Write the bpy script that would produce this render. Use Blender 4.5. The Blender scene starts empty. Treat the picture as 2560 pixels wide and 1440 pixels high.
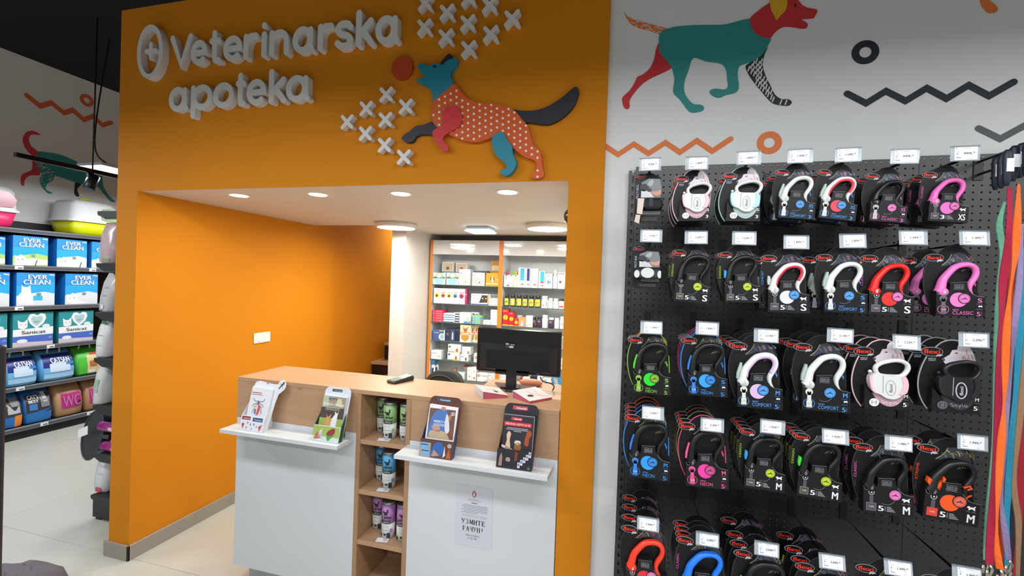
import bpy, math, random
from math import sin, cos, pi, radians
random.seed(7)
S = bpy.context.scene
COL = S.collection
# ------------------------------------------------------------------ camera
EYE = (0.0, 0.0, 1.70)
FPX, YAW, PITCH, ROLL = 1115.94, -0.2562, -0.0115, 0.035
def vadd(a, b): return (a[0]+b[0], a[1]+b[1], a[2]+b[2])
def vsub(a, b): return (a[0]-b[0], a[1]-b[1], a[2]-b[2])
def vmul(a, k): return (a[0]*k, a[1]*k, a[2]*k)
def cross(a, b): return (a[1]*b[2]-a[2]*b[1], a[2]*b[0]-a[0]*b[2], a[0]*b[1]-a[1]*b[0])
def norm(a):
    l = math.sqrt(a[0]**2+a[1]**2+a[2]**2) or 1.0
    return (a[0]/l, a[1]/l, a[2]/l)
FW = (sin(YAW)*cos(PITCH), cos(YAW)*cos(PITCH), sin(PITCH))
R0 = (cos(YAW), -sin(YAW), 0.0)
U0 = cross(R0, FW)
RT = vadd(vmul(R0, cos(ROLL)), vmul(U0, sin(ROLL)))
UP = vadd(vmul(R0, -sin(ROLL)), vmul(U0, cos(ROLL)))
cam_data = bpy.data.cameras.new('camera')
cam_data.sensor_width = 36.0
cam_data.lens = 36.0*FPX/2560.0
cam_data.clip_start = 0.02
cam = bpy.data.objects.new('camera', cam_data)
COL.objects.link(cam)
from mathutils import Matrix, Vector
BK = vmul(FW, -1)
cam.matrix_world = Matrix(((RT[0], UP[0], BK[0], EYE[0]), (RT[1], UP[1], BK[1], EYE[1]), (RT[2], UP[2], BK[2], EYE[2]), (0, 0, 0, 1)))
S.camera = cam
# ------------------------------------------------------------------ world, exposure, shop lights
S.view_settings.view_transform = 'Standard'
S.view_settings.look = 'None'
S.view_settings.exposure = 0.0
S.view_settings.gamma = 1.0
S.view_settings.use_curve_mapping = False
W = bpy.data.worlds.new('world'); S.world = W; W.use_nodes = True
bg = W.node_tree.nodes['Background']
bg.inputs[0].default_value = (0.92, 0.96, 1.0, 1); bg.inputs[1].default_value = 0.42
def lamp(name, loc, size, power, color=(1, 1, 1), rot=(0, 0, 0), spread=180, shape='RECTANGLE', sy=None):
    d = bpy.data.lights.new(name, 'AREA'); d.energy = power; d.color = color; d.shape = shape
    d.size = size
    if shape == 'RECTANGLE': d.size_y = sy or size
    d.spread = radians(spread)
    o = bpy.data.objects.new(name, d); o.location = loc; o.rotation_euler = rot; COL.objects.link(o)
    return o
COOL = (0.95, 0.97, 1.0)
WARM = (1.0, 0.965, 0.84)
# luminaires of the shop hang at about 2.65 m and shine down
for (x, y) in ((-1.9, 0.55), (0.3, 0.55), (2.2, 0.6)):
    lamp('shop_light', (x, y, 2.66), 1.3, 30, COOL, sy=0.25)
for (x, y) in ((-3.2, -1.0), (-0.8, -1.2), (1.6, -1.2)):
    lamp('shop_light', (x, y, 2.7), 1.3, 42, COOL, sy=0.25)
for (x, y) in ((-4.45, 1.2), (-4.7, 3.2), (-4.5, 5.2)):
    lamp('aisle_light', (x, y, 2.60), 0.25, 42, COOL, sy=1.2)
# downlights of the alcove
for (x, y) in ((-2.228, 2.125), (-1.70, 2.14), (-1.198, 2.16), (-0.609, 2.17)):
    lamp('alcove_spot', (x, y, 2.140), 0.085, 3.9, WARM, shape='DISK')
for (x, y) in ((-1.88, 3.33), (-0.62, 3.38)):
    lamp('alcove_round', (x, y, 2.085), 0.28, 16, WARM, shape='DISK')
lamp('alcove_square', (-1.219, 3.553, 2.10), 0.16, 4, (0.75, 0.9, 1.0))
lamp('passage_light', (-2.4, 5.0, 2.5), 0.3, 12, WARM)
# ------------------------------------------------------------------ pixel of the photograph -> point on a plane of the room
def ray(px, py):
    a = (px-1280)/FPX; b = -(py-720)/FPX
    return vadd(FW, vadd(vmul(RT, a), vmul(UP, b)))
def onX(px, py, v): d = ray(px, py); return vadd(EYE, vmul(d, v/d[0]))
def onY(px, py, v): d = ray(px, py); return vadd(EYE, vmul(d, v/d[1]))
def onZ(px, py, v): d = ray(px, py); return vadd(EYE, vmul(d, (v-EYE[2])/d[2]))
D = 1.9524
# ------------------------------------------------------------------ materials
def lin(h):
    if isinstance(h, tuple): return h
    h = h.lstrip('#'); o = []
    for i in (0, 2, 4):
        c = int(h[i:i+2], 16)/255
        o.append(c/12.92 if c <= 0.04045 else ((c+0.055)/1.055)**2.4)
    return tuple(o)
_m = {}
def M(hexc, rough=0.5, metal=0.0, noise=0.06, spec=0.5, scale=30.0, bump=0.0, coat=0.0):
    key = (hexc, rough, metal, noise, spec, scale, bump, coat)
    if key in _m: return _m[key]
    m = bpy.data.materials.new('mat_%03d' % len(_m)); m.use_nodes = True
    nt = m.node_tree; b = nt.nodes['Principled BSDF']
    c = lin(hexc)
    b.inputs['Roughness'].default_value = rough
    b.inputs['Metallic'].default_value = metal
    b.inputs['Specular IOR Level'].default_value = spec
    b.inputs['Coat Weight'].default_value = coat
    if noise > 0:
        tc = nt.nodes.new('ShaderNodeTexCoord')
        n = nt.nodes.new('ShaderNodeTexNoise'); n.inputs['Scale'].default_value = scale; n.inputs['Detail'].default_value = 3
        r = nt.nodes.new('ShaderNodeMix'); r.data_type = 'RGBA'
        r.inputs[6].default_value = (*[v*(1-noise) for v in c], 1); r.inputs[7].default_value = (*[min(1, v*(1+noise)) for v in c], 1)
        nt.links.new(tc.outputs['Object'], n.inputs['Vector'])
        nt.links.new(n.outputs['Fac'], r.inputs[0]); nt.links.new(r.outputs[2], b.inputs['Base Color'])
        if bump:
            bp = nt.nodes.new('ShaderNodeBump'); bp.inputs['Strength'].default_value = bump; bp.inputs['Distance'].default_value = 0.002
            nt.links.new(n.outputs['Fac'], bp.inputs['Height']); nt.links.new(bp.outputs[0], b.inputs['Normal'])
    else:
        b.inputs['Base Color'].default_value = (*c, 1)
    m.diffuse_color = (*c, 1)
    _m[key] = m
    return m
def P_(h, rough=0.55): return M(h, rough, noise=0)          # plain print
def emis(hexc, s):
    m = bpy.data.materials.new('glow'); m.use_nodes = True; b = m.node_tree.nodes['Principled BSDF']
    b.inputs['Base Color'].default_value = (*lin(hexc), 1); b.inputs['Emission Color'].default_value = (*lin(hexc), 1)
    b.inputs['Emission Strength'].default_value = s
    return m
def wood_mat(c1, c2, axis=0, rough=0.42):
    m = bpy.data.materials.new('wood'); m.use_nodes = True; nt = m.node_tree; b = nt.nodes['Principled BSDF']
    tc = nt.nodes.new('ShaderNodeTexCoord'); mp = nt.nodes.new('ShaderNodeMapping')
    sc = [9, 9, 9]; sc[axis] = 0.9; mp.inputs['Scale'].default_value = sc
    n = nt.nodes.new('ShaderNodeTexNoise'); n.inputs['Scale'].default_value = 3.2; n.inputs['Detail'].default_value = 6; n.inputs['Distortion'].default_value = 0.7
    r = nt.nodes.new('ShaderNodeMix'); r.data_type = 'RGBA'; r.inputs[6].default_value = (*lin(c1), 1); r.inputs[7].default_value = (*lin(c2), 1)
    n2 = nt.nodes.new('ShaderNodeTexVoronoi'); n2.inputs['Scale'].default_value = 4.2
    rr = nt.nodes.new('ShaderNodeMapRange'); rr.inputs[1].default_value = 0.02; rr.inputs[2].default_value = 0.075; rr.inputs[3].default_value = 0.45; rr.inputs[4].default_value = 1
    mx = nt.nodes.new('ShaderNodeMix'); mx.data_type = 'RGBA'; mx.blend_type = 'MULTIPLY'; mx.inputs[0].default_value = 0.7
    nt.links.new(tc.outputs['Object'], mp.inputs['Vector']); nt.links.new(mp.outputs[0], n.inputs['Vector'])
    mp2 = nt.nodes.new('ShaderNodeMapping'); s2 = [1.6, 1.6, 1.6]; s2[axis] = 0.8; mp2.inputs['Scale'].default_value = s2
    nt.links.new(tc.outputs['Object'], mp2.inputs['Vector']); nt.links.new(mp2.outputs[0], n2.inputs['Vector'])
    nt.links.new(n.outputs['Fac'], r.inputs[0]); nt.links.new(n2.outputs['Distance'], rr.inputs[0])
    nt.links.new(r.outputs[2], mx.inputs[6]); nt.links.new(rr.outputs[0], mx.inputs[7]); nt.links.new(mx.outputs[2], b.inputs['Base Color'])
    b.inputs['Roughness'].default_value = rough
    return m
def clear_mat(hexc, alpha, rough=0.1):
    m = bpy.data.materials.new('clear'); m.use_nodes = True; nt = m.node_tree; b = nt.nodes['Principled BSDF']
    b.inputs['Base Color'].default_value = (*lin(hexc), 1); b.inputs['Alpha'].default_value = alpha; b.inputs['Roughness'].default_value = rough
    return m
# ------------------------------------------------------------------ mesh builder
class MB:
    def __init__(s): s.v = []; s.f = []; s.fm = []; s.sm = []; s.mats = []
    def mi(s, m):
        if m not in s.mats: s.mats.append(m)
        return s.mats.index(m)
    def add(s, vs, fs, m, smooth=False):
        b = len(s.v); s.v += [tuple(v) for v in vs]; k = s.mi(m)
        for f in fs: s.f.append([b+i for i in f]); s.fm.append(k); s.sm.append(smooth)
        return s
    def slab(s, pts, vec, m, m2=None):
        """planar outline pushed along vec: front at pts, back at pts+vec"""
        n = len(pts)
        vs = list(pts)+[vadd(p, vec) for p in pts]
        nx = (0, 0, 0)
        for i in range(n): nx = vadd(nx, cross(vsub(pts[i], pts[0]), vsub(pts[(i+1) % n], pts[0])))
        flip = nx[0]*vec[0]+nx[1]*vec[1]+nx[2]*vec[2] > 0
        fr = list(range(n)); bk = [n+i for i in reversed(range(n))]
        sd = [[i, n+i, n+(i+1) % n, (i+1) % n] for i in range(n)]
        if flip: fr.reverse(); bk.reverse(); sd = [q[::-1] for q in sd]
        s.add(vs, [fr, bk], m)
        b = len(s.v)-2*n; k = s.mi(m2 or m)
        for q in sd: s.f.append([b+i for i in q]); s.fm.append(k); s.sm.append(False)
        return s
    def box(s, a, b, m, bev=0.0):
        x0, y0, z0 = (min(a[i], b[i]) for i in range(3)); x1, y1, z1 = (max(a[i], b[i]) for i in range(3))
        if bev <= 0:
            vs = [(x0, y0, z0), (x1, y0, z0), (x1, y1, z0), (x0, y1, z0), (x0, y0, z1), (x1, y0, z1), (x1, y1, z1), (x0, y1, z1)]
            return s.add(vs, [[0, 3, 2, 1], [4, 5, 6, 7], [0, 1, 5, 4], [1, 2, 6, 5], [2, 3, 7, 6], [3, 0, 4, 7]], m)
        c = min(bev, (x1-x0)/2.01, (y1-y0)/2.01, (z1-z0)/2.01)
        lv = []
        for (z, i) in ((z0, c), (z0+c, 0), (z1-c, 0), (z1, c)):
            xa, xb, ya, yb = x0+i, x1-i, y0+i, y1-i
            lv.append([(xa+c, ya, z), (xb-c, ya, z), (xb, ya+c, z), (xb, yb-c, z), (xb-c, yb, z), (xa+c, yb, z), (xa, yb-c, z), (xa, ya+c, z)])
        return s.loft(lv, m, smooth=False)
    def loft(s, rings, m, closed=True, caps=True, smooth=True):
        n = len(rings[0]); vs = [p for r in rings for p in r]; fs = []
        for j in range(len(rings)-1):
            for i in range(n if closed else n-1):
                k = (i+1) % n
                fs.append([j*n+i, j*n+k, (j+1)*n+k, (j+1)*n+i])
        s.add(vs, fs, m, smooth)
        if caps and closed:
            b = len(s.v)-len(vs); k = s.mi(m)
            s.f.append([b+i for i in reversed(range(n))]); s.fm.append(k); s.sm.append(False)
            s.f.append([b+(len(rings)-1)*n+i for i in range(n)]); s.fm.append(k); s.sm.append(False)
        return s
    def lathe(s, prof, c, m, axis='z', seg=20, caps=True):
        rings = []
        for (r, h) in prof:
            rg = []
            for i in range(seg):
                a = 2*pi*i/seg
                p = {'z': (r*cos(a), r*sin(a), h), 'y': (r*sin(a), h, r*cos(a)), 'x': (h, r*cos(a), r*sin(a))}[axis]
                rg.append(vadd(c, p))
            rings.append(rg)
        return s.loft(rings, m, caps=caps)
    def tube(s, path, rad, m, seg=8, flat=(1, 1), ref=(0, 1, 0), closed=False, caps=True):
        """tube along a path; the section is rad*flat[0] sideways and rad*flat[1] along ref"""
        n = len(path); rings = []
        for i in range(n):
            a = path[(i-1) % n] if (closed or i > 0) else path[0]
            b = path[(i+1) % n] if (closed or i < n-1) else path[-1]
            t = norm(vsub(b, a)); sd = norm(cross(t, ref)); up = norm(cross(sd, t))
            r = rad[i] if isinstance(rad, (list, tuple)) else rad
            rings.append([vadd(path[i], vadd(vmul(sd, r*flat[0]*cos(2*pi*k/seg)), vmul(up, r*flat[1]*sin(2*pi*k/seg)))) for k in range(seg)])
        if closed: rings.append(rings[0]); return s.loft(rings, m, caps=False)
        return s.loft(rings, m, caps=caps)
    def stroke(s, pts, w, mp, vec, m, closed=False, cap=True):
        """ribbon of width w round 2-D points; mp maps (u,v)->3-D; pushed along vec"""
        n = len(pts); L = []; Rr = []
        for i in range(n):
            p = pts[i]; a = pts[(i-1) % n] if (closed or i > 0) else None; b = pts[(i+1) % n] if (closed or i < n-1) else None
            def nn(q, r_):
                dx, dy = r_[0]-q[0], r_[1]-q[1]; l = math.hypot(dx, dy) or 1; return (-dy/l, dx/l)
            if a is None: N = nn(p, b); k = 1
            elif b is None: N = nn(a, p); k = 1
            else:
                n1 = nn(a, p); n2 = nn(p, b); N = (n1[0]+n2[0], n1[1]+n2[1]); l = math.hypot(*N) or 1; N = (N[0]/l, N[1]/l)
                k = min(1.6, 1/max(0.4, N[0]*n1[0]+N[1]*n1[1]))
            h = w/2*k
            L.append((p[0]+N[0]*h, p[1]+N[1]*h)); Rr.append((p[0]-N[0]*h, p[1]-N[1]*h))
        if closed:
            for i in range(n):
                j = (i+1) % n
                s.slab([mp(*L[i]), mp(*L[j]), mp(*Rr[j]), mp(*Rr[i])], vec, m)
            return s
        out = list(L)
        if cap:
            a = math.atan2(L[-1][1]-pts[-1][1], L[-1][0]-pts[-1][0])
            out += [(pts[-1][0]+w/2*cos(a-pi*t/6), pts[-1][1]+w/2*sin(a-pi*t/6)) for t in range(1, 6)]
        out += Rr[::-1]
        if cap:
            a = math.atan2(Rr[0][1]-pts[0][1], Rr[0][0]-pts[0][0])
            out += [(pts[0][0]+w/2*cos(a-pi*t/6), pts[0][1]+w/2*sin(a-pi*t/6)) for t in range(1, 6)]
        return s.slab([mp(*q) for q in out], vec, m)
    def text(s, txt, x0, y0, x1, y1, mp, m, bold=False, slant=0.0, keep=False, rot=False):
        """lettering fitted in the rectangle (x0,y0)-(x1,y1) (y0 = foot of the capitals); mp maps to 3-D"""
        vs, fs, w, h = glyphs(txt, bold)
        sx = (x1-x0)/w; sy = (y1-y0)/h
        if keep: sx = math.copysign(abs(sy), sx)
        out = []
        for (a, b) in vs:
            if rot: out.append(mp(x1-(x1-x0)*b/h, y0+(y1-y0)*a/w))
            else: out.append(mp(x0+sx*a+slant*sy*b*(1 if sx > 0 else -1), y0+sy*b))
        if bold:      # the three strokes of bold lettering lie on top of each other
            o_ = mp(x0, y0); nn_ = norm(cross(vsub(mp(x0+abs(x1-x0)*.01, y0), o_), vsub(mp(x0, y0+(y1-y0)*.01), o_)))
            if nn_[0]*.5-nn_[1]+nn_[2]*.7 < 0: nn_ = vmul(nn_, -1)
            t_ = len(out)//3
            out = [vadd(p, vmul(nn_, .00013*(i//t_))) for i, p in enumerate(out)]
        return s.add(out, fs, m)
    def mesh(s, name='mesh'):
        me = bpy.data.meshes.new(name)
        me.from_pydata(s.v, [], s.f)
        for m in s.mats: me.materials.append(m)
        me.polygons.foreach_set('material_index', s.fm)
        me.polygons.foreach_set('use_smooth', s.sm)
        me.update()
        return me
    def build(s, name, parent=None, loc=None):
        o = bpy.data.objects.new(name, s.mesh(name)); COL.objects.link(o)
        if parent: o.parent = parent
        if loc: o.location = loc
        return o
_g = {}
def glyphs(txt, bold=False):
    k = (txt, bold)
    if k in _g: return _g[k]
    cu = bpy.data.curves.new('t', 'FONT'); cu.body = txt; cu.resolution_u = 4; cu.size = 1.0
    o = bpy.data.objects.new('t', cu); COL.objects.link(o)
    dg = bpy.context.evaluated_depsgraph_get(); dg.update()
    me = o.evaluated_get(dg).to_mesh()
    vs = [(v.co.x, v.co.y) for v in me.vertices]; fs = [list(p.vertices) for p in me.polygons]
    o.evaluated_get(dg).to_mesh_clear()
    bpy.data.objects.remove(o); bpy.data.curves.remove(cu)
    if bold and vs:
        n_ = len(vs); v0_, f0_ = list(vs), list(fs)
        for dx_ in (0.028, -0.028):
            b_ = len(vs); vs = vs+[(a+dx_, b) for a, b in v0_]; fs = fs+[[b_+i for i in f] for f in f0_]
    if not vs: vs = [(0, 0), (1, 1), (1, 0)]; fs = [[0, 1, 2]]
    x0 = min(v[0] for v in vs); x1 = max(v[0] for v in vs); h = 0.70
    r = ([(a-x0, b) for a, b in vs], fs, max(x1-x0, 0.05), h)
    _g[k] = r
    return r
def tag(o, label=None, cat=None, group=None, kind=None):
    if label: o['label'] = label
    if cat: o['category'] = cat
    if group: o['group'] = group
    if kind: o['kind'] = kind
    return o
def empty(name, loc=(0, 0, 0), label=None, cat=None, group=None, kind=None):
    o = bpy.data.objects.new(name, None); o.empty_display_size = 0.05; o.location = loc; COL.objects.link(o)
    return tag(o, label, cat, group, kind)
def copy_tree(o, parent=None):
    c = o.copy(); COL.objects.link(c); c.parent = parent
    for ch in list(o.children): copy_tree(ch, c)
    return c
def spline(pts, n=4, closed=True):
    out = []; N = len(pts)
    rng = range(N) if closed else range(N-1)
    for i in rng:
        if closed: p0, p1, p2, p3 = pts[(i-1) % N], pts[i], pts[(i+1) % N], pts[(i+2) % N]
        else: p0, p1, p2, p3 = pts[max(i-1, 0)], pts[i], pts[i+1], pts[min(i+2, N-1)]
        for k in range(n):
            t = k/n
            out.append(tuple(0.5*((2*p1[j])+(-p0[j]+p2[j])*t+(2*p0[j]-5*p1[j]+4*p2[j]-p3[j])*t*t+(-p0[j]+3*p1[j]-3*p2[j]+p3[j])*t**3) for j in range(len(p1))))
    if not closed: out.append(pts[-1])
    return out
def ell(cx, cy, rx, ry, n=20, a0=0, a1=360): return [(cx+rx*cos(radians(a0+(a1-a0)*i/n)), cy+ry*sin(radians(a0+(a1-a0)*i/n))) for i in range(n)]
def inside(p, poly):
    c = False; n = len(poly); j = n-1
    for i in range(n):
        xi, yi = poly[i][:2]; xj, yj = poly[j][:2]
        if (yi > p[1]) != (yj > p[1]) and p[0] < (xj-xi)*(p[1]-yi)/(yj-yi)+xi: c = not c
        j = i
    return c
# ------------------------------------------------------------------ shared materials
ORANGE = M('#cc7e15', 0.7, noise=0.02, scale=2.0, spec=0.15)
WHITEP = M('#dbdcda', 0.5, noise=0.02, scale=3.0)
CEILW = M('#d9cfc4', 0.6, noise=0.01, scale=3.0)
BLACKC = M('#07080a', 0.9, noise=0.1)
BASEB = M('#938c82', 0.35, noise=0.08, scale=6.0)
OAK = wood_mat('#b99474', '#a3805f', 0)
OAKV = wood_mat('#ae8866', '#987554', 2)
WHITEB = M('#ccd0d3', 0.35, noise=0.01)
BLK = M('#14161a', 0.45, noise=0.1)
METAL = M('#9a9da3', 0.3, 0.8, noise=0.05)
GREYM = M('#3f444a', 0.45, 0.3)
PAPER = P_('#e6e7ea', 0.5)
INK = P_('#1b1b1e')
# ------------------------------------------------------------------ the room
NX0, NX1 = -2.772, -0.272         # alcove opening
OX0, OX1 = -2.931, -0.120         # orange box
ZT, ZW = 2.157, 3.213
WT = 0.14
def struct(name, mb, parent=None):
    o = mb.build(name, parent)
    if parent is None: o['kind'] = 'structure'
    return o
# floor: a slab with each large tile laid on it
mb = MB(); mb.box((-9, -4, -0.05), (4, 9, -0.006), M('#a6a59d', 0.6)); floor = struct('floor', mb)
TILE = M('#b9b8ae', 0.28, noise=0.05, scale=2.2)
tm = MB(); tm.box((-0.599, -0.599, -0.006), (0.599, 0.599, 0.0), TILE, 0.0012); tm = tm.mesh('tile')
for i in range(-5, 3):
    for j in range(-2, 6):
        o = bpy.data.objects.new('tile', tm); COL.objects.link(o); o.parent = floor
        o.location = (-2.75+1.2*i+0.55, 1.37+1.2*j, 0)
# front wall of the orange box, with its opening
mb = MB()
mb.box((OX0, D, 0), (NX0, D+WT, ZW), ORANGE); mb.box((NX1, D, 0), (OX1, D+WT, ZW), ORANGE); mb.box((NX0, D, ZT+0.02), (NX1, D+WT, ZW), ORANGE); mb.box((NX0, D, ZT-0.0005), (NX1, D+0.004, ZT+0.02), ORANGE)
struct('wall_front', mb)
mb = MB(); mb.box((OX0, D+WT, 0), (NX0, 7.0, ZW), ORANGE); struct('wall_left', mb)
mb = MB(); mb.box((NX1, D+WT, 0), (OX1, 4.5, ZW), WHITEP); struct('wall_right', mb)
mb = MB(); mb.box((NX0, D+0.0045, ZT), (NX1, 3.45, ZT+0.02), CEILW); mb.box((-1.944, 3.45, ZT), (NX1, 4.22, ZT+0.02), CEILW); mb.box((NX0, 3.45, ZT+0.02), (-1.944, 3.47, 2.62), CEILW)
mb.box((NX0, D+WT, 2.62), (NX1, 7.0, 2.66), CEILW); struct('ceiling_alcove', mb)
mb = MB(); mb.box((-1.944-0.0, 4.385, 0), (NX1, 4.5, 2.62), M('#8d8a86', 0.7)); struct('wall_back', mb)
mb = MB(); mb.box((-2.087, 3.63, 0), (-1.944, 4.50, 2.62), M('#d9d3cb', 0.5, noise=0.01)); struct('wall_partition', mb)
mb = MB(); mb.box((NX0, 6.9, 0), (-1.9, 7.0, 2.62), WHITEP); struct('wall_passage', mb)
# skirting of the orange walls
bh = 0.089
mb = MB(); mb.box((OX0-0.025, D-0.012, 0), (NX0+0.012, D, bh), BASEB, 0.002); mb.box((NX0, D-0.012, 0), (NX0+0.012, 3.55, bh), BASEB, 0.002); mb.box((NX0, 3.553, 0), (NX0+0.012, 6.9, bh), BASEB, 0.002)
mb.box((OX0-0.012, D, 0), (OX0, 2.1, bh), BASEB, 0.002)
struct('baseboard_left', mb)
mb = MB(); mb.box((NX1+0.0, D-0.012, 0), (OX1, D, bh), BASEB, 0.002); struct('baseboard_right', mb)
# white wall right of the box, left aisle wall, dark open ceiling
WX = 1.972
mb = MB(); mb.box((OX1, WX, 0), (3.6, WX+0.1, 3.9), WHITEP); mb.box((OX1-0.001, D+0.02, 0), (OX1+0.03, WX+0.01, ZW), WHITEP); struct('wall_back', mb)
LW = -6.2
mb = MB(); mb.box((LW-0.1, -4, 0), (LW, 9, 3.885), M('#e2e4e0', 0.6, noise=0.02)); struct('wall_left', mb)
mb = MB(); mb.box((LW, 8.9, 0), (OX0, 9, 3.885), M('#b9bcb8', 0.6, noise=0.02)); struct('wall_back', mb)
mb = MB(); mb.box((-6.3, -4, 3.89), (3.7, 9, 3.95), BLACKC); struct('ceiling', mb)
mb = MB(); mb.box((3.6, -4, 0), (3.7, 2.1, 3.89), WHITEP); struct('wall_right', mb)
# ------------------------------------------------------------------ relief lettering and artwork on the orange wall
LET = M('#d4d2cf', 0.5, noise=0.01)
TH = 0.036
def lx(cx, cy, y=D-TH): return onY(320+cx/3.273, cy/3.273, y)
def mpw(y): return lambda u, v: (u, y, v)
def arc(cx, cy, rx, ry, a0, a1, n=14): return [(cx+rx*cos(radians(a0+(a1-a0)*i/n)), cy+ry*sin(radians(a0+(a1-a0)*i/n))) for i in range(n+1)]
GL = {
 'V': [[(0, 1.42), (.5, 0), (1, 1.42)]],
 'e': [[(0.03, .5), (1, .5)], arc(.5, .5, .5, .5, 5, 312, 20)],
 't': [[(.38, 1.40), (.38, .25), (.52, .03), (.95, 0)], [(0, 1), (.95, 1)]],
 'r': [[(0, 1), (0, 0)], [(0, .55), (.12, .82), (.45, 1), (1, 1)]],
 'i': [[(.5, 1), (.5, 0)], [(.5, 1.42), (.5, 1.45)]],
 'n': [[(0, 1), (0, 0)], [(0, .55)]+arc(.5, .55, .5, .45, 170, 0, 8)+[(1, 0)]],
 'a': [arc(.47, .5, .47, .5, 0, 360, 22), [(.98, .95), (.98, .15), (1.08, 0)]],
 's': [spline([(.95, .84), (.72, 1), (.28, 1), (.04, .78), (.25, .56), (.75, .44), (.96, .22), (.72, 0), (.28, 0), (.03, .14)], 4, False)],
 'k': [[(0, 1.42), (0, 0)], [(.95, 1), (.08, .42)], [(.36, .58), (1, 0)]],
 'p': [[(0, 1), (0, -.42)], arc(.53, .5, .47, .5, 0, 360, 22)],
 'o': [arc(.5, .5, .5, .5, 0, 360, 24)],
}
def word(name, label, spec, ref, zb, xh, w):
    root = empty(name, (0, 0, 0), label, 'sign')
    for (c, a, b) in spec:
        xa, xb = lx(a, ref)[0]+w/2, lx(b, ref)[0]-w/2
        if c == 'i': xa = xb = (xa+xb)/2
        mb = MB(); z0 = zb+w/2; H = xh-w
        for j, st in enumerate(GL[c]):
            pts = [(xa+(xb-xa)*u, z0+v*H) for u, v in st]
            y0 = D-TH-0.0004*j
            clo = math.hypot(pts[0][0]-pts[-1][0], pts[0][1]-pts[-1][1]) < 1e-4
            if clo: pts = pts[:-1]
            mb.stroke(pts, w, mpw(y0), (0, D-y0-0.001, 0), LET, closed=clo)
        mb.build('letter', root)
    return root
word('wall_lettering', 'raised white word Veterinarska on the orange wall above the alcove', [('V', 345, 530), ('e', 515, 650), ('t', 665, 765), ('e', 780, 935), ('r', 945, 1065), ('i', 1085, 1140), ('n', 1155, 1318), ('a', 1345, 1515), ('r', 1550, 1680), ('s', 1685, 1845), ('k', 1860, 2010), ('a', 2020, 2205)], 350, 2.822, 0.137, 0.032)
word('wall_lettering', 'raised white word apoteka on the orange wall, second line of the sign', [('a', 335, 485), ('p', 515, 690), ('o', 695, 865), ('t', 880, 965), ('e', 970, 1130), ('k', 1150, 1295), ('a', 1290, 1475)], 760, 2.579, 0.137, 0.032)
root = empty('pill_emblem', (0, 0, 0), 'raised white capsule outline with a plus inside, left of the wall lettering', 'sign')
mb = MB(); mb.stroke(ell(-2.652, 2.927, 0.082, 0.138, 32), 0.027, mpw(D-0.04), (0, 0.039, 0), LET, closed=True); mb.build('capsule_ring', root)
mb = MB(); mb.stroke([(-2.672, 2.927), (-2.602, 2.927)], 0.026, mpw(D-0.045), (0, 0.044, 0), LET); mb.stroke([(-2.637, 2.965), (-2.637, 2.889)], 0.026, mpw(D-0.0455), (0, 0.044, 0), LET); mb.build('plus', root)
# the white crosses
mb = MB(); q = 0.0265
mb.stroke([(-q, -q), (q, q)], 0.018, lambda u, v: (u, 0, v), (0, TH-0.001, 0), LET); mb.stroke([(-q, q), (q, -q)], 0.018, lambda u, v: (u, -0.0004, v), (0, TH-0.001, 0), LET)
xmesh = mb.mesh('wall_cross')
UPC = [(-0.971, 2.883), (-0.971, 2.994), (-0.861, 2.825), (-0.859, 2.938), (-0.755, 2.877), (-0.747, 2.759), (-0.653, 2.946), (-0.644, 2.816), (-0.546, 2.874), (-0.755, 2.99)]
LOC = [(-1.159, 2.581), (-1.265, 2.521), (-1.369, 2.462), (-1.053, 2.517), (-1.159, 2.461), (-1.265, 2.400), (-1.159, 2.339), (-1.055, 2.278)]
nm1 = ['upper cluster, beside the last letter of the top word', 'upper cluster, cut by the picture top at its left end', 'upper cluster, second column lower one', 'upper cluster, second column upper one', 'upper cluster, middle column middle one', 'upper cluster, lowest one above the dog nose', 'upper cluster, fourth column upper one', 'upper cluster, fourth column lower one', 'upper cluster, rightmost one', 'upper cluster, at the very top of the middle column']
nm2 = ['lower cluster, topmost one', 'lower cluster, upper left of the middle', 'lower cluster, leftmost one', 'lower cluster, rightmost one near the dog chest', 'lower cluster, in the centre', 'lower cluster, below left of the centre', 'lower cluster, second from the bottom', 'lower cluster, lowest one above the downlights']
for (x, z), n in list(zip(UPC, nm1))+list(zip(LOC, nm2)):
    o = bpy.data.objects.new('wall_cross', xmesh); COL.objects.link(o); o.location = (x, D-TH, z)
    tag(o, 'raised white cross, '+n, 'wall decoration', 'raised white crosses on the orange wall')
# leaping dog in relief
def c6(y): return lambda a, b: onY(840+a/3, b/3, y)
def cut(root, name, pts, y0, y1, m, n=3):
    mb = MB(); f = c6(y0); mb.slab([f(*p) for p in spline(pts, n)], (0, y1-y0, 0), m); return mb.build(name, root)
dog = empty('dog_relief', (0, 0, 0), 'leaping dog cutout with dotted orange body and teal head on the orange wall', 'wall decoration')
TEAL = M('#1b7f96', 0.5, noise=0.02); NAVY = M('#23232b', 0.5, noise=0.02); CRIM = M('#c9262f', 0.5, noise=0.02); RUST = M('#cc5414', 0.5, noise=0.02)
BODY = [(880,630),(905,640),(940,690),(1000,745),(1080,770),(1200,780),(1290,805),(1350,840),(1400,900),(1440,950),(1465,1040),(1485,1095),(1530,1130),(1545,1200),(1550,1260),(1560,1310),(1530,1335),(1480,1335),(1465,1315),(1500,1280),(1505,1230),(1480,1200),(1400,1170),(1330,1110),(1290,1060),(1250,995),(1170,1030),(1060,1065),(960,1055),(850,1010),(780,975),(740,935),(722,890),(722,800),(730,770),(745,745),(780,715),(840,665)]
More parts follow.
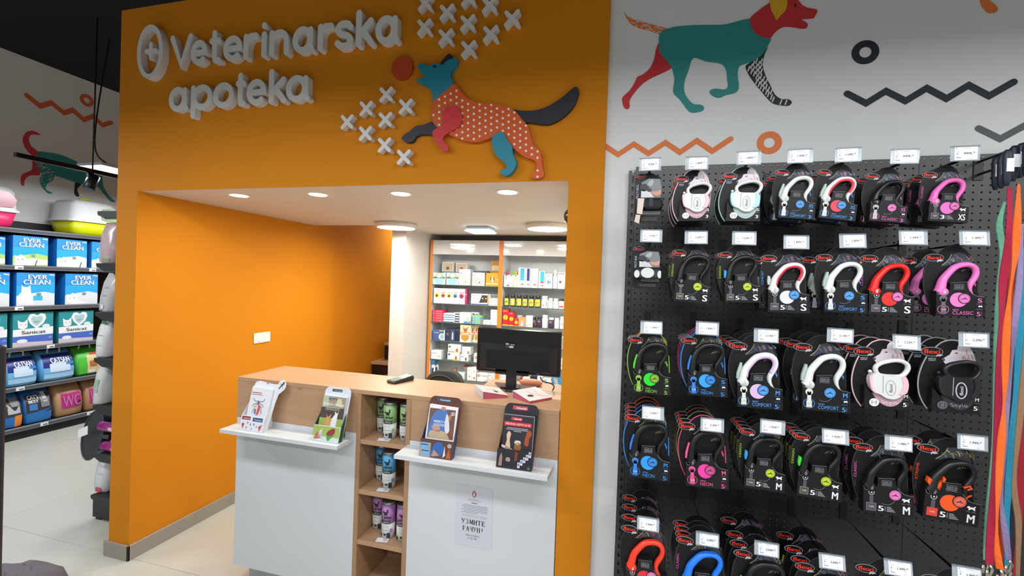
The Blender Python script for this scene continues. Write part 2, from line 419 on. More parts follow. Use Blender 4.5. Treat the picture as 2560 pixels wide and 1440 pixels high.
cut(dog, 'head', [(607,598),(640,583),(668,572),(640,545),(614,500),(620,478),(645,472),(690,495),(720,482),(750,470),(790,478),(830,455),(865,435),(890,430),(908,445),(912,470),(895,500),(868,530),(858,560),(870,600),(882,632),(840,665),(780,715),(745,745),(730,775),(722,700),(700,660),(650,635),(610,612)], D-0.022, D-0.001, TEAL)
cut(dog, 'muzzle', [(780,476),(815,430),(845,403),(868,412),(874,434),(830,452),(800,480)], D-0.026, D-0.001, NAVY)
mb = MB(); f = c6(D-0.023); mb.slab([f(*p) for p in ell(740, 498, 15, 10, 12)], (0, 0.002, 0), NAVY); mb.build('eye', dog)
cut(dog, 'tail', [(1330,822),(1400,830),(1500,825),(1600,790),(1700,725),(1770,665),(1800,650),(1820,670),(1815,720),(1780,800),(1700,880),(1600,930),(1500,925),(1440,915),(1405,925),(1370,870)], D-0.020, D-0.001, NAVY)
cut(dog, 'leg', [(722,913),(660,935),(600,945),(550,985),(500,1020),(495,1045),(530,1068),(575,1060),(600,1025),(640,1008),(700,1010),(735,1020),(757,965)], D-0.020, D-0.001, NAVY)
body = cut(dog, 'body', BODY, D-0.024, D-0.001, RUST)
mb = MB(); f = c6(D-0.0248); WD = P_('#e6dccb')
polyb = spline(BODY, 3)
for k in range(20):
    for j in range(-1, 16):
        cx = 730+43.4*k; cy = 625+47.5*j+(k % 2)*24+k*2.0
        pts = [p for p in ell(cx, cy, 9, 9, 10)]
        if all(inside(p, polyb) for p in pts): mb.slab([f(*p) for p in pts], (0, 0.0006, 0), WD)
tag(mb.build('dots', dog), kind='stuff')
cut(dog, 'leg', [(860,792),(900,800),(935,840),(945,900),(920,950),(870,980),(820,1010),(800,1040),(815,1070),(840,1100),(838,1132),(800,1128),(770,1090),(740,1050),(722,1000),(740,970),(780,950),(800,920),(800,860),(815,810)], D-0.034, D-0.0245, CRIM)
cut(dog, 'leg', [(1250,992),(1280,1040),(1320,1100),(1325,1150),(1350,1210),(1345,1250),(1310,1300),(1270,1315),(1235,1300),(1230,1275),(1270,1270),(1275,1235),(1230,1190),(1190,1150),(1170,1080),(1175,1020),(1210,998)], D-0.034, D-0.001, TEAL)
mb = MB(); c = onY(840+507/3, 520/3, D); mb.slab([(c[0]+0.056*cos(a*pi/14), D-0.018, c[2]+0.056*sin(a*pi/14)) for a in range(28)], (0, 0.017, 0), M('#b8430f', 0.5)); tag(mb.build('ball_disc'), 'flat round rust coloured ball in front of the leaping dog', 'wall decoration')
# ------------------------------------------------------------------ prints on the white wall
PW = WX-0.0015
def c7(a, b): return onY(1500+a/3.4286, b/3.4286, PW)
def decal(root, name, pts, m, off=0.0, n=3, f=c7):
    mb = MB(); mb.slab([vadd(f(*p), (0, -off, 0)) for p in spline(pts, n)], (0, 0.0008, 0), m); return mb.build(name, root)
dg2 = empty('dog_mural', (0, 0, 0), 'running dog mural with teal body and red head on the white wall', 'mural')
mTEAL = P_('#2c8a86', 0.6); mRED = P_('#c52c31', 0.6); mORG = P_('#e07838', 0.6); mINK = P_('#20252b', 0.6); mWH = P_('#d0d0cc', 0.6)
decal(dg2, 'leg', [(508,362),(480,420),(465,500),(430,580),(370,635),(320,660),(295,710),(250,780),(195,830),(190,870),(205,920),(235,937),(255,915),(255,860),(300,790),(370,715),(450,665),(560,615),(614,577),(570,520),(508,440)], mRED)
FL = [(1440,400),(1410,470),(1395,560),(1420,650),(1460,730),(1500,810),(1560,850),(1610,848),(1645,875),(1620,905),(1560,905),(1490,890),(1450,860),(1380,780),(1300,680),(1255,600),(1252,560),(1300,530),(1380,480)]
decal(dg2, 'leg', FL, mINK)
mb = MB(); pl = spline(FL, 3); random.seed(3)
for k in range(19):
    for j in range(12):
        cx = 1255+21*k+random.uniform(-3, 3); cy = 440+j*44+(k % 2)*20; a = (cx+8, cy-22); b = (cx-6, cy+16)
        if inside(a, pl) and inside(b, pl): mb.stroke([a, b], 11, lambda u, v: vadd(c7(u, v), (0, -0.0012, 0)), (0, 0.0003, 0), mWH)
tag(mb.build('stripes', dg2), kind='stuff')
TL = [(200,85),(225,130),(290,168),(380,190),(470,215),(560,240),(572,252),(510,292),(420,262),(330,240),(270,210),(225,150)]
decal(dg2, 'tail', TL, mORG)
mb = MB(); pl = spline(TL, 3)
for k in range(90):
    cx = random.uniform(215, 560); cy = random.uniform(100, 290); a = (cx-12, cy+random.uniform(-9, 9)); b = (cx+12, cy+random.uniform(-9, 9))
    if inside(a, pl) and inside(b, pl): mb.stroke([a, b], 7, lambda u, v: vadd(c7(u, v), (0, -0.0012, 0)), (0, 0.0003, 0), mWH)
tag(mb.build('dashes', dg2), kind='stuff')
decal(dg2, 'body', [(510,290),(570,250),(680,225),(860,215),(1060,212),(1150,190),(1285,162),(1300,230),(1350,300),(1462,325),(1445,380),(1390,470),(1310,525),(1255,545),(1195,570),(1180,640),(1190,720),(1185,770),(1150,800),(1080,815),(1030,838),(980,830),(942,800),(950,770),(1000,760),(1060,768),(1095,745),(1090,680),(1080,600),(1050,555),(1000,540),(900,525),(800,497),(760,600),(725,700),(722,780),(750,840),(800,890),(860,897),(890,915),(885,945),(850,960),(780,965),(740,930),(680,850),(630,800),(630,740),(638,680),(620,600),(580,530),(530,470),(508,420)], mTEAL, 0.0006)
decal(dg2, 'head', [(1285,162),(1330,115),(1400,60),(1450,25),(1500,-30),(1600,-50),(1690,-5),(1730,40),(1780,68),(1850,80),(1862,100),(1840,145),(1820,160),(1728,168),(1750,182),(1780,205),(1770,240),(1730,248),(1650,235),(1580,232),(1530,255),(1490,290),(1462,325),(1400,320),(1340,290),(1300,235)], mRED, 0.0012)
decal(dg2, 'ear', [(1455,0),(1465,80),(1490,130),(1505,168),(1520,170),(1550,130),(1590,90),(1605,0),(1570,-40),(1480,-35)], P_('#d9a521', 0.6), 0.0018)
decal(dg2, 'eye', ell(1672, 45, 12, 20, 10), P_('#5a2a1a', 0.6), 0.0018)
def flat(name, label, mk, m):
    mb = MB(); mk(mb, m); tag(mb.build(name), label, 'mural')
w_ = lambda f, k: (lambda mb, m: mb.stroke(f, k, mpw(PW), (0, 0.0008, 0), m))
def zz(pts, sc, ox, oy=0): return [(p[0], p[2]) for p in (onY(ox+a/sc, oy+b/sc, PW) for a, b in pts)]
flat('zigzag_print', 'orange zigzag line printed on the white wall below the running dog', w_(zz([(20,1235),(155,1325),(290,1235),(415,1315),(560,1222),(685,1305),(830,1205),(962,1295),(1120,1190)], 3.4286, 1500), 0.0215), mORG)
flat('zigzag_print', 'black zigzag line printed high on the white wall at the right', w_(zz([(268,802),(430,885),(600,780),(768,865),(950,755),(1120,845),(1310,730),(1485,822),(1695,702)], 3.4286, 2040), 0.0235), mINK)
flat('zigzag_print', 'grey zigzag line printed above the pegboard at the right edge', w_(zz([(1395,1100),(1580,1190),(1783,1080),(1960,1165),(2150,1050)], 3.4286, 2040), 0.0225), P_('#555b5c', 0.6))
rg = lambda x, z: (lambda mb, m: mb.stroke(ell(x, z, 0.0325, 0.0325, 28), 0.025, mpw(PW), (0, 0.0008, 0), m, closed=True))
c = onY(1923, 357, WX); flat('ring_print', 'small orange ring printed on the white wall beside the orange zigzag', rg(c[0], c[2]), mORG)
c = onY(2163, 131, WX); flat('ring_print', 'small black ring printed high on the white wall', rg(c[0], c[2]), mINK)
decal(None, 'drop_print', [(1405,0),(1420,50),(1460,100),(1500,115),(1550,100),(1560,70),(1540,40),(1490,0),(1450,-60),(1400,-60)], mORG, f=lambda a, b: onY(2040+a/3.4286, b/3.4286, PW))
tag(bpy.data.objects['drop_print'], 'orange drop shape printed at the top of the white wall', 'mural')
# ------------------------------------------------------------------ cat mural on the far aisle wall
LP = LW+0.002
def c3(a, b): return onX(a/2.881, 60+b/2.881, LP)
def dec3(root, name, pts, m, off=0.0, n=3):
    mb = MB(); mb.slab([vadd(c3(*p), (off, 0, 0)) for p in spline(pts, n)], (-0.0012, 0, 0), m); return mb.build(name, root)
cat = empty('cat_mural', (0, 0, 0), 'walking cat mural with teal body and curled red tail on the far aisle wall', 'mural')
cT = P_('#2f9691', 0.6); cR = P_('#cf3a44', 0.6)
dec3(cat, 'body', [(270,922),(350,925),(430,940),(520,975),(590,1010),(680,1045),(735,1090),(745,1170),(790,1240),(832,1278),(800,1280),(760,1240),(700,1170),(640,1160),(560,1145),(470,1115),(390,1090),(330,1060),(275,990)], cT)
sl = [(250,985),(330,1010),(385,1060),(385,1120),(340,1150),(330,1190),(378,1216),(345,1220),(300,1170),(285,1120),(300,1080)]
dec3(cat, 'leg', sl, cT, 0.0015)
mb = MB(); pl = spline(sl, 3)
for k in range(60):
    a = (random.uniform(250, 380), random.uniform(990, 1210)); b = (a[0]+16, a[1]-6)
    if inside(a, pl) and inside(b, pl): mb.stroke([a, b], 5, lambda u, v: vadd(c3(u, v), (0.0025, 0, 0)), (-0.001, 0, 0), mWH)
tag(mb.build('speckles', cat), kind='stuff')
dec3(cat, 'leg', [(232,975),(265,1000),(290,1085),(220,1090),(180,1120),(175,1160),(155,1162),(148,1120),(165,1080),(230,1050)], cR, -0.0005)
dec3(cat, 'leg', [(545,1138),(590,1148),(557,1190),(572,1235),(555,1243),(535,1220),(538,1180)], mINK, -0.0005)
dec3(cat, 'tail', [(292,797),(240,770),(190,780),(163,830),(180,890),(232,947),(272,945),(272,920),(225,880),(207,830),(225,797),(270,798)], cR, 0.001)
dec3(cat, 'head', [(590,1003),(680,1020),(800,1042),(812,1060),(805,1080),(760,1082),(700,1062),(640,1032)], cR, 0.001)
mb = MB(); z3 = [(195,515),(290,592),(370,568),(460,640),(525,620),(605,690),(670,665),(740,728),(800,710)]
yz = [(p[1], p[2]) for p in (c3(*q) for q in z3)]
mb.stroke(yz, 0.05, lambda u, v: (LP, u, v), (-0.0012, 0, 0), P_('#dd6a3c', 0.6)); tag(mb.build('zigzag_print'), 'orange zigzag line printed on the far aisle wall above the cat', 'mural')
mb = MB(); c = onX(217, 251, LP)
mb.stroke(ell(c[1], c[2], 0.05, 0.05, 24), 0.04, lambda u, v: (LP, u, v), (-0.0012, 0, 0), P_('#dd6a3c', 0.6), closed=True); tag(mb.build('ring_print'), 'small orange ring printed on the far aisle wall behind the cable', 'mural')
# ------------------------------------------------------------------ ceiling lights of the alcove
GLOWW = emis('#fff8ee', 12.0); GLOWC = emis('#d8f0ff', 4.0); RIM = M('#e9e4dc', 0.4, noise=0.0)
for (x, y), n in zip(((-2.228, 2.125), (-1.70, 2.14), (-1.198, 2.16), (-0.609, 2.17)), ('leftmost one by the orange side wall', 'second one from the left', 'third one from the left', 'rightmost one by the dome camera')):
    r = empty('downlight', (x, y, ZT), 'small round recessed downlight in the alcove ceiling, '+n, 'ceiling light', 'recessed downlights along the alcove front')
    mb = MB(); mb.lathe([(0.060, -0.003), (0.062, 0.0), (0.050, 0.0)], (0, 0, 0), RIM, seg=24); mb.build('rim', r)
    mb = MB(); mb.lathe([(0.047, -0.0045), (0.047, -0.003)], (0, 0, 0), GLOWW, seg=24); mb.build('lens', r)
for (x, y), n in zip(((-1.88, 3.33), (-0.62, 3.38)), ('in front of the white column', 'above the right shelf bay')):
    r = empty('round_ceiling_light', (x, y, ZT), 'large round surface mounted ceiling light '+n, 'ceiling light', 'round surface lights at the alcove rear')
    mb = MB(); mb.lathe([(0.165, 0), (0.17, -0.03), (0.16, -0.038), (0.150, -0.038)], (0, 0, 0), RIM, seg=32); mb.build('housing', r)
    mb = MB(); mb.lathe([(0.150, -0.040), (0.150, -0.036)], (0, 0, 0), GLOWW, seg=32); mb.build('diffuser', r)
r = empty('square_ceiling_light', (-1.219, 3.553, ZT), 'small square bluish ceiling light between the two round ones', 'ceiling light')
mb = MB(); mb.box((-0.10, -0.10, -0.035), (0.10, 0.10, 0), M('#b9c2c6', 0.4), 0.01); mb.build('housing', r)
mb = MB(); mb.loft([[(-0.10*s, -0.10*s, z), (0.10*s, -0.10*s, z), (0.10*s, 0.10*s, z), (-0.10*s, 0.10*s, z)] for s, z in ((1.08, -0.036), (1.0, -0.045), (0.7, -0.05))], GLOWC); mb.build('diffuser', r)
r = empty('dome_camera', (NX1-0.002, 2.32, 2.055), 'white and dark dome security camera on the right alcove wall', 'camera')
mb = MB(); mb.lathe([(0.058, 0.0), (0.060, -0.014), (0.052, -0.022)], (0, 0, 0), M('#e2ddd6', 0.4), axis='x', seg=24); mb.build('base', r)
mb = MB(); mb.lathe([(0.045, -0.021), (0.044, -0.035), (0.036, -0.052), (0.022, -0.064), (0.006, -0.068)], (0, 0, 0), M('#241a16', 0.08), axis='x', seg=24); mb.build('dome', r)
# switch plate
r = empty('wall_switch', (NX0, 2.888, 1.203), 'white double socket and switch plate on the orange alcove wall', 'switch')
SW = M('#ece6e0', 0.35, noise=0)
mb = MB(); mb.box((0, -0.080, -0.040), (0.010, 0.080, 0.040), SW, 0.003); mb.build('plate', r)
mb = MB(); mb.box((0.010, 0.008, -0.032), (0.0125, 0.070, 0.034), SW, 0.001); mb.build('rocker', r)
mb = MB(); mb.box((0.010, -0.07, -0.032), (0.0115, -0.004, 0.034), SW, 0.001); mb.box((0.0115, -0.05, -0.025), (0.0135, -0.022, -0.014), SW); mb.box((0.0112, -0.048, -0.028), (0.0128, -0.024, -0.0265), INK); mb.build('socket', r)
# ------------------------------------------------------------------ counter
CT = 1.144; CX0, CX1 = -2.020, -0.275; CB = 2.29; SX0, SX1 = -1.286, -0.992
cn = empty('counter', (-1.15, D, 0), 'pharmacy counter with oak top, white front panels and a central oak shelf column', 'counter')
def part(name, mb): o = mb.build(name); o.parent = cn; o.matrix_parent_inverse = Matrix.Translation((1.15, -D, 0)); return o
mb = MB(); mb.box((CX0, D-0.001, CT-0.022), (CX1, CB, CT), OAK, 0.0015); mb.box((-0.74, CB, CT-0.022), (CX1, 2.46, CT), OAK); part('worktop', mb)
mb = MB(); mb.box((CX0, D, 0.925), (SX0, D+0.02, CT-0.022), OAK); part('upper_panel', mb)
mb = MB(); mb.box((SX1, D, 0.925), (CX1, D+0.02, CT-0.022), OAK); part('upper_panel', mb)
mb = MB(); mb.box((CX0+0.004, D-0.003, 0.125), (SX0, D+0.019, 0.925), WHITEB, 0.001); part('front_panel', mb)
mb = MB(); mb.box((SX1, D-0.003, 0.125), (CX1, D+0.019, 0.925), WHITEB, 0.001); part('front_panel', mb)
mb = MB(); mb.box((CX0+0.06, D+0.05, 0), (SX0, D+0.07, 0.122), M('#a9adb0', 0.4)); mb.box((SX1, D+0.05, 0), (CX1, D+0.07, 0.122), M('#a9adb0', 0.4)); part('toe_kick', mb)
mb = MB(); mb.box((CX0, D+0.021, 0.125), (CX0+0.02, CB-0.02, CT-0.023), OAKV); mb.box((CX0+0.06, D+0.0705, 0.0), (CX0+0.08, CB-0.05, 0.1245), WHITEB); part('side_panel', mb)
mb = MB(); mb.box((CX1-0.02, D+0.021, 0.0), (CX1, CB-0.02, CT-0.023), OAKV); part('side_panel', mb)
mb = MB(); mb.box((CX0+0.02, CB-0.04, 0.0), (CX1-0.02, CB-0.02, CT-0.023), OAK); part('rear_panel', mb)
for x in (SX0, SX1-0.024):
    mb = MB(); mb.box((x, D-0.004, 0), (x+0.024, CB-0.04, CT-0.0225), OAKV, 0.001); part('divider', mb)
SHZ = [0.898, 0.648, 0.397, 0.145]
for z in SHZ:
    mb = MB(); mb.box((SX0+0.0245, D-0.003, z-0.022), (SX1-0.0245, CB-0.041, z), OAK, 0.001); part('shelf', mb)
for (a, b) in ((-1.985, -1.297), (-1.000, -0.296)):
    mb = MB(); mb.slab([(a, 1.815, 0.905), (b, 1.815, 0.905), (b+0.004, D-0.0035, 0.905), (a, D-0.0035, 0.905)], (0, 0, -0.018), WHITEB); part('ledge', mb)
# tins and their price cards in the shelf column
def ink_patch(mb, c, r, a0, w, z, h, m):
    n = 5; R_ = r+0.0006
    f = [(c[0]+R_*sin(radians(a0-w/2+w*i/n)), c[1]-R_*cos(radians(a0-w/2+w*i/n))) for i in range(n+1)]
    mb.add([(x, y, z) for x, y in f]+[(x, y, z+h) for x, y in f], [[i, i+1, n+2+i, n+1+i] for i in range(n)], m)
def tin(c, col, colname, pos, turn=0):
    r = empty('tin', c, '%s and white spotted tin, %s' % (colname, pos), 'tin', 'pet food tins in the counter shelf column')
    k = 0.0335
    mb = MB(); mb.lathe([(k, 0.002), (k, 0.075)], (0, 0, 0), M('#d8dad6', 0.5), seg=20); mb.lathe([(k, 0.0751), (k, 0.166)], (0, 0, 0), M(col, 0.5), seg=20); mb.build('can_body', r)
    mb = MB(); mb.lathe([(k*0.98, 0.166), (k*1.03, 0.1665), (k*1.03, 0.180), (k*0.97, 0.1815), (k*0.95, 0.178)], (0, 0, 0), METAL, seg=20); mb.build('lid', r); mb = MB(); mb.lathe([(k*1.02, 0.0), (k*1.02, 0.002)], (0, 0, 0), METAL, seg=20); mb.build('base_ring', r)
    mb = MB(); DK = P_('#1d2320')
    for (a, w, z, h) in ((10+turn, 30, 0.118, 0.016), (26+turn, 12, 0.130, 0.018), (-12+turn, 14, 0.128, 0.008), (-35+turn, 12, 0.095, 0.012)): ink_patch(mb, (0, 0), k, a, w, z, h, DK)
    ink_patch(mb, (0, 0), k, 8+turn, 84, 0.074, 0.017, P_('#2d3431'))
    for (a, w, z, h) in ((-40+turn, 26, 0.008, 0.014), (38+turn, 30, 0.004, 0.026), (5+turn, 22, 0.016, 0.010)): ink_patch(mb, (0, 0), k, a, w, z, h, P_('#27302e'))
    ink_patch(mb, (0, 0), k, 60+turn, 24, 0.03, 0.02, P_(col))
    mp = lambda u, v: ((k+0.0009)*sin(u/k), -(k+0.0009)*cos(u/k), v)
    mb.text('&Meat', -0.008, 0.101, 0.030, 0.114, mp, DK, bold=True, slant=0.2); mb.text('FORMULA', -0.012, 0.0785, 0.022, 0.087, mp, P_('#c9cfca'))
    for z in (0.066, 0.060, 0.054, 0.045, 0.040): ink_patch(mb, (0, 0), k, 8+turn, 60, z, 0.0018, P_('#9aa09c'))
    mb.build('printed_label', r)
# shelf rows: (shelf z, colour, list of x,y)
for row, (z, col, cname, pos) in enumerate(((SHZ[0], '#8fb578', 'pale green', [(-1.145, 2.030, 'front one in the top compartment'), (-1.226, 2.105, 'back left one in the top compartment'), (-1.053, 2.030, 'right edge of the top compartment')]),
        (SHZ[1], '#4b9fd0', 'blue', [(-1.142, 2.030, 'front one in the second compartment'), (-1.226, 2.105, 'back left one in the second compartment')]),
        (SHZ[2], '#b079b8', 'lilac', [(-1.136, 2.030, 'front one in the third compartment'), (-1.226, 2.090, 'back left one in the third compartment'), (-1.053, 2.030, 'right edge of the third compartment')]))):
    for (x, y, n) in pos: tin((x, y, z+0.0006), col, cname, n, random.uniform(-8, 8))
    mb = MB(); a = radians(12)
    cx, cy = -1.150+0.004*row, 1.985
    q = [(cx+u*cos(a)-v*sin(a), cy+u*sin(a)+v*cos(a), z+0.0012) for u, v in ((-0.030, -0.018), (0.030, -0.018), (0.030, 0.018), (-0.030, 0.018))]
    mb.slab(q, (0, 0, -0.001), PAPER)
    for j in range(2): mb.slab([(cx+u, cy+v+j*0.008, z+0.0014) for u, v in ((0.004, -0.006), (0.022, -0.003), (0.022, 0.0), (0.004, -0.003))], (0, 0, -0.0001), INK)
    tag(mb.build('price_card'), 'white price card lying in front of the %s tins' % cname, 'price card', 'price cards in the counter shelf column')
# notice sheet on the right front panel
ny = D-0.0036
mb = MB(); NS = P_('#c9cad3', 0.5)
nx, nz = -0.655, 0.614
mb.slab([(nx+a, ny-0.0004, nz+b) for a, b in ((-0.090, -0.142), (0.090, -0.142), (0.090, 0.142), (-0.090, 0.142))], (0, 0.0004, 0), NS)
nt_ = tag(mb.build('notice_sheet'), 'white paper notice with a small crest and bold Cyrillic words on the counter front', 'notice')
mb = MB(); mq = lambda u, v: (nx+u, ny-0.0008, nz+v)
TK, TN = .27, .11
CY = {'У': [([(.08, 1), (.52, .38)], TK), ([(.95, 1), (.50, .16), (.30, 0), (.12, .04)], TN), ([(-.05, 1), (.28, 1)], TN), ([(.78, 1), (1.08, 1)], TN)],
 'З': [([(.08, .82), (.28, .98), (.62, .97), (.78, .76), (.62, .55), (.35, .52)], .13), ([(.35, .52), (.72, .48), (.88, .26), (.70, .04), (.32, .0), (.06, .14)], .15)],
 'М': [([(.10, 0), (.10, 1)], TN), ([(.10, 1), (.48, .12)], TK), ([(.48, .12), (.88, 1)], TN), ([(.88, 1), (.88, 0)], TK), ([(-.04, 0), (.24, 0)], TN), ([(.72, 0), (1.04, 0)], TN), ([(-.04, 1), (.16, 1)], TN), ([(.84, 1), (1.04, 1)], TN)],
 'И': [([(.14, 0), (.14, 1)], TK), ([(.16, .12), (.84, .88)], TN), ([(.86, 0), (.86, 1)], TK)]+[([(a, b), (a+.34, b)], TN) for a in (-.03, .69) for b in (0, 1)],
 'Т': [([(.5, 0), (.5, 1)], TK), ([(0, .80), (.02, 1), (.98, 1), (1, .80)], TN), ([(.32, 0), (.68, 0)], TN)],
 'Е': [([(.18, 0), (.18, 1)], TK), ([(0, 1), (.88, 1), (.90, .78)], TN), ([(.18, .52), (.62, .52)], TN), ([(.64, .66), (.64, .38)], TN), ([(0, 0), (.92, 0), (.97, .26)], TN)],
 'Р': [([(.22, 0), (.22, 1)], TK), ([(.04, 1), (.60, 1), (.84, .88), (.86, .62), (.62, .48), (.22, .47)], .10), ([(.04, 0), (.42, 0)], TN)],
 'А': [([(.06, 0), (.46, 1)], TN), ([(.46, 1), (.88, 0)], TK), ([(.22, .36), (.70, .36)], TN), ([(-.06, 0), (.22, 0)], TN), ([(.70, 0), (1.06, 0)], TN)],
 'Ч': [([(.16, 1), (.16, .62), (.36, .46), (.62, .46), (.84, .56)], .14), ([(.84, 1), (.84, 0)], TK), ([(0, 1), (.32, 1)], TN), ([(.68, 1), (1, 1)], TN), ([(.66, 0), (1.02, 0)], TN)],
 'Н': [([(.14, 0), (.14, 1)], TK), ([(.14, .52), (.86, .52)], TN), ([(.86, 0), (.86, 1)], TK)]+[([(a, b), (a+.34, b)], TN) for a in (-.03, .69) for b in (0, 1)],
 '!': [([(.5, 1), (.5, .34)], TK), ([(.5, .06), (.5, .03)], TK)]}
def cyr(word_, x0, z0, x1, h):
    n_ = len(word_); adv = (x1-x0)/n_
    for i_, c_ in enumerate(word_):
        for j_, (pp_, wt) in enumerate(CY[c_]):
            mb.stroke([(x0+adv*(i_+.08+.80*u), z0+h*v) for u, v in pp_], wt*adv*.80, lambda u, v, j_=j_: (nx+u, ny-0.0008-.00006*j_, nz+v), (0, .00003, 0), INK, cap=False)
cyr('УЗМИТЕ', -0.060, -0.037, 0.058, 0.021); cyr('РАЧУН!', -0.054, -0.070, 0.052, 0.021)
mb.text('ИНФО НА ТЕЛЕФОН', -0.036, -0.094, 0.030, -0.086, mq, P_('#55555c')); mb.text('011/201 7000', -0.026, -0.107, 0.018, -0.099, mq, P_('#55555c'))
G8 = P_('#8a8b95')
mb.text('РЕПУБЛИКА СРБИЈА', -0.022, 0.078, 0.022, 0.082, mq, G8); mb.text('МИНИСТАРСТВО ФИНАНСИЈА', -0.032, 0.071, 0.032, 0.075, mq, G8); mb.text('ОБАВЕШТЕЊЕ', -0.014, 0.060, 0.016, 0.065, mq, P_('#5b5b63'), bold=True)
for i in range(6): mb.add([mq(-0.062+(0.012 if i in (0, 2, 4) else 0), 0.050-i*0.0072), mq(0.066-(0.05 if i == 5 else 0), 0.050-i*0.0072), mq(0.066-(0.05 if i == 5 else 0), 0.0522-i*0.0072), mq(-0.062+(0.012 if i in (0, 2, 4) else 0), 0.0522-i*0.0072)], [[0, 1, 2, 3]], G8)
for i in range(4): mb.add([mq(-0.062, 0.006-i*0.0035), mq(0.064, 0.006-i*0.0035), mq(0.064, 0.0068-i*0.0035), mq(-0.062, 0.0068-i*0.0035)], [[0, 1, 2, 3]], P_('#a5a6b2'))
RD = P_('#a0565c')
mb.slab([mq(-0.001+a, b) for a, b in ((-0.010, 0.112), (0.010, 0.112), (0.010, 0.098), (0.006, 0.091), (0, 0.088), (-0.006, 0.091), (-0.010, 0.098))], (0, 0.0003, 0), RD)
mb.slab([mq(-0.001+a, b) for a, b in ((-0.005, 0.1135), (0.005, 0.1135), (0.006, 0.120), (0.002, 0.118), (0, 0.123), (-0.002, 0.118), (-0.006, 0.120))], (0, 0.0003, 0), RD)
mq2 = lambda u, v: (nx+u, ny-0.0010, nz+v)
mb.slab([mq2(-0.001+a, b) for a, b in ((-0.002, 0.109), (0.002, 0.109), (0.0045, 0.101), (0.001, 0.093), (-0.003, 0.093), (-0.0055, 0.101))], (0, 0.0002, 0), P_('#e0d7da'))
mb.build('print', nt_)
# ------------------------------------------------------------------ leaflet holders on the ledges
def holder(name, label, px0, px1, ztop, cardm, sidem, mk, extra=None, mkside=None, shear=0.10):
    """leaning display card, px0/px1 = left and right foot on the ledge"""
    y0 = 1.842; x0 = onY(px0[0], px0[1], y0)[0]; x1 = onY(px1[0], px1[1], y0)[0]; w = x1-x0; zb = 0.9055
    r = empty(name, (x0, y0, zb), label, 'leaflet holder', 'leaflet holders on the white ledges')
    H = ztop-zb; lean = 0.055
    mp = lambda off: (lambda u, v: (u*w, off+lean*(v+0.0)*1.0, v*H))
    # backing card with a rounded head
    hd = [(0.0, 0.0), (1.0, 0.0), (1.06, 0.86)]+[(0.90+0.16*cos(radians(t)), 0.88+0.12*sin(radians(t))) for t in range(10, 91, 20)]+[(0.22-0.16*sin(radians(t)), 0.88+0.12*cos(radians(t))) for t in range(0, 81, 20)]
    if extra == 'bulb':
        hd = [(0, 0), (1, 0), (1.12, 0.55), (1.2, 0.74)]+[(1.27+0.17*cos(radians(t)), 0.92+0.115*sin(radians(t))) for t in range(-50, 171, 22)]+[(0.95, 0.93), (0.30, 0.97)]+[(0.22-0.12*sin(radians(t)), 0.86+0.10*cos(radians(t))) for t in range(0, 81, 20)]
    mb = MB(); f = mp(0.030); mb.slab([f(u, v) for u, v in hd], (0, 0.002, 0), cardm); mb.build('backing_card', r)
    # tray
    mb = MB(); f = mp(0.0)
    mb.slab([(0, 0, 0), (w, 0, 0), (w*1.03, 0.014, H*0.30), (w*0.02, 0.014, H*0.30)], (0, 0.0015, 0), cardm)
    mb.slab([(w, 0.0, 0), (w, 0.034, 0), (w*1.02, 0.058, H*0.52), (w*1.03, 0.014, H*0.29)], (-0.0015, 0, 0), sidem)
    mb.slab([(0, 0.0, 0), (0, 0.034, 0), (w*0.02, 0.058, H*0.52), (w*0.02, 0.014, H*0.29)], (0.0015, 0, 0), sidem)
    mb.box((0, 0.0015, 0), (w, 0.034, 0.0015), sidem)
    mb.build('tray', r)
    mb = MB(); mb.slab([(w*0.80, 0.036, 0.0), (w*0.80, 0.094, 0.0), (w*0.80, 0.090, H*0.25), (w*0.80, 0.058, H*0.46)], (0.002, 0, 0), sidem); mb.build('rear_strut', r)
    # leaflets
    mb = MB(); f = mp(0.018); mb.slab([f(u, v) for u, v in ((0.07, 0.06), (0.95, 0.06), (0.99, 0.84), (0.11, 0.86))], (0, 0.010, 0), cardm if extra != 'foresto' else P_('#e9e6e8')); lf = mb.build('leaflet', r)
    mb = MB(); mk(mb, mp, w, H); mb.build('print', r)
    return r
def rect(mb, f, u0, v0, u1, v1, m): mb.add([f(u0, v0), f(u1, v0), f(u1, v1), f(u0, v1)], [[0, 1, 2, 3]], m)
def poly(mb, f, pts, m, n=0): mb.add([f(*p) for p in (spline(pts, n) if n else pts)], [list(range(len(pts)*(n or 1)))], m)
TR = lambda w, H: (lambda u, v: (u*w, -0.0006+0.014*v/0.30, v*H))      # on the tray front
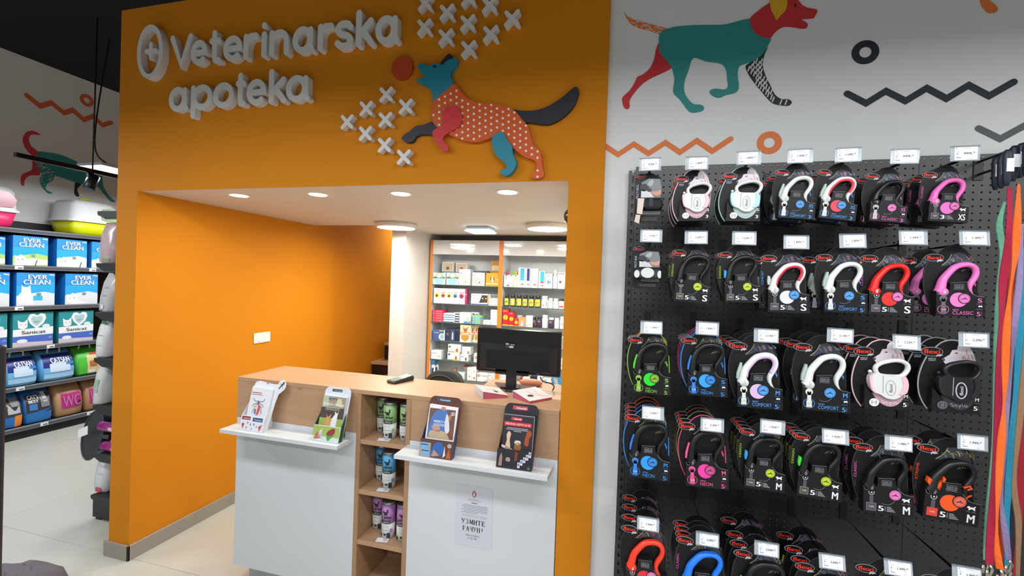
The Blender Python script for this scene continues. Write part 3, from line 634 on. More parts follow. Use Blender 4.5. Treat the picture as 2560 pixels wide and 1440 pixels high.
def h1(mb, mp, w, H):
    f = mp(0.0172)
    rect(mb, f, 0.14, 0.735, 0.55, 0.75, P_('#a0454a')); rect(mb, f, 0.14, 0.70, 0.62, 0.712, P_('#b35a5e'))
    g = mp(0.0165)
    for a in (-1, 1):
        for (p, q, s_) in (((.50, .56), (.50+.20*a, .585), (.50+.24*a, .63)), ((.50, .53), (.50+.16*a, .52), (.50+.24*a, .47)), ((.50, .51), (.50+.14*a, .47), (.50+.20*a, .34))):
            mb.stroke([p, q, s_], 0.014, lambda u, v: g(u, v), (0, 0.0003, 0), P_('#7c7684'))
    poly(mb, g, [(.50, .60), (.55, .56), (.53, .52), (.47, .52), (.45, .56)], P_('#6d6a7a'))
    poly(mb, g, [(.40, .50), (.60, .50), (.66, .40), (.60, .31), (.50, .29), (.40, .31), (.34, .40)], P_('#d9d2df'), 2)
    g2 = mp(0.016)
    poly(mb, g2, [(.52, .50), (.62, .49), (.62, .40), (.56, .31), (.49, .30)], P_('#d24a42')); poly(mb, g2, [(.36, .42), (.46, .42), (.47, .31), (.40, .32)], P_('#6b76ae')); poly(mb, g2, [(.38, .50), (.48, .50), (.44, .44), (.36, .44)], P_('#c9bf74'))
    t = TR(w, H); t2 = lambda u, v: vadd(t(u, v), (0, -0.0006, 0))
    rect(mb, t, .06, .215, .42, .285, P_('#8e2f3e')); mb.text('Advantix', .13, .232, .40, .265, t2, P_('#f0e0e0')); rect(mb, t, .52, .20, .94, .275, P_('#2b4a76')); mb.text('Foresto', .60, .218, .90, .255, t2, P_('#dfe6f0'))
    for i, (u, v, c) in enumerate(((.14, .10, '#c2453b'), (.33, .16, '#70717c'), (.46, .13, '#7c4a6a'), (.60, .14, '#4d5666'), (.86, .06, '#c2453b'), (.30, .06, '#66707c'), (.72, .10, '#8a8f9c'), (.92, .13, '#5d6878'), (.52, .05, '#9a9aa5'))):
        s = .05 if c == '#c2453b' else .022
        v = max(v, s*1.4+.01); poly(mb, t, [(u-s*1.2, v+s*.6), (u, v+s), (u+s*1.2, v+s*.6), (u, v-s*1.4)], P_(c))
    b = mp(0.0292); rect(mb, b, .62, .935, .70, .955, P_('#8d939c')); mb.stroke([b_ for b_ in ell(.66, .945, .055, .028, 12)], .006, lambda u, v: b(u, v), (0, .0003, 0), P_('#8d939c'), closed=True)
    mb.stroke([(1.18, .86), (1.29, .95), (1.36, .99)], .03, lambda u, v: b(u, v), (0, .0003, 0), INK); mb.stroke([(1.18, .96), (1.28, .93), (1.38, .95)], .008, lambda u, v: b(u, v), (0, .0003, 0), INK); mb.stroke([(1.30, .99), (1.28, .93), (1.34, .87)], .008, lambda u, v: b(u, v), (0, .0003, 0), INK)
WC_ = P_('#dadbe0')
holder('leaflet_holder', 'white leaflet holder with a tick drawing and round mosquito tab, leftmost of four', (597, 1067), (655, 1083), 1.148, WC_, WC_, h1, 'bulb')
def h2(mb, mp, w, H):
    f = mp(0.0172); g = mp(0.0166); h = mp(0.0158)
    rect(mb, f, .09, .62, .97, .83, P_('#9d8c78')); rect(mb, f, .08, .42, .96, .62, P_('#4a3c38')); rect(mb, f, .07, .06, .95, .42, P_('#93a84c'))
    poly(mb, g, [(.12, .62), (.35, .64), (.30, .83), (.11, .83)], P_('#aab79a')); poly(mb, g, [(.60, .66), (.88, .64), (.80, .80), (.66, .80)], P_('#c6c39a'))
    mb.text('Bubice i buve', .14, .665, .93, .715, h, P_('#dfe8e4'), bold=True, slant=0.2)
    for i in range(3): rect(mb, h, .25, .615-i*.02, .80, .622-i*.02, P_('#b8c0b2'))
    rect(mb, g, .34, .765, .62, .80, P_('#2c4a44')); mb.text('Advantage', .38, .773, .60, .792, h, P_('#d5ddd6'))
    poly(mb, g, [(.30, .28), (.34, .44), (.31, .52), (.36, .46), (.40, .44), (.52, .50), (.47, .41), (.50, .28)], P_('#cf935c'), 2)
    poly(mb, g, [(.52, .22), (.55, .42), (.64, .50), (.62, .57), (.70, .52), (.77, .56), (.74, .49), (.74, .36), (.70, .22)], P_('#dcdde2'), 2)
    t = TR(w, H)
    rect(mb, t, .0, .0, 1.0, .10, P_('#c3d1cf')); rect(mb, t, .01, .10, 1.0, .29, P_('#9cae58')); t2 = lambda u, v: vadd(t(u, v), (0, -0.0006, 0))
    poly(mb, t2, [(.06, .04), (.16, .18), (.20, .15), (.32, .22), (.36, .05)], P_('#b56a4a')); poly(mb, t2, [(.20, .02), (.24, .18), (.34, .24), (.36, .04)], P_('#e4e0e4'))
    poly(mb, t2, [(.52, .14), (.60, .22), (.80, .27), (.82, .17), (.66, .12)], P_('#8c3340'), 2); poly(mb, t2, [(.54, .12), (.60, .02), (.70, .08), (.80, .13)], P_('#4f9a30'), 2)
    b = mp(0.0292); rect(mb, b, .34, .915, .72, .965, P_('#2f4f38')); mb.text('Advantage', .42, .927, .70, .952, mp(0.0286), P_('#b9cdb4'))
holder('leaflet_holder', 'white and green leaflet holder with rabbits in grass, second from the left', (779, 1092), (845, 1106), 1.150, P_('#cfd3dc'), P_('#1d4a30'), h2)
def h3(mb, mp, w, H):
    f = mp(0.0172); g = mp(0.0166); h = mp(0.0160)
    rect(mb, f, .13, .30, .93, .80, P_('#6d4f49'))
    poly(mb, g, [(.14, .34), (.20, .62), (.34, .76), (.48, .80), (.66, .79), (.72, .62), (.66, .42), (.40, .36)], P_('#4a74b4'), 2)
    poly(mb, h, [(.15, .30), (.20, .42), (.48, .44), (.70, .42), (.84, .30)], P_('#b8a489')); poly(mb, h, [(.24, .50), (.46, .52), (.52, .42), (.34, .42)], P_('#c08f78'), 2)
    poly(mb, h, [(.46, .78), (.50, .84), (.60, .84), (.64, .78)], P_('#b98670')); poly(mb, h, [(.66, .72), (.74, .66), (.80, .44), (.70, .40), (.64, .52)], P_('#d8d6dc'), 2)
    poly(mb, h, [(.70, .70), (.84, .72), (.80, .60)], P_('#b37648')); poly(mb, h, [(.80, .36), (.90, .58), (.92, .34)], P_('#8c4a30'))
    mb.text('MESECI BE', .30, .565, .72, .605, mp(0.0152), P_('#dfe8f5'), bold=True)
    for i in range(2): rect(mb, mp(0.0152), .30, .535-i*.022, .68, .545-i*.022, P_('#cfd8e8'))
    t = TR(w, H); t2 = lambda u, v: vadd(t(u, v), (0, -0.0006, 0)); t3 = lambda u, v: vadd(t(u, v), (0, -0.0012, 0))
    rect(mb, t, 0, 0, 1, .295, P_('#5b3a30')); rect(mb, t2, 0, 0, .34, .24, P_('#98969a'))
    for (u, v) in ((.15, .19), (.20, .09)): mb.add([t3(*p) for p in ell(u, v, .11, .05, 12)], [list(range(12))], P_('#6ea9dc')); rect(mb, lambda a, b: vadd(t3(a, b), (0, -.0004, 0)), u-.12, v+.005, u+.10, v+.022, P_('#2a4b5a'))
    poly(mb, t2, [(.34, .02), (.42, .22), (.58, .27), (.70, .24), (.70, .06)], P_('#2f5fa6'), 2); poly(mb, t3, [(.38, .02), (.44, .14), (.62, .05)], P_('#c08658')); poly(mb, t3, [(.72, .02), (.76, .22), (.80, .06)], P_('#d8d2d0')); poly(mb, t3, [(.82, .02), (.90, .20), (.96, .02)], P_('#b05a28'))
    for fn, u, v in ((mp(0.0152), .86, .735), (t3, .90, .225)): mb.stroke(ell(u, v, .055, .026, 12), .012, lambda a, b: fn(a, b), (0, .0003, 0), P_('#d8d4d4'), closed=True); rect(mb, fn, u-.035, v-.004, u+.035, v+.004, P_('#d8d4d4')); rect(mb, fn, u-.006, v-.018, u+.006, v+.018, P_('#d8d4d4'))
    b = mp(0.0290); rect(mb, b, .30, .915, .74, .975, P_('#2f566e')); mb.text('Foresto', .40, .928, .70, .958, mp(0.0284), P_('#cfe2ee'), bold=True)
holder('leaflet_holder', 'brown leaflet holder with a blue jumper photograph, third from the left', (1047, 1131), (1129, 1143), 1.160, P_('#5a2f28'), P_('#24466e'), h3, 'foresto')
def h4(mb, mp, w, H):
    f = mp(0.0172); g = mp(0.0164)
    rect(mb, f, .09, .06, .96, .83, P_('#24242b')); rect(mb, g, .09, .818, .97, .832, P_('#8c8f95')); rect(mb, g, .955, .20, .975, .83, P_('#8c8f95'))
    rect(mb, g, .30, .74, .62, .79, P_('#c8384a')); mb.text('Advantix', .38, .75, .60, .778, mp(.0158), P_('#f3dfe2'), bold=True)
    rect(mb, g, .10, .645, .90, .715, P_('#c8202e')); mb.text('VIŠESTRUKA ZAŠTITA ZA PSE', .14, .665, .87, .695, mp(.0158), P_('#f2d6d8'), bold=True)
    for i, (a, b) in enumerate(((.20, .80), (.17, .83), (.40, .62))): rect(mb, g, a, .61-i*.024, b, .62-i*.024, P_('#b9bbc4'))
    poly(mb, g, [(.18, .28), (.22, .42), (.20, .50), (.26, .56), (.33, .52), (.30, .42), (.34, .28)], P_('#d9b99c'), 2); poly(mb, g, [(.08, .30), (.08, .34), (.20, .32), (.50, .26), (.40, .25)], P_('#d9cfc4'))
    poly(mb, g, [(.72, .38), (.76, .52), (.80, .60), (.88, .60), (.92, .54), (.86, .48), (.84, .36)], P_('#a8481f'), 2); poly(mb, g, [(.46, .24), (.46, .38), (.62, .38), (.62, .24)], P_('#9c5a26'), 2); poly(mb, g, [(.46, .36), (.46, .42), (.61, .42), (.61, .36)], P_('#d8cdb8'), 2)
    t = TR(w, H); t2 = lambda u, v: vadd(t(u, v), (0, -0.0006, 0)); rect(mb, t, 0, 0, 1, .295, P_('#1c1c26'))
    poly(mb, t2, [(.06, .03), (.08, .16), (.12, .24), (.16, .18), (.16, .03)], P_('#a07a6c')); poly(mb, t2, [(.26, .12), (.28, .17), (.38, .17), (.38, .11)], P_('#a08a7c'), 2); poly(mb, t2, [(.50, .12), (.52, .28), (.60, .26), (.58, .14)], P_('#7a3620'))
    for i in range(5): rect(mb, t2, .60+.075*i, .03+.045*i, .67+.075*i, .115+.045*i, P_('#d3cdd8')); rect(mb, lambda a, b: vadd(t2(a, b), (0, -.0005, 0)), .615+.075*i, .06+.045*i, .655+.075*i, .10+.045*i, P_('#7a6a8c'))
    rect(mb, t2, .88, .035, .96, .045, P_('#4fae72')); rect(mb, t2, .915, .01, .925, .075, P_('#4fae72'))
    b = mp(0.0290); rect(mb, b, .30, .90, .74, .965, P_('#c04a58')); mb.text('Advantix', .40, .915, .71, .948, mp(.0284), P_('#f5e3e6'), bold=True)
holder('leaflet_holder', 'black leaflet holder with a red headline and dogs, rightmost of the four', (1240, 1161), (1328, 1175), 1.164, P_('#1f1f26'), P_('#6a1d26'), h4)
# ------------------------------------------------------------------ things on the counter top
CTZ = CT+0.0006
r = empty('card_terminal', (-1.178, 2.185, CTZ), 'black payment card terminal lying on the oak counter top', 'card terminal'); r.rotation_euler = (0, 0, radians(-20)); r.scale = (.78, .78, .78); TM = M('#1c1d22', 0.35)
mb = MB(); mb.loft([[(-.037, -.085, 0), (.037, -.085, 0), (.037, .085, 0), (-.037, .085, 0)], [(-.040, -.088, .012), (.040, -.088, .012), (.040, .088, .020), (-.040, .088, .020)], [(-.036, -.084, .020), (.036, -.084, .020), (.036, .082, .036), (-.036, .082, .036)]], TM, smooth=False); mb.build('body', r)
zt = lambda y: .0205+.016*(y+.084)/.166
mb = MB(); mb.add([(-.031, .005, zt(.005)), (.031, .005, zt(.005)), (.031, .075, zt(.075)), (-.031, .075, zt(.075))], [[0, 1, 2, 3]], P_('#9fb0b4', 0.15)); mb.build('screen', r)
for i in range(4):
    for j in range(3):
        x = -.021+j*.021; y = -.074+i*.018; col = ('#b8434a', '#c9b45a', '#5aa06a')[j] if i == 0 else '#8fa2a6'
        mb = MB(); mb.box((x-.008, y-.006, zt(y)-.002), (x+.008, y+.006, zt(y)+.0015), P_(col)); mb.build('key', r)
# ring binders
def binder(c, rot, label, flip):
    r = empty('ring_binder', c, label, 'binder', 'pale ring binders on the counter top'); r.rotation_euler = (0, 0, radians(rot))
    L, Wd = 0.150, 0.125; zs, ze = 0.034, 0.010
    prof = [(0, 0), (Wd, 0), (Wd, ze), (0, zs)]
    mb = MB(); C1 = M('#ddd2d2', 0.5); mb.add([(0, -L/2, zs+.0012), (Wd, -L/2, ze+.0012), (Wd, L/2, ze+.0012), (0, L/2, zs+.0012), (0, -L/2, zs), (Wd, -L/2, ze), (Wd, L/2, ze), (0, L/2, zs)], [[0, 1, 2, 3], [7, 6, 5, 4], [0, 4, 5, 1], [1, 5, 6, 2], [2, 6, 7, 3], [3, 7, 4, 0]], C1); mb.build('cover', r)
    mb = MB(); mb.slab([(0, -L/2, 0), (0, L/2, 0), (0, L/2, zs), (0, -L/2, zs)], (-0.0015, 0, 0), M('#b9bccb', 0.3)); mb.build('spine', r)
    mb = MB(); PK = M('#b9536a', 0.6); mb.slab([(0.001, -L/2+.004, .0002), (Wd-.003, -L/2+.004, .0002), (Wd-.003, -L/2+.004, ze-.0005), (0.001, -L/2+.004, zs-.0015)], (0, L-.008, 0), PK)
    mb.build('pages', r)
    mb = MB(); q = lambda u, v: (u, v, zs+(ze-zs)*u/Wd+.0016); mb.add([q(.078+.012*cos(a), -.028+.018*sin(a)) for a in (i*pi/6 for i in range(12))], [list(range(12))], P_('#4a4348')); mb.stroke([(.02, .05), (.06, .02), (.10, .03)], .006, q, (0, 0, -.0002), P_('#e8bfc0')); mb.stroke([(.03, -.01), (.07, .0), (.11, .05)], .008, q, (0, 0, -.0002), P_('#c8bcb6')); mb.build('print', r)
binder((-0.692, 2.075, CTZ), 34, 'pale ring binder with pink pages left of the monitor foot', 0)
binder((-0.482, 2.150, CTZ), -36, 'pale ring binder with pink pages right of the monitor foot', 1)
# monitor
ya = 2.24
A = onY(1194, 817, ya); B = onY(1405, 826, ya); Cc = onY(1398, 944, ya)
r = empty('monitor', (-0.56, 2.24, CTZ), 'black computer monitor seen from behind on the counter top', 'monitor')
def mpart(name, mb): o = mb.build(name, r); o.matrix_parent_inverse = Matrix.Translation((0.56, -2.24, -CTZ)); return o
MK = M('#0f0e11', 0.28, noise=0.05)
tl, tr, bl = A, (B[0], ya, A[2]-0.002), (A[0]+0.012, ya, Cc[2]+0.006)
mb = MB(); mb.box((A[0], ya, Cc[2]), (B[0], ya+0.018, A[2]), MK, 0.005); mb.loft([[(A[0]+.02, ya, Cc[2]+.01), (B[0]-.02, ya, Cc[2]+.01), (B[0]-.02, ya, Cc[2]+.15), (A[0]+.02, ya, Cc[2]+.15)], [(A[0]+.06, ya-.018, Cc[2]+.02), (B[0]-.06, ya-.018, Cc[2]+.02), (B[0]-.06, ya-.018, Cc[2]+.12), (A[0]+.06, ya-.018, Cc[2]+.12)]][::-1], MK, smooth=False); mpart('housing', mb)
mb = MB(); mb.box((A[0]+.004, ya+.018, Cc[2]+.01), (B[0]-.004, ya+.020, A[2]-.005), M('#2b3a4a', 0.1)); mpart('screen', mb)
mb = MB(); mb.box((-0.60, ya-.016, 1.158), (-0.545, ya+.006, Cc[2]+.06), MK, 0.004); mb.box((-0.66, ya-.014, Cc[2]-.006), (-0.48, ya+.004, Cc[2]+.01), MK, .003); mpart('neck', mb)
mb = MB(); mb.slab([(-0.690, 2.34, CTZ+.010), (-0.590, 2.185, CTZ+.010), (-0.530, 2.185, CTZ+.010), (-0.45, 2.34, CTZ+.010)], (0, 0, -.010), M('#3b3b40', 0.2)); mb.slab([(-0.620, 2.20, CTZ+.022), (-0.525, 2.20, CTZ+.022), (-0.530, 2.26, CTZ+.022), (-0.615, 2.26, CTZ+.022)], (0, 0, -.012), MK); mpart('foot', mb)
mb = MB(); g = lambda a, b: (-0.585+a, ya-.0187, 1.375+b)
for (a, b, c, d, col) in ((-.02, .004, -.002, .014, '#8f9094'), (.006, .004, .028, .010, '#8f9094'), (-.001, -.010, .022, .0, '#b5b6b8'), (-.02, -.010, -.004, .0, '#3c3c40')): mb.add([g(a, b), g(c, b), g(c, d), g(a, d)], [[0, 1, 2, 3]], P_(col))
mb.text('T17', .012, .0045, .028, .0095, lambda a, b: (-0.585+a, ya-.019, 1.375+b), INK); mpart('rating_plate', mb)
mb = MB(); mb.tube(spline([onY(1351, 943, 2.23), onY(1357, 953, 2.22), onY(1380, 960, 2.25), onY(1385, 968, 2.28), (-0.365, 2.30, CTZ+.004)], 4, False), 0.0035, MK, 6); mpart('cable', mb)
mb = MB(); mb.box((-0.44, ya-.012, Cc[2]+.004), (-0.42, ya-.001, Cc[2]+.016), P_('#23276e')); mpart('plug', mb)
# orange pouch behind the monitor
mb = MB(); mb.loft([[(-0.50+dx*s, 2.385+dy*s, CTZ+z) for dx, dy in ell(0, 0, .065, .03, 14)] for s, z in ((.8, 0), (1, .010), (.95, .022), (.6, .032))], M('#d98a66', .5)); tag(mb.build('soft_pouch'), 'small orange pouch lying behind the monitor foot', 'pouch')
# chair back behind the counter
r = empty('desk_chair', (-1.18, 2.75, 0), 'dark desk chair behind the counter, its backrest showing above the top', 'chair'); FB = M('#2a2826', .7)
mb = MB(); mb.loft([[(a*w_, y, z) for a in (-1,)] + [(x_*w_, y+.0, z) for x_ in (-.5, 0, .5, 1)] + [(x_*w_, y+.06, z) for x_ in (1, .5, 0, -.5, -1)] for w_, y, z in ((.15, 0, .60), (.155, 0.01, .80), (.145, .015, .95), (.13, .02, 1.02), (.105, .03, 1.06), (.07, .035, 1.085), (.03, .04, 1.092))], FB); mb.build('backrest', r)
mb = MB(); mb.tube(spline([(-.13, -.012, .97), (-.09, -.012, 1.03), (-.03, -.010, 1.065), (.04, -.010, 1.06), (.10, -.012, 1.02), (.13, -.012, .97)], 3, False), .008, M('#141414', .6), 8); mb.build('backrest_trim', r)
mb = MB(); mb.box((-.23, -.40, .44), (.23, .02, .52), FB, .02); mb.build('seat', r)
mb = MB(); mb.lathe([(.03, .10), (.03, .44)], (0, -.14, 0), BLK, seg=12)
mb.build('column', r)
for k in range(5):
    a = 2*pi*k/5; mb = MB(); mb.tube([(0, -.14, .10), (.23*cos(a), -.14+.23*sin(a), .07)], .018, BLK, 8); mb.lathe([(.025, 0), (.03, .025), (.025, .05)], (.23*cos(a), -.14+.23*sin(a), 0), BLK, seg=10); mb.build('leg', r)
# black drawer unit in the passage
r = empty('drawer_unit', (-2.55, 4.6, 0), 'black drawer unit with an oak top in the passage behind the white column', 'cabinet')
def dp(name, mb): o = mb.build(name, r); o.matrix_parent_inverse = Matrix.Translation((2.55, -4.6, 0)); return o
mb = MB(); mb.box((-2.755, 4.445, 0), (-2.10, 5.0, .735), BLK); dp('carcass', mb)
mb = MB(); mb.box((-2.765, 4.43, .736), (-2.09, 5.0, .765), OAK, .002); dp('worktop', mb)
for z in (.50, .25, .02):
    mb = MB(); mb.box((-2.75, 4.435, z), (-2.105, 4.4445, z+.228), M('#15110f', .4), .002); q = dp('drawer', mb)
    mb = MB(); mb.lathe([(.008, 0), (.012, -.012), (.011, -.018)], (-2.56, 4.435, z+.13), METAL, axis='y', seg=10); o = mb.build('knob', q)
r = empty('small_cabinet', (-2.5, 4.78, .7655), 'small black cabinet with an oak cap standing on the drawer unit', 'cabinet')
mb = MB(); mb.box((-.20, -.17, 0), (.20, .17, .165), BLK); mb.build('carcass', r); mb = MB(); mb.box((-.207, -.18, .1655), (.207, .175, .192), OAK, .002); mb.build('cap', r)
# ------------------------------------------------------------------ pharmacy shelving on the alcove's rear wall
YS = 4.10; ORS = M('#e07a17', .4, noise=0.02); GLZ = clear_mat('#7fa39a', 0.35, .05); SB = M('#d6d8da', .5, noise=.01)
ps = empty('pharmacy_shelving', (-1.2, YS, 0), 'white pharmacy shelving with orange uprights and glass shelves on the alcove rear wall', 'shelving')
def pp(name, mb): o = mb.build(name, ps); o.matrix_parent_inverse = Matrix.Translation((1.2, -YS, 0)); return o
YB_ = 4.175; ZSH = [1.660, 1.473, 1.288, 1.102, 0.915, 0.733]
# (the wall behind is a little further back, so the bays are recessed)
BK_ = 4.38
for x0, x1 in ((-1.925, -1.900), (-1.2095, -1.172), (-0.483, -0.445)):
    mb = MB(); mb.box((x0, YS-.006, 0.0), (x1, YS+.0, 2.098), ORS); pp('upright_edge', mb)
    mb = MB(); mb.box((x0, YS+.0005, 0.0), (x1, BK_, 2.098), SB); pp('upright', mb)
mb = MB(); mb.box((-1.90, BK_-.015, 0.0), (-0.483, BK_, 2.098), SB); pp('back_panel', mb)
GLOSS = M('#d5d2d0', .06, noise=0, spec=.7, coat=.5)
for x0, x1 in ((-1.899, -1.2105), (-1.171, -.484)):
    mb = MB(); mb.box((x0, YS-.004, 1.958), (x1, YS+.014, 2.098), GLOSS, .001); pp('fascia', mb)
    mb = MB(); mb.box((x0, YS+.016, 2.07), (x1, BK_-.016, 2.088), SB); pp('top_board', mb)
    mb = MB(); mb.box((x0, YS+.002, .0), (x1, BK_-.016, .50), SB); pp('base_cabinet', mb)
    for z in ZSH:
        mb = MB(); mb.box((x0+.001, YS+.002, z-.006), (x1-.001, BK_-.016, z), GLZ); mb.box((x0+.001, YS+.0008, z-.006), (x1-.001, YS+.0018, z), P_('#4d5f5c', .2)); pp('glass_shelf', mb)
def s4(cx, cy): return (1060+cx/5.538, 580+cy/5.538)
def s5(cx, cy): return (1060+cx/6.0, 780+cy/6.0)
SHN = ['top shelf', 'second shelf', 'third shelf', 'fourth shelf', 'fifth shelf', 'lowest visible shelf']
PT = [0]
def prod(sc, sh, cx0, cx1, cyt, label, base='#e4e5e6', pr=(), dy=0.0, depth=0.07, kind='box', lid=None, z0=None, grp=None, name=None, hh=None):
    """one packet: crop coordinates of its left, right and top edges on the shelf front plane"""
    yf = YS+.012+dy
    a = onY(*sc(cx0, cyt), yf); b = onY(*sc(cx1, cyt), yf)
    zb = ZSH[sh]+.0006 if z0 is None else z0
    x0, x1, zt_ = a[0], b[0], a[2]
    if hh: zt_ = zb+hh
    if sc(cx0, 0)[0] < 1250 and x0 < -1.3 or x1 < -1.15: x1 = min(x1, -1.2112)
    else: x0 = max(x0, -1.1702)
    x0 = max(x0, -1.8985); w = max(x1-x0, .008); h = max(zt_-zb, .008)
    nm = name or {'box': 'medicine_box', 'jar': 'pill_jar', 'bottle': 'bottle'}[kind]
    cat = {'box': 'box', 'jar': 'jar', 'bottle': 'bottle'}[kind]
    r = empty(nm, (x0, yf, zb), label, cat, grp or ('medicine packets on the %s' % SHN[sh]))
    if kind == 'box':
        mb = MB(); mb.box((0, 0, 0), (w-.0008, depth, h), M(base, .45, noise=0)); mb.build('carton', r)
        mp = lambda u, v: (u*w, -.0008, v*h); mp2 = lambda u, v: (u*w, -.0014, v*h)
    elif kind == 'jar':
        mb = MB(); R_ = w/2*.96; mb.lathe([(R_*.96, 0), (R_, .003), (R_, h*.70), (R_*.72, h*.80)], (w/2, R_, 0), M(base, .35, noise=0), seg=18); mb.build('container', r)
        mb = MB(); mb.lathe([(R_*.82, h*.80), (R_*.84, h*.82), (R_*.84, h*.99), (R_*.78, h)], (w/2, R_, 0), M(lid or '#e8e8e8', .4, noise=0), seg=18); mb.build('lid', r)
        mp = lambda u, v: (w/2+(R_+.0006)*sin((u-.5)*2.0), R_-(R_+.0006)*cos((u-.5)*2.0), v*h); mp2 = lambda u, v: (w/2+(R_+.0012)*sin((u-.5)*2.0), R_-(R_+.0012)*cos((u-.5)*2.0), v*h)
    else:
        mb = MB(); R_ = w/2; mb.lathe([(R_*.95, 0), (R_, .004), (R_, h*.62), (R_*.6, h*.72)], (w/2, R_, 0), M(base, .35, noise=0), seg=16); mb.build('container', r)
        mb = MB(); mb.lathe([(R_*.62, h*.72), (R_*.62, h*.99), (R_*.5, h)], (w/2, R_, 0), M(lid or '#e8e8e8', .4, noise=0), seg=16); mb.build('lid', r)
        mp = lambda u, v: (w/2+(R_+.0006)*sin((u-.5)*2.0), R_-(R_+.0006)*cos((u-.5)*2.0), v*h); mp2 = mp
    if pr:
        mb = MB(); e_ = 0
        if kind == 'box':
            mp = lambda u, v: (min(max(u, .01), .98)*w, -.0006-e_, min(max(v, .01), .99)*h); mp2 = mp
        for q in pr:
            t = q[0]; e_ += .00025
            if t == 'r':      # rectangle, subdivided across for round packs
                _, u0, v0, u1, v1, c = q; n = 1 if kind == 'box' else 5
                for i in range(n): mb.add([mp(u0+(u1-u0)*i/n, v0), mp(u0+(u1-u0)*(i+1)/n, v0), mp(u0+(u1-u0)*(i+1)/n, v1), mp(u0+(u1-u0)*i/n, v1)], [[0, 1, 2, 3]], P_(c))
            elif t == 'c':
                _, u, v, rr, c = q; k = w/h; mb.add([mp2(u+rr*cos(a_*pi/6), v+rr*k*sin(a_*pi/6)) for a_ in range(12)], [list(range(12))], P_(c))
            elif t == 'p': mb.add([mp2(*p) for p in q[1]], [list(range(len(q[1])))], P_(q[2]))
            elif t == 't': mb.text(q[1], q[2], q[3], q[4], q[5], mp2, P_(q[6]), bold=len(q) > 7)
            elif t == 'v': mb.text(q[1], q[2], q[3], q[4], q[5], mp2, P_(q[6]), rot=True)
        mb.build('printed_front', r)
    return r
WB = '#e6e6e8'
# bay left, top shelf
TW = [('r', 0, .45, 1, .60, '#3f6f86'), ('c', .5, .25, .40, '#8fb9dc'), ('r', .05, .62, .95, .98, '#b9a58c'), ('c', .5, .74, .14, '#6d4b34'), ('t', 'Foresto', .2, .49, .8, .57, '#e8eef2')]
prod(s4, 0, 255, 410, 420, 'white collar box with a dog picture, back left on the top shelf', WB, TW, dy=.11)
prod(s4, 0, 445, 600, 430, 'white collar box with a pale cat picture, back middle on the top shelf', WB, TW, dy=.11)
TW2 = [('c', .5, .55, .44, '#a8b48c'), ('c', .5, .30, .38, '#8fbce0'), ('r', .02, .52, .98, .64, '#35606f'), ('c', .5, .76, .16, '#ddd0bc'), ('t', 'Foresto', .3, .55, .85, .61, '#e8eef2')]
prod(s4, 0, 130, 298, 562, 'round topped white collar tin with a cat picture, first on the top shelf', WB, TW2)
prod(s4, 0, 315, 482, 562, 'round topped white collar tin with a dog picture, second on the top shelf', WB, TW2)
prod(s4, 0, 490, 640, 512, 'white and grey box with a cut-out handle, beside the collar tins', WB, [('p', [(.05, .55), (.5, .65), (.95, .40), (.95, .05), (.55, .05), (.05, .25)], '#c6bdba'), ('c', .58, .2, .12, '#f2f2f2'), ('c', .6, .2, .05, '#3a3a3a'), ('r', .1, .72, .25, .76, '#a0453a')], depth=.12)
prod(s4, 0, 670, 842, 560, 'white and grey box under a navy packet on the top shelf', WB, [('p', [(.05, .55), (.5, .65), (.95, .40), (.95, .05), (.55, .05), (.05, .25)], '#bfb6b4'), ('c', .58, .26, .12, '#f2f2f2'), ('c', .6, .26, .06, '#3a3a3a'), ('r', .1, .80, .25, .84, '#a0453a')], depth=.12)
prod(s4, 0, 690, 878, 515, 'flat navy packet lying on the white box of the top shelf', '#2f3a4c', [('t', 'FRONT', .1, .3, .6, .7, '#8892a8')], z0=ZSH[0]+.124, hh=.022, dy=.01, depth=.1)
prod(s4, 0, 860, 1040, 565, 'golden box with a small dog face, last on the left bay top shelf', '#d8951f', [('r', 0, .16, 1, .22, '#f0e2c8'), ('p', [(.34, .72), (.42, .60), (.56, .62), (.66, .74), (.62, .40), (.50, .26), (.40, .40)], '#e9dfd2'), ('p', [(.34, .72), (.42, .60), (.44, .44), (.38, .42)], '#3a3028'), ('p', [(.66, .74), (.58, .60), (.56, .44), (.63, .42)], '#3a3028'), ('c', .9, .52, .04, '#e9dcc0'), ('c', .9, .38, .04, '#e9dcc0')], depth=.06)
prod(s4, 0, 930, 1040, 400, 'tall amber hanging pack behind the golden box', '#c98a1f', [('r', .1, .62, 1, .82, '#e0cdb0'), ('c', .7, .42, .25, '#6a3a22')], dy=.12, depth=.03)
# second shelf
for i, (a, b, c, n) in enumerate(((140, 225, '#e2b51c', 'yellow'), (228, 310, '#d9703a', 'orange'), (311, 392, '#9fb52c', 'green'), (396, 478, '#5c8fb8', 'blue'), (480, 570, '#c2306a', 'pink'))):
    prod(s4, 1, a, b, 775+3*i, 'tall white flea treatment box with a %s ring, one of five in a row' % n, WB, [('c', .48, .52, .36, c), ('c', .48, .50, .20, '#5a3426'), ('r', .1, .90, .8, .93, '#b9a8b0'), ('r', .2, .72, .9, .76, c), ('r', .15, .2, .3, .23, '#777777')], depth=.05)
prod(s4, 1, 571, 599, 788, 'magenta box edge at the end of the five ringed boxes', '#a8285f', (('r', .1, .62, .9, .66, '#e2c7d2'),), depth=.05)
prod(s4, 1, 655, 905, 852, 'wide white box with a dark lozenge and orange end on the second shelf', WB, [('r', 0, 0, 1, .10, '#2b4c86'), ('p', [(.44, .2), (.60, .90), (.94, .88), (.98, .25)], '#3b332f'), ('c', .64, .6, .035, '#d8c8ba'), ('c', .82, .6, .035, '#d8c8ba'), ('r', .9, .1, 1, .95, '#d98a2c'), ('t', 'Advantage', .06, .80, .5, .90, '#4d6a94')])
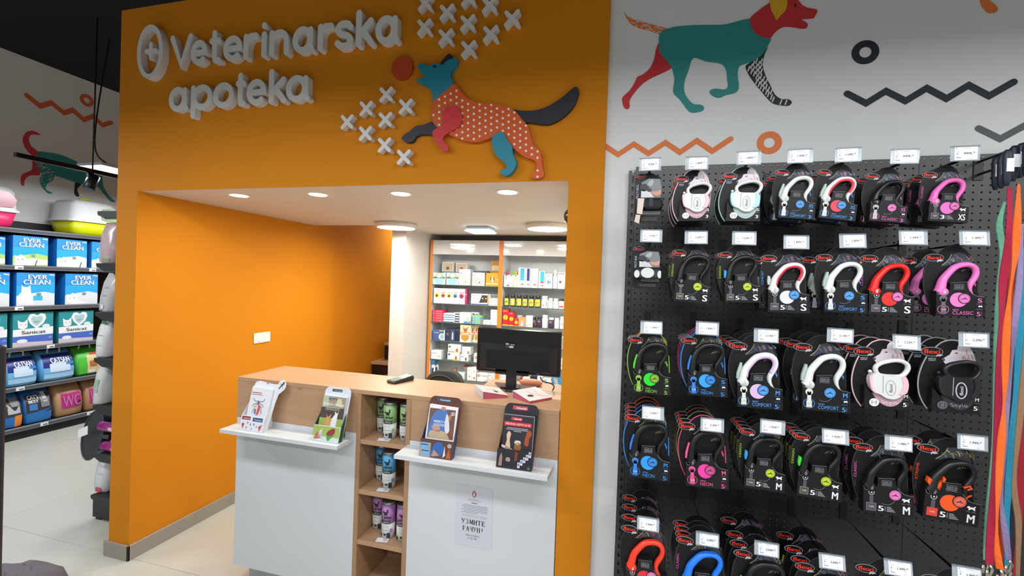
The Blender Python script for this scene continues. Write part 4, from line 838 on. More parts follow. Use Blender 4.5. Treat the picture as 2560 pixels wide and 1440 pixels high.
for i in range(3): prod(s4, 1, 905, 1026, 985-40*(i+0)-30, 'small white packet in a low stack beside the dark lozenge box, %s of three' % ('bottom', 'middle', 'top')[i], WB, [('r', .05, .35, .5, .5, '#70809a'), ('r', .6, .3, .9, .6, '#9aa0a8')], z0=ZSH[1]+.0006+.0235*i, hh=.0232, dy=.004*i)
prod(s4, 1, 940, 1022, 862, 'grey printed packet topmost behind the low white stack', '#8f9496', [('r', .1, .2, .9, .8, '#6d7376')], z0=ZSH[1]+.071, dy=.05)
# third shelf
for i in range(5): prod(s4, 2, 120, 270+6*(i % 2), 1240-36*(i+1), 'flat red box in the stack of five at the left upright, %s' % ('lowest', 'second from the bottom', 'middle one', 'second from the top', 'topmost')[i], '#cf3048', [('c', .09, .5, .05, ('#e28b3c', '#6a78c8', '#c84a5a', '#5ab0d8', '#7c5ab0')[i]), ('t', 'VIYO', .3, .25, .85, .7, '#e9b8c2')], z0=ZSH[2]+.0006+.0232*i, hh=.0228, depth=.12)
for i in range(4): prod(s4, 2, 268+i, 412+i*3, 1215-33*i, 'white and blue striped flat box, %s of four beside the red stack' % ('lowest', 'second', 'third', 'topmost')[i], WB, [('r', 0, .0, 1, .38, '#2f6aa8')], z0=ZSH[2]+.0006+.0222*i, hh=.0218, depth=.14, dy=.0)
prod(s4, 2, 415, 488, 1115, 'navy striped box standing at the end of the blue striped stack', WB, [('r', 0, .05, 1, .17, '#22384f'), ('r', 0, .3, 1, .42, '#22384f'), ('r', 0, .55, 1, .67, '#22384f'), ('r', 0, .8, 1, .92, '#22384f')], dy=.03)
prod(s4, 2, 495, 648, 1110, 'white box with a pale dog over a blue band on the third shelf', WB, [('p', [(.35, .0), (1, .0), (1, .24), (.40, .16)], '#3f86c0'), ('p', [(.68, .10), (.66, .5), (.74, .72), (.80, .5), (.92, .2), (.86, .1)], '#b5aca6'), ('t', 'Rimadyl', .06, .72, .5, .84, '#6f9ac2')])
prod(s4, 2, 655, 760, 1110, 'white and grey packet standing behind the green stack', WB, [('r', .1, .75, .5, .9, '#5a5a60'), ('r', .6, .5, .95, .9, '#a06a5c')], dy=.06)
for i, c in enumerate(('#4fae5c', '#6f8fd0', '#58b264', '#4ea7b8', '#6cc06a')): prod(s4, 2, 665+3*i, 822-4*i, 1252-23*i, 'thin %s box in the small multicoloured stack, %s' % (('green', 'blue', 'green', 'teal', 'bright green')[i], ('lowest', 'second from the bottom', 'middle one', 'second from the top', 'topmost')[i]), c, [('r', .05, .3, .12, .7, '#e8e8e8'), ('r', .78, .15, .97, .8, ('#c85050', '#c85050', '#a05ab0', '#7a6ac0', '#d8973c')[i]), ('t', 'DEHINEL', .25, .2, .72, .75, '#dff0e0')], z0=ZSH[2]+.0006+.0165*i, hh=.0162)
prod(s4, 2, 822, 920, 1218, 'low white packet beside the green stack', WB, [('r', .1, .5, .6, .58, '#8a8f96')])
for i in range(4): prod(s4, 2, 925, 1022, 1225-56*i, 'white folded box against the middle upright, %s of four' % ('lowest', 'second', 'third', 'topmost')[i], WB, [('r', .1, .55, .7, .66, '#9aa0aa'), ('r', .1, .3, .5, .36, '#c0c4ca')], z0=ZSH[2]+.0006+.0365*i, hh=.0362)
# fourth shelf
prod(s5, 3, 140, 318, 258, 'blue box with a pale green swirl, front left on the fourth shelf', '#41588f', [('c', .75, .35, .28, '#c9d8a8'), ('c', .78, .36, .18, '#7ea9d8'), ('r', .9, 0, 1, 1, '#dfe2ea'), ('r', .5, .85, .85, .95, '#a8bc3c'), ('t', 'Frontline', .06, .66, .5, .78, '#d8e0ee')])
prod(s5, 3, 322, 380, 248, 'olive and navy packet behind the blue swirl box', '#3a3a50', [('c', .5, .5, .4, '#8a7a3c'), ('c', .5, .45, .25, '#5a3c2c')], dy=.03)
prod(s5, 3, 384, 470, 250, 'dark blue packet with a pale cat on the fourth shelf', '#33405f', [('p', [(.4, .1), (.42, .6), (.55, .8), (.7, .6), (.72, .1)], '#aeb6c4')], dy=.03)
prod(s5, 3, 472, 543, 240, 'plain dark navy packet beside the orange dog box', '#2a2c45', [('r', .1, .8, .8, .9, '#4a4c70')], dy=.04)
DG = [('r', 0, .55, 1, .98, '#e9c79a'), ('p', [(.25, .98), (.40, .80), (.62, .80), (.82, .98), (.66, .62), (.50, .56), (.36, .64)], '#b0562c'), ('r', 0, .44, 1, .58, '#e07a2c'), ('p', [(.10, .42), (.90, .42), (.86, .18), (.5, .04), (.14, .18)], '#b98a2e'), ('r', .1, .47, .9, .53, '#f2dcc0')]
prod(s5, 3, 545, 700, 192, 'orange and white dog treatment box, front one of three', WB, DG)
prod(s5, 3, 704, 760, 195, 'orange and white dog treatment box, middle one of three', WB, DG, dy=.05)
prod(s5, 3, 762, 815, 195, 'orange and white dog treatment box, last one beside the monitor', WB, DG, dy=.05)
# fifth shelf
VD = [('r', .05, .60, .22, .78, '#2d3a78'), ('r', 0, .0, 1, .16, '#c8d46a'), ('r', .0, .02, .5, .08, '#6a70c0'), ('p', [(.62, .1), (.64, .55), (.70, .5), (.78, .55), (.80, .1)], '#b3622c')]
prod(s5, 4, 110, 260, 572, 'plain white instrument box at the left of the fifth shelf', WB, [('r', .06, .66, .5, .72, '#8a8580'), ('r', .6, .2, .85, .4, '#9a9690'), ('r', .64, .2, .81, .34, '#e6e6e8')], depth=.13)
prod(s5, 4, 355, 535, 592, 'white box with a brown dog and lime base, lower of two', WB, VD)
prod(s5, 4, 365, 552, 480, 'white box with a brown dog and lime base, upper of two', WB, VD, z0=ZSH[4]+.0800)
prod(s5, 4, 545, 665, 632, 'white packet with a small grey dog, lower of the pair beside the lime boxes', WB, [('r', .08, .55, .4, .8, '#a8b2d8'), ('p', [(.6, .1), (.62, .5), (.7, .62), (.8, .5), (.82, .1)], '#5a5558')], depth=.09)
prod(s5, 4, 570, 700, 520, 'white packet with a small pink dog, upper of the pair beside the lime boxes', WB, [('r', .08, .1, .35, .9, '#c4cce4'), ('p', [(.6, .1), (.62, .4), (.7, .52), (.85, .5), (.9, .1)], '#b08a90')], z0=ZSH[4]+.0680, depth=.09)
prod(s5, 4, 750, 830, 622, 'white packet with a brown picture cut by the monitor', WB, [('c', .5, .55, .3, '#b58a66')])
# lowest visible shelf
for a, b, y, n, d in ((105, 160, 720, 'front', 0), (163, 215, 716, 'back', .05)): prod(s5, 5, a, b, y, 'white bottle with a bright blue cap at the left upright, %s one' % n, WB, [('r', .2, .05, .8, .55, '#23466e')], kind='bottle', lid='#2f8fd4', dy=d)
prod(s5, 5, 165, 300, 900, 'white leaflet box tilted behind the chair', WB, [('r', .2, .4, .7, .55, '#c8a23c')])
prod(s5, 5, 345, 395, 870, 'yellow and orange packet behind the chair', '#dd9a3c', [('r', .1, .3, .9, .6, '#f0e0c8')], dy=.02)
prod(s5, 5, 398, 440, 885, 'black and red packet behind the chair', WB, [('r', .0, .1, .6, .5, '#2a2020'), ('r', .6, 0, 1, .9, '#b02c2c')])
prod(s5, 5, 430, 492, 842, 'small orange tub lid above the red packet', '#d9824a', [], dy=.06, kind='jar', lid='#c8703c')
prod(s5, 5, 445, 608, 905, 'pale mint and white folded box on the lowest shelf', '#d5e2e0', [('r', .05, .55, .6, .62, '#8aa8a8'), ('r', .0, .08, 1, .4, '#c0d8d6')], depth=.09)
prod(s5, 5, 600, 805, 795, 'maroon topped stack box behind the slim white boxes', '#b9a0a6', [('r', 0, .88, 1, 1, '#7a3040'), ('r', 0, .7, 1, .72, '#e0d4d6'), ('r', 0, .5, 1, .52, '#e0d4d6'), ('r', 0, .3, 1, .32, '#e0d4d6')], dy=.10)
prod(s5, 5, 650, 712, 832, 'slim white box with small animal prints, left of two', WB, [('c', .4, .82, .1, '#8a8a8a'), ('c', .6, .3, .2, '#a3a09c')])
prod(s5, 5, 714, 785, 826, 'slim white box with small animal prints, right of two', WB, [('c', .5, .7, .14, '#aaa6a2'), ('c', .6, .2, .22, '#b08a6c')])
prod(s5, 5, 797, 958, 915, 'wide white box with a red eye mark and slanted rose base', WB, [('t', 'HCARPA', .30, .62, .95, .78, '#6a2c34'), ('c', .14, .70, .11, '#a02c38'), ('c', .14, .70, .05, '#e8e0e0'), ('p', [(.5, .0), (1, .0), (1, .24)], '#d89aa4')])
prod(s5, 5, 965, 1040, 930, 'white packet with black paw marks left of the middle upright', WB, [('c', .3, .3, .08, '#333333'), ('c', .7, .6, .08, '#333333'), ('r', .1, .8, .7, .86, '#8a8f98')])
prod(s5, 5, 1042, 1072, 935, 'narrow white packet against the middle upright', WB, [('r', .2, .2, .8, .4, '#555560')])
# bay right
for a, b, c, n in ((1110, 1180, '#d83a72', 'pink'), (1184, 1240, '#8fc42c', 'lime'), (1244, 1305, '#ecc21c', 'yellow')):
    prod(s4, 0, a, b, 540, 'white shampoo bottle behind its carton with a %s cap' % n, WB, [], kind='bottle', lid=c, dy=.07)
    prod(s4, 0, a, b, 592, 'white narrow carton with a %s corner, front right bay top shelf' % n, WB, [('t', {'pink': 'A', 'lime': 'K', 'yellow': 'I'}[n], .25, .62, .65, .78, c, 1), ('c', .8, .12, .2, c), ('r', .2, .9, .7, .97, '#4a4a50')])
for a, b, y, c, n in ((1310, 1408, 495, '#3f9fd4', 'sky blue'), (1411, 1475, 500, '#2d2f6e', 'navy'), (1480, 1583, 505, '#b9bcc2', 'silver grey'), (1590, 1678, 542, '#26a6d8', 'cyan')):
    prod(s4, 0, a, b, y, 'tall white box with a %s upright band on the right bay top shelf' % n, WB, [('r', .28, .35, .85, .98, c), ('r', .4, .12, .8, .2, '#a86a5a'), ('v', 'Ermidra', .04, .35, .24, .85, '#7a7a82')]+([('r', .28, .30, .85, .38, '#d8365c')] if n == 'cyan' else []))
prod(s4, 0, 1682, 1780, 575, 'white box with a blue flower of dots', WB, [('c', .5+.2*0, .42, .14, '#2a6ab8')]+[('c', .5+.24*cos(i*pi/3), .42+.12*sin(i*pi/3), .09, ('#2a6ab8', '#3fb0d8')[i % 2]) for i in range(6)]+[('r', .1, .84, .9, .88, '#8a94a8')])
prod(s4, 0, 1786, 1848, 530, 'slim white pump bottle between the flower box and the red one', WB, [], kind='bottle')
prod(s4, 0, 1855, 1942, 558, 'white box with a red eye symbol near the pillar', WB, [('r', 0, .9, 1, .94, '#b03c44'), ('c', .42, .42, .22, '#c04a58'), ('c', .42, .42, .1, '#3a2024')])
prod(s4, 0, 1944, 1968, 560, 'sliver of a white box beside the pillar on the top shelf', WB, [('r', .3, 0, .9, .1, '#333333')])
for i, (a, b) in enumerate(((1105, 1175), (1185, 1263), (1272, 1352), (1358, 1434), (1442, 1524), (1530, 1614))):
    prod(s4, 1, a, b, 866+3*i, 'yellow-green labelled jar with a black lid, %s of six' % ('first', 'second', 'third', 'fourth', 'fifth', 'last')[i], '#3a3a38', [('r', .0, .12, 1, .68, '#c4c83c'), ('c', .55, .38, .2, ('#3a4a3a', '#dfe2e6', '#d8a0a0', '#6a5ac0', '#8a5a3c', '#d86a4a')[i]), ('p', [(.12, .2), (.3, .62), (.24, .2)], '#2c2c2c')], kind='jar', lid='#1a1a1c')
prod(s4, 1, 1620, 1716, 885, 'large white jar with a dark green triangle', WB, [('p', [(.5, .15), (.9, .15), (.85, .6)], '#2f6a48'), ('r', .1, .2, .5, .26, '#6a6a6a')], kind='jar')
prod(s4, 1, 1716, 1783, 915, 'small white jar with grey lettering on the right bay second shelf', WB, [('t', '1-TDC', .15, .3, .85, .45, '#5a5a62')], kind='jar')
prod(s4, 1, 1785, 1860, 920, 'small white jar with a pale blue base', WB, [('r', .05, .1, .95, .2, '#9fc0dc')], kind='jar')
prod(s4, 1, 1862, 1940, 925, 'small jar with a black lid and red print', WB, [('r', .05, .15, .95, .3, '#b9503c'), ('t', 'MOX', .2, .4, .8, .6, '#a03c30')], kind='jar', lid='#222226')
for a, b, y, n in ((1090, 1176, 1065, 'tallest'), (1178, 1248, 1105, 'middle'), (1250, 1308, 1195, 'smallest')):
    prod(s4, 2, a, b, y, 'red box with a yellow disc and black hare, %s of three' % n, '#c92025', [('r', 0, 0, 1, .07, '#e6b91c'), ('c', .5, .5, .38, '#ecd21c'), ('p', [(.40, .38), (.55, .62), (.62, .60), (.5, .40), (.66, .38)], '#1a1a1a'), ('t', 'BEAPHAR', .1, .84, .7, .92, '#e8b0a0')])
prod(s4, 2, 1258, 1375, 1148, 'white capped tub behind the smallest red box', WB, [], kind='jar', dy=.08)
prod(s4, 2, 1312, 1408, 1180, 'orange and violet printed packet on the right bay third shelf', '#d99058', [('p', [(.3, .1), (.5, .8), (.7, .1)], '#f0e4dc'), ('r', .6, .1, .95, .4, '#9a8ab8')])
prod(s4, 2, 1413, 1508, 1158, 'white and peach packet next to the orange one', WB, [('r', 0, .0, .6, .3, '#e0c0a8'), ('c', .65, .2, .12, '#d8b090')])
for a, b, y, c, l, n in ((1485, 1556, 1178, '#d98a3c', '#1a1a1c', 'jar with an orange label and black lid'), (1558, 1630, 1172, '#7a2f78', '#1a1a1c', 'jar with a purple label and black lid'), (1630, 1715, 1150, '#c03880', None, 'white jar with a magenta slanted label'), (1718, 1800, 1186, '#6a3a88', '#e4e4e8', 'purple jar with a white lid'), (1802, 1872, 1190, '#d8d2d6', None, 'plain white jar near the pillar'), (1878, 1940, 1172, '#44506a', None, 'white jar with a round black mark near the pillar')):
    prod(s4, 2, a, b, y, n+' on the right bay third shelf', '#e2e2e6' if l is None else '#3a2c3c', [('p', [(.1, .15), (.95, .15), (.95, .6), (.4, .5)], c), ('t', 'Arthro', .15, .52, .7, .62, '#c8c8cc')] if 'round' not in n else [('c', .5, .4, .3, c), ('c', .5, .4, .2, '#d8dce2')], kind='jar', lid=l)
prod(s5, 3, 2068, 2094, 372, 'slim white box between monitor and pillar, upper one', WB, [('r', .35, 0, .6, .9, '#444444')])
prod(s5, 4, 2055, 2088, 700, 'slim white box between monitor and pillar, lower one', WB, [('r', .3, .3, .7, .4, '#888888')])
for i, (a, b) in enumerate(((1135, 1198), (1136, 1250))): prod(s5, 5, a, b, 1010-60*i, 'white packet in the pair right of the middle upright, %s' % ('lower', 'upper')[i], WB, [('r', .1, .5, .7, .6, '#9aa0aa')], z0=ZSH[5]+.0006+.0375*i, hh=.037, dy=.02*i)
prod(s5, 5, 1200, 1328, 975, 'white folded packet left of the monitor neck', WB, [('r', .1, .3, .4, .4, '#8a8f98'), ('r', .55, .3, .85, .4, '#8a8f98')])
prod(s5, 5, 1332, 1372, 970, 'narrow white packet left of the monitor neck', WB, [('r', .1, .3, .8, .4, '#8a8f98')])
prod(s5, 5, 1440, 1474, 980, 'red and black packet right of the monitor neck', '#a83030', [('r', .1, .1, .9, .5, '#222222')])
prod(s5, 5, 1480, 1588, 980, 'white packet with a large letter M', WB, [('t', 'M', .12, .62, .34, .80, '#3f6a88'), ('r', .45, .45, .9, .7, '#9fb4cc'), ('r', .3, .3, .6, .34, '#8a8f98')])
prod(s5, 5, 1592, 1695, 970, 'dark navy packet with silver lines right of the letter M packet', '#22243c', [('r', .2, .65, .9, .75, '#8a90b8'), ('r', .2, .2, .8, .5, '#5a6080')])
prod(s5, 5, 1700, 1778, 965, 'white packet with yellow and red base', WB, [('r', 0, .0, 1, .18, '#d8402c'), ('r', 0, .18, 1, .34, '#e8b83c'), ('r', .2, .5, .7, .62, '#a0a0a8')])
for i in range(3): prod(s5, 5, 1783, 1928-10*i, 1085-45*i, 'flat white packet stacked under the monitor cable, %s of three' % ('lowest', 'middle', 'topmost')[i], WB, [('r', .1, .3, .5, .55, '#8f96a4')], z0=ZSH[5]+.0006+.028*i, hh=.0277)
prod(s5, 5, 1935, 2066, 985, 'blue packet with a small picture beside the pillar', '#2f8fd0', [('p', [(.05, .95), (.5, .95), (.6, .5), (.3, .3)], '#c0a890'), ('r', .35, .3, .75, .42, '#d8e8f4')])
# ------------------------------------------------------------------ black pegboard
PBY = 1.9505
PEG = M('#0e1215', .46, 0, noise=.08, scale=8, spec=.9)
pb = empty('pegboard', (1.0, PBY, 0), 'black perforated steel pegboard wall full of leash packs on hooks', 'pegboard')
def pbp(name, mb, kind=None): o = mb.build(name, pb); o.matrix_parent_inverse = Matrix.Translation((-1.0, -PBY, 0)); return tag(o, kind=kind) if kind else o
def perforated(x0, x1, z0, z1, pit=0.0247, hr=0.0036):
    nx_ = int((x1-x0)/pit); nz_ = int((z1-z0)/pit); mx_ = ((x1-x0)-nx_*pit)/2
    mb = MB(); vs = []; fs = []; k = mb.mi(PEG)
    sq = [(1, 0), (1, 1), (0, 1), (-1, 1), (-1, 0), (-1, -1), (0, -1), (1, -1)]
    for i in range(nx_):
        for j in range(nz_):
            cx = x0+mx_+(i+.5)*pit; cz = z1-(j+.5)*pit; b = len(mb.v)
            hx = pit/2; ol = hx+(mx_ if i == 0 else 0); orr = hx+(mx_ if i == nx_-1 else 0)
            for a, c in sq: mb.v.append((cx+(orr if a > 0 else ol)*a, PBY, cz+hx*c))
            for t in range(8): mb.v.append((cx+hr*cos(t*pi/4), PBY, cz+hr*sin(t*pi/4)))
            for t in range(8): mb.v.append((cx+hr*cos(t*pi/4), PBY+.0012, cz+hr*sin(t*pi/4)))
            for t in range(8):
                u = (t+1) % 8
                mb.f.append([b+t, b+8+t, b+8+u, b+u]); mb.fm.append(k); mb.sm.append(False)
                mb.f.append([b+8+t, b+16+t, b+16+u, b+8+u]); mb.fm.append(k); mb.sm.append(False)
    return mb
pbp('panel', perforated(0.010, 1.003, 0.30, 2.206))
pbp('panel', perforated(1.007, 1.85, 0.30, 2.214))
mb = MB()
for x0, x1 in ((-0.018, -0.0045), (0.0045-.0005, 0.0085)): mb.box((x0, PBY-.004, 0), (x1, WX-.001, 2.19), PEG)
mb.box((-.0045, PBY+.004, 0), (.004, WX-.002, 2.17), BLK)
z = .32
while z < 2.15: mb.box((-.0050, PBY-.0035, z), (.0045, PBY+.0038, z+.018), PEG); z += .036
pbp('upright', mb)
mb = MB(); mb.box((1.0032, PBY+.0005, 0), (1.0068, WX-.002, 2.2), BLK); pbp('seam_post', mb)
mb = MB(); mb.box((0.0, 1.52, 0.0), (1.85, PBY+.01, 0.16), BLK, .004); mb.box((0, PBY-.002, .16), (1.85, PBY+.01, .30), PEG); pbp('base_plinth', mb)
# ------------------------------------------------------------------ hooks and price tags
TY = 1.597
CLR = clear_mat('#c9d2d8', .55, .12); CLR2 = clear_mat('#8f9aa2', .5, .15); TAGP = P_('#eceef2', .45); TPR = P_('#6f7278', .6)
ROWN = ['top row', 'second row', 'third row', 'fourth row', 'bottom row']
def ordn(i, n): return ('leftmost' if i == 0 else 'rightmost' if i == n-1 else ('second', 'third', 'fourth', 'fifth', 'sixth')[i-1]+' from the left')
HK = M('#060607', .5, noise=0, spec=.2)
def hook_tag(row, i, n, px, py, price):
    c = onY(px, py, TY); x, z = c[0], c[2]
    where = '%s in the %s' % (ordn(i, n), ROWN[row])
    r = empty('display_hook', (x, PBY, z), 'black double prong display hook, %s' % where, 'hook', 'display hooks on the pegboard')
    mb = MB(); mb.box((-.012, -.004, -.030), (.012, -.0006, .034), BLK, .001); mb.build('back_plate', r)
    mb = MB(); mb.tube([(0, -.003, .024), (0, TY-PBY+.004, .024)], .0052, HK, 6); mb.build('tag_arm', r)
    mb = MB(); mb.tube([(0, -.003, -.012), (0, TY-PBY+.030, -.012), (0, TY-PBY+.016, -.006)], .0050, HK, 6); mb.build('prong', r)
    tilt = -.10 if row == 0 else random.uniform(-.10, .08)
    t = empty('price_tag', (x, TY, z+.022), 'clear price tag holder reading %s, %s' % (price, where), 'price tag', 'price tags on the hook ends')
    t.rotation_euler = (tilt+ (.12 if row == 0 else -.12), random.uniform(-.02, .02), random.uniform(-.03, .03))
    mb = MB(); mb.box((-.036, -.0015, -.042), (.036, -.0003, .0), CLR); mb.box((-.036, -.004, -.001), (.036, .003, .0035), CLR2, .001); mb.box((-.036, -.0022, -.042), (.036, -.0004, -.0400), CLR2); mb.build('holder', t)
    sx = random.uniform(-.004, .005)
    mb = MB(); mb.box((-.028+sx, -.0024, -.0385), (.028+sx, -.0018, -.001), TAGP); mb.build('paper', t)
    f = lambda u, v: (u+sx, -.0028, v)
    mb = MB(); mb.text(price, -.006, -.0225, .016, -.0165, f, TPR, bold=True); mb.text('00', .0165, -.0185, .0215, -.0158, f, TPR, bold=True)
    for (a, b, c_, d) in ((-.024, -.006, -.0225, -.0025), (-.024, -.0145, -.016, -.0139), (-.0225, -.0215, -.0195, -.0188), (-.024, -.0275, -.019, -.0268), (-.024, -.0325, -.012, -.031), (.010, -.034, .016, -.0334), (-.008, -.0045, .010, -.004)):
        mb.add([f(a, b), f(c_, b), f(c_, d), f(a, d)], [[0, 1, 2, 3]], TPR)
    mb.build('print', t)
# ------------------------------------------------------------------ leash packs
CARD = M('#0b0c0e', .5, noise=.05, spec=.35); CARD2 = M('#121316', .45, noise=.04, spec=.35)
RIMG = P_('#8c8f94', .4); FLX = P_('#f0331c', .5); LITE = P_('#b9bcc0', .5); WHT = P_('#e6e7ea', .5); GRN = P_('#8d8f92', .5)
def mirror_y(k, bx, by): return lambda cx, cy: ((cx-bx)*k, (by-cy)*k)
def dim(h, k): return '#%02x%02x%02x' % tuple(int(int(h[i:i+2], 16)*k) for i in (1, 3, 5))
def std_pack(k, sp):
    """sp: dict(name, col, size, num, trim, handle, inner, button, disc, dot, tape, layout, side, wolf)"""
    L = mirror_y(k, 165, 1260)
    def at_(y): return lambda cx, cy: (L(cx, cy)[0], y, L(cx, cy)[1])
    col = P_(sp['col']); parts = []
    # backing card
    egg = [(235,300),(300,215),(375,165),(455,148),(540,165),(620,225),(690,330),(735,450),(762,600),(775,760),(784,930),(790,1270),(165,1258),(140,1130),(92,970),(62,820),(52,680),(68,520),(100,420),(140,360)]
    e2 = spline(egg[:11], 3, False)+[egg[11], egg[12]]+spline(egg[12:]+[egg[0]], 3, False)[1:-1]
    mb = MB(); f = at_(0); mb.slab([f(*p) for p in e2], (0, .0012, 0), CARD); mb.slab([f(*p) for p in ell(200, 340, 132, 62, 20)], (0, .0012, 0), CARD); parts.append(('backing_card', mb))
    mb = MB(); f = at_(-.0006); mb.slab([f(*p) for p in ell(200, 340, 130, 60, 24)], (0, .0006, 0), RIMG); f = at_(-.0010); mb.slab([f(*p) for p in ell(200, 340, 120, 51, 24)], (0, .0004, 0), CARD)
    mb.text('flexi', 100, 368, 292, 312, at_(-.0014), FLX, bold=True, slant=-.0); f = at_(-.0014)
    mb.add([f(*p) for p in ((235,395),(250,372),(300,368),(325,395),(300,392),(285,405),(262,398),(240,418))], [list(range(8))], LITE); parts.append(('logo_badge', mb))
    # trim line
    mb = MB(); f = at_(-.0003); tc = P_(sp['trim']) if sp.get('trim') else P_('#55575c'); tw = 13 if sp.get('trim') else 3
    mb.stroke(spline([(120,405),(78,540),(62,690),(72,850),(108,1010),(160,1140)], 3, False), tw, f, (0, .0003, 0), tc)
    mb.stroke(spline([(232,285),(300,212),(378,163),(455,150),(540,166),(620,228),(690,335),(735,455),(760,600),(770,740),(774,890)], 3, False), tw, f, (0, .0003, 0), tc)
    wf = sp.get('wolf', 0); f1 = at_(-.0006); f2 = at_(-.0010)
    pts = [(300,468),(318,440),(365,405),(400,355),(425,290),(520,262),(600,290),(660,345),(705,420),(722,520),(690,560),(640,480),(560,420),(450,420),(350,470)]
    mb.add([f1(*p) for p in pts], [list(range(len(pts)))], P_('#3a4048'))
    rnd = random.Random(wf); cs = [['#c9ced6', '#7f8fb0', '#caa35a', '#a05a86', '#586a90', '#d8d8dc'], ['#d9cf9a', '#9aa84a', '#c9a03c', '#5f7a4a', '#d8d8c8', '#c08a4a'], ['#c8cfe0', '#4a5f9a', '#7f90c8', '#c9a2b0', '#39406a', '#e4e4ea'], ['#8a8f98', '#b06a4a', '#6a7a8a', '#c8b8a8', '#5a4a50', '#a8505a']][wf]
    for q in range(19):
        x = 352+q*20; y = 392-88*sin((x-330)/400*2.6)+rnd.uniform(-26, 34); fa = (x-330)/400; dx = rnd.uniform(30, 60)*(1-fa*.6); dy = rnd.uniform(22, 80)
        mb.stroke([(x, y), (x+dx*.7, y+dy*.35), (x+dx, y+dy)], rnd.uniform(4, 13), f2, (0, .0003, 0), P_(dim(cs[rnd.randrange(6)], rnd.uniform(.6, 1.0))), cap=False)
    mb.stroke([(300,468),(365,405),(400,355),(425,290)], 7, f2, (0, .0003, 0), P_('#b9ad7a'), cap=False)
    for q in range(5): mb.stroke([(560+q*26, 560-q*6), (585+q*22, 500+abs(q-2)*12)], 8, f2, (0, .0003, 0), P_(dim(cs[(q*2) % 6], .75)), cap=False)
    if sp.get('side'):
        a, b = sp['side']; mb.text(b, 88, 800, 122, 560, f1, col, rot=True); mb.text(a, 95, 930, 116, 830, f1, P_('#4a4c30') if sp['layout'] == 'B' else col, rot=True)
    parts.append(('printed_art', mb))
    # device
    hc = M(sp['handle'], .38, noise=.02); hp = [(215,905),(246,850),(262,782),(284,690),(350,590),(430,500),(520,462),(612,458),(682,498),(706,570),(690,650),(648,730),(618,800),(622,880),(660,960),(700,1010)]
    if sp.get('slim'): hp = [(215,905),(240,830),(250,740),(272,620),(330,500),(420,425),(520,400),(620,405),(700,450),(725,530),(700,620),(645,710),(605,790),(600,860),(640,940),(690,1000)]
    rr = [58, 62, 58, 52, 47, 45, 43, 41, 39, 38, 38, 38, 37, 34, 30, 26]
    q3 = spline([(p[0], p[1], r_) for p, r_ in zip(hp, rr)], 3, False)
    mb = MB(); mb.tube([at_(-.013)(p[0], p[1]) for p in q3], [p[2]*k for p in q3], hc, 10, flat=(1, 1.35)); mb.lathe([(.001, -.010), (62*k, -.009), (66*k, -.002), (60*k, .006)], at_(-.018)(262, 885), hc, axis='y', seg=16); parts.append(('handle', mb))
    if sp.get('inner'):
        ic = M(sp['inner'], .4, noise=.02); mb = MB()
        mb.tube([at_(-.016)(p[0]+(500-p[0])*.085, p[1]+(700-p[1])*.085) for p in q3[5:34]], [p[2]*k*.80 for p in q3[5:34]], ic, 8, flat=(1, 1.25)); parts.append(('grip_lining', mb))
    mb = MB(); f = at_(-.0225-.006); mb.slab([f(*p) for p in ell(266, 885, 18, 32, 12)], (0, .002, 0), LITE if sp['handle'] != '#0e0f11' else P_('#6a6c70')); parts.append(('grip_badge', mb))
    if sp.get('button'):
        bc = M(sp['button'], .35, noise=0); mb = MB(); f = at_(-.018)
        bp = [(212,585),(240,590),(236,650),(208,745),(184,835),(160,832),(164,750),(188,660)] if sp['layout'] != 'B' else [(168,640),(200,655),(212,720),(196,790),(170,800),(160,740)]
        mb.slab([f(*p) for p in bp], (0, .010, 0), bc); parts.append(('brake_button', mb))
    if sp.get('extreme'):
        oc = M('#f0561a', .4, noise=.02); mb = MB(); f = at_(-.024)
        mb.slab([f(*p) for p in ((190,700),(235,735),(262,690),(275,730),(300,770),(350,730),(352,660),(385,690),(372,760),(320,840),(300,930),(235,925),(250,840),(205,810),(180,770))], (0, .012, 0), oc); mb.slab([f(*p) for p in ell(340, 850, 34, 46, 14)], (0, .006, 0), M('#b03c1a', .4, noise=0)); mb.stroke([(600,770),(655,735),(680,770),(640,790)], 18, f, (0, .010, 0), oc); mb.stroke([(690,860),(640,900),(625,950)], 9, f, (0, .005, 0), oc); parts.append(('orange_frame', mb))
    # front panel
    fp = [(165,1258),(790,1270),(785,962),(740,958),(680,948),(625,915),(583,855),(562,790),(556,722),(342,738),(345,800),(332,860),(295,915),(245,935),(182,925),(163,870)]
    mb = MB(); f = at_(-.0262); mb.slab([f(*p) for p in fp], (0, .0255, 0), CARD2)
    f = at_(-.0264)
    mb.stroke([(165,875),(184,922),(245,932),(292,912),(322,880)], 4, f, (0, .0003, 0), GRN, cap=False); mb.stroke([(585,855),(627,912),(682,945),(785,960)], 4, f, (0, .0003, 0), GRN, cap=False); mb.stroke([(345,740),(555,725)], 3, f, (0, .0003, 0), GRN, cap=False); parts.append(('front_panel', mb))
    # print
    mb = MB(); f = at_(-.0266); f2 = at_(-.0272); f3 = at_(-.0277)
    yy = 778
    mb.text('MADE IN', 392, yy+22, 512, yy, f, GRN, bold=True); mb.text('GERMANY', 388, yy+50, 518, yy+28, f, GRN, bold=True)
    for y in (yy-16, yy+60): mb.add([f(388, y), f(518, y), f(518, y+4), f(388, y+4)], [[0, 3, 2, 1]], GRN)
    def disc(c, r_, m, ff): mb.add([ff(c[0]+r_*cos(a*pi/12), c[1]-r_*sin(a*pi/12)) for a in range(24)], [list(range(24))], m)
    B = sp['layout'] == 'B'
    dc = (556, 964) if B else (522, 985)
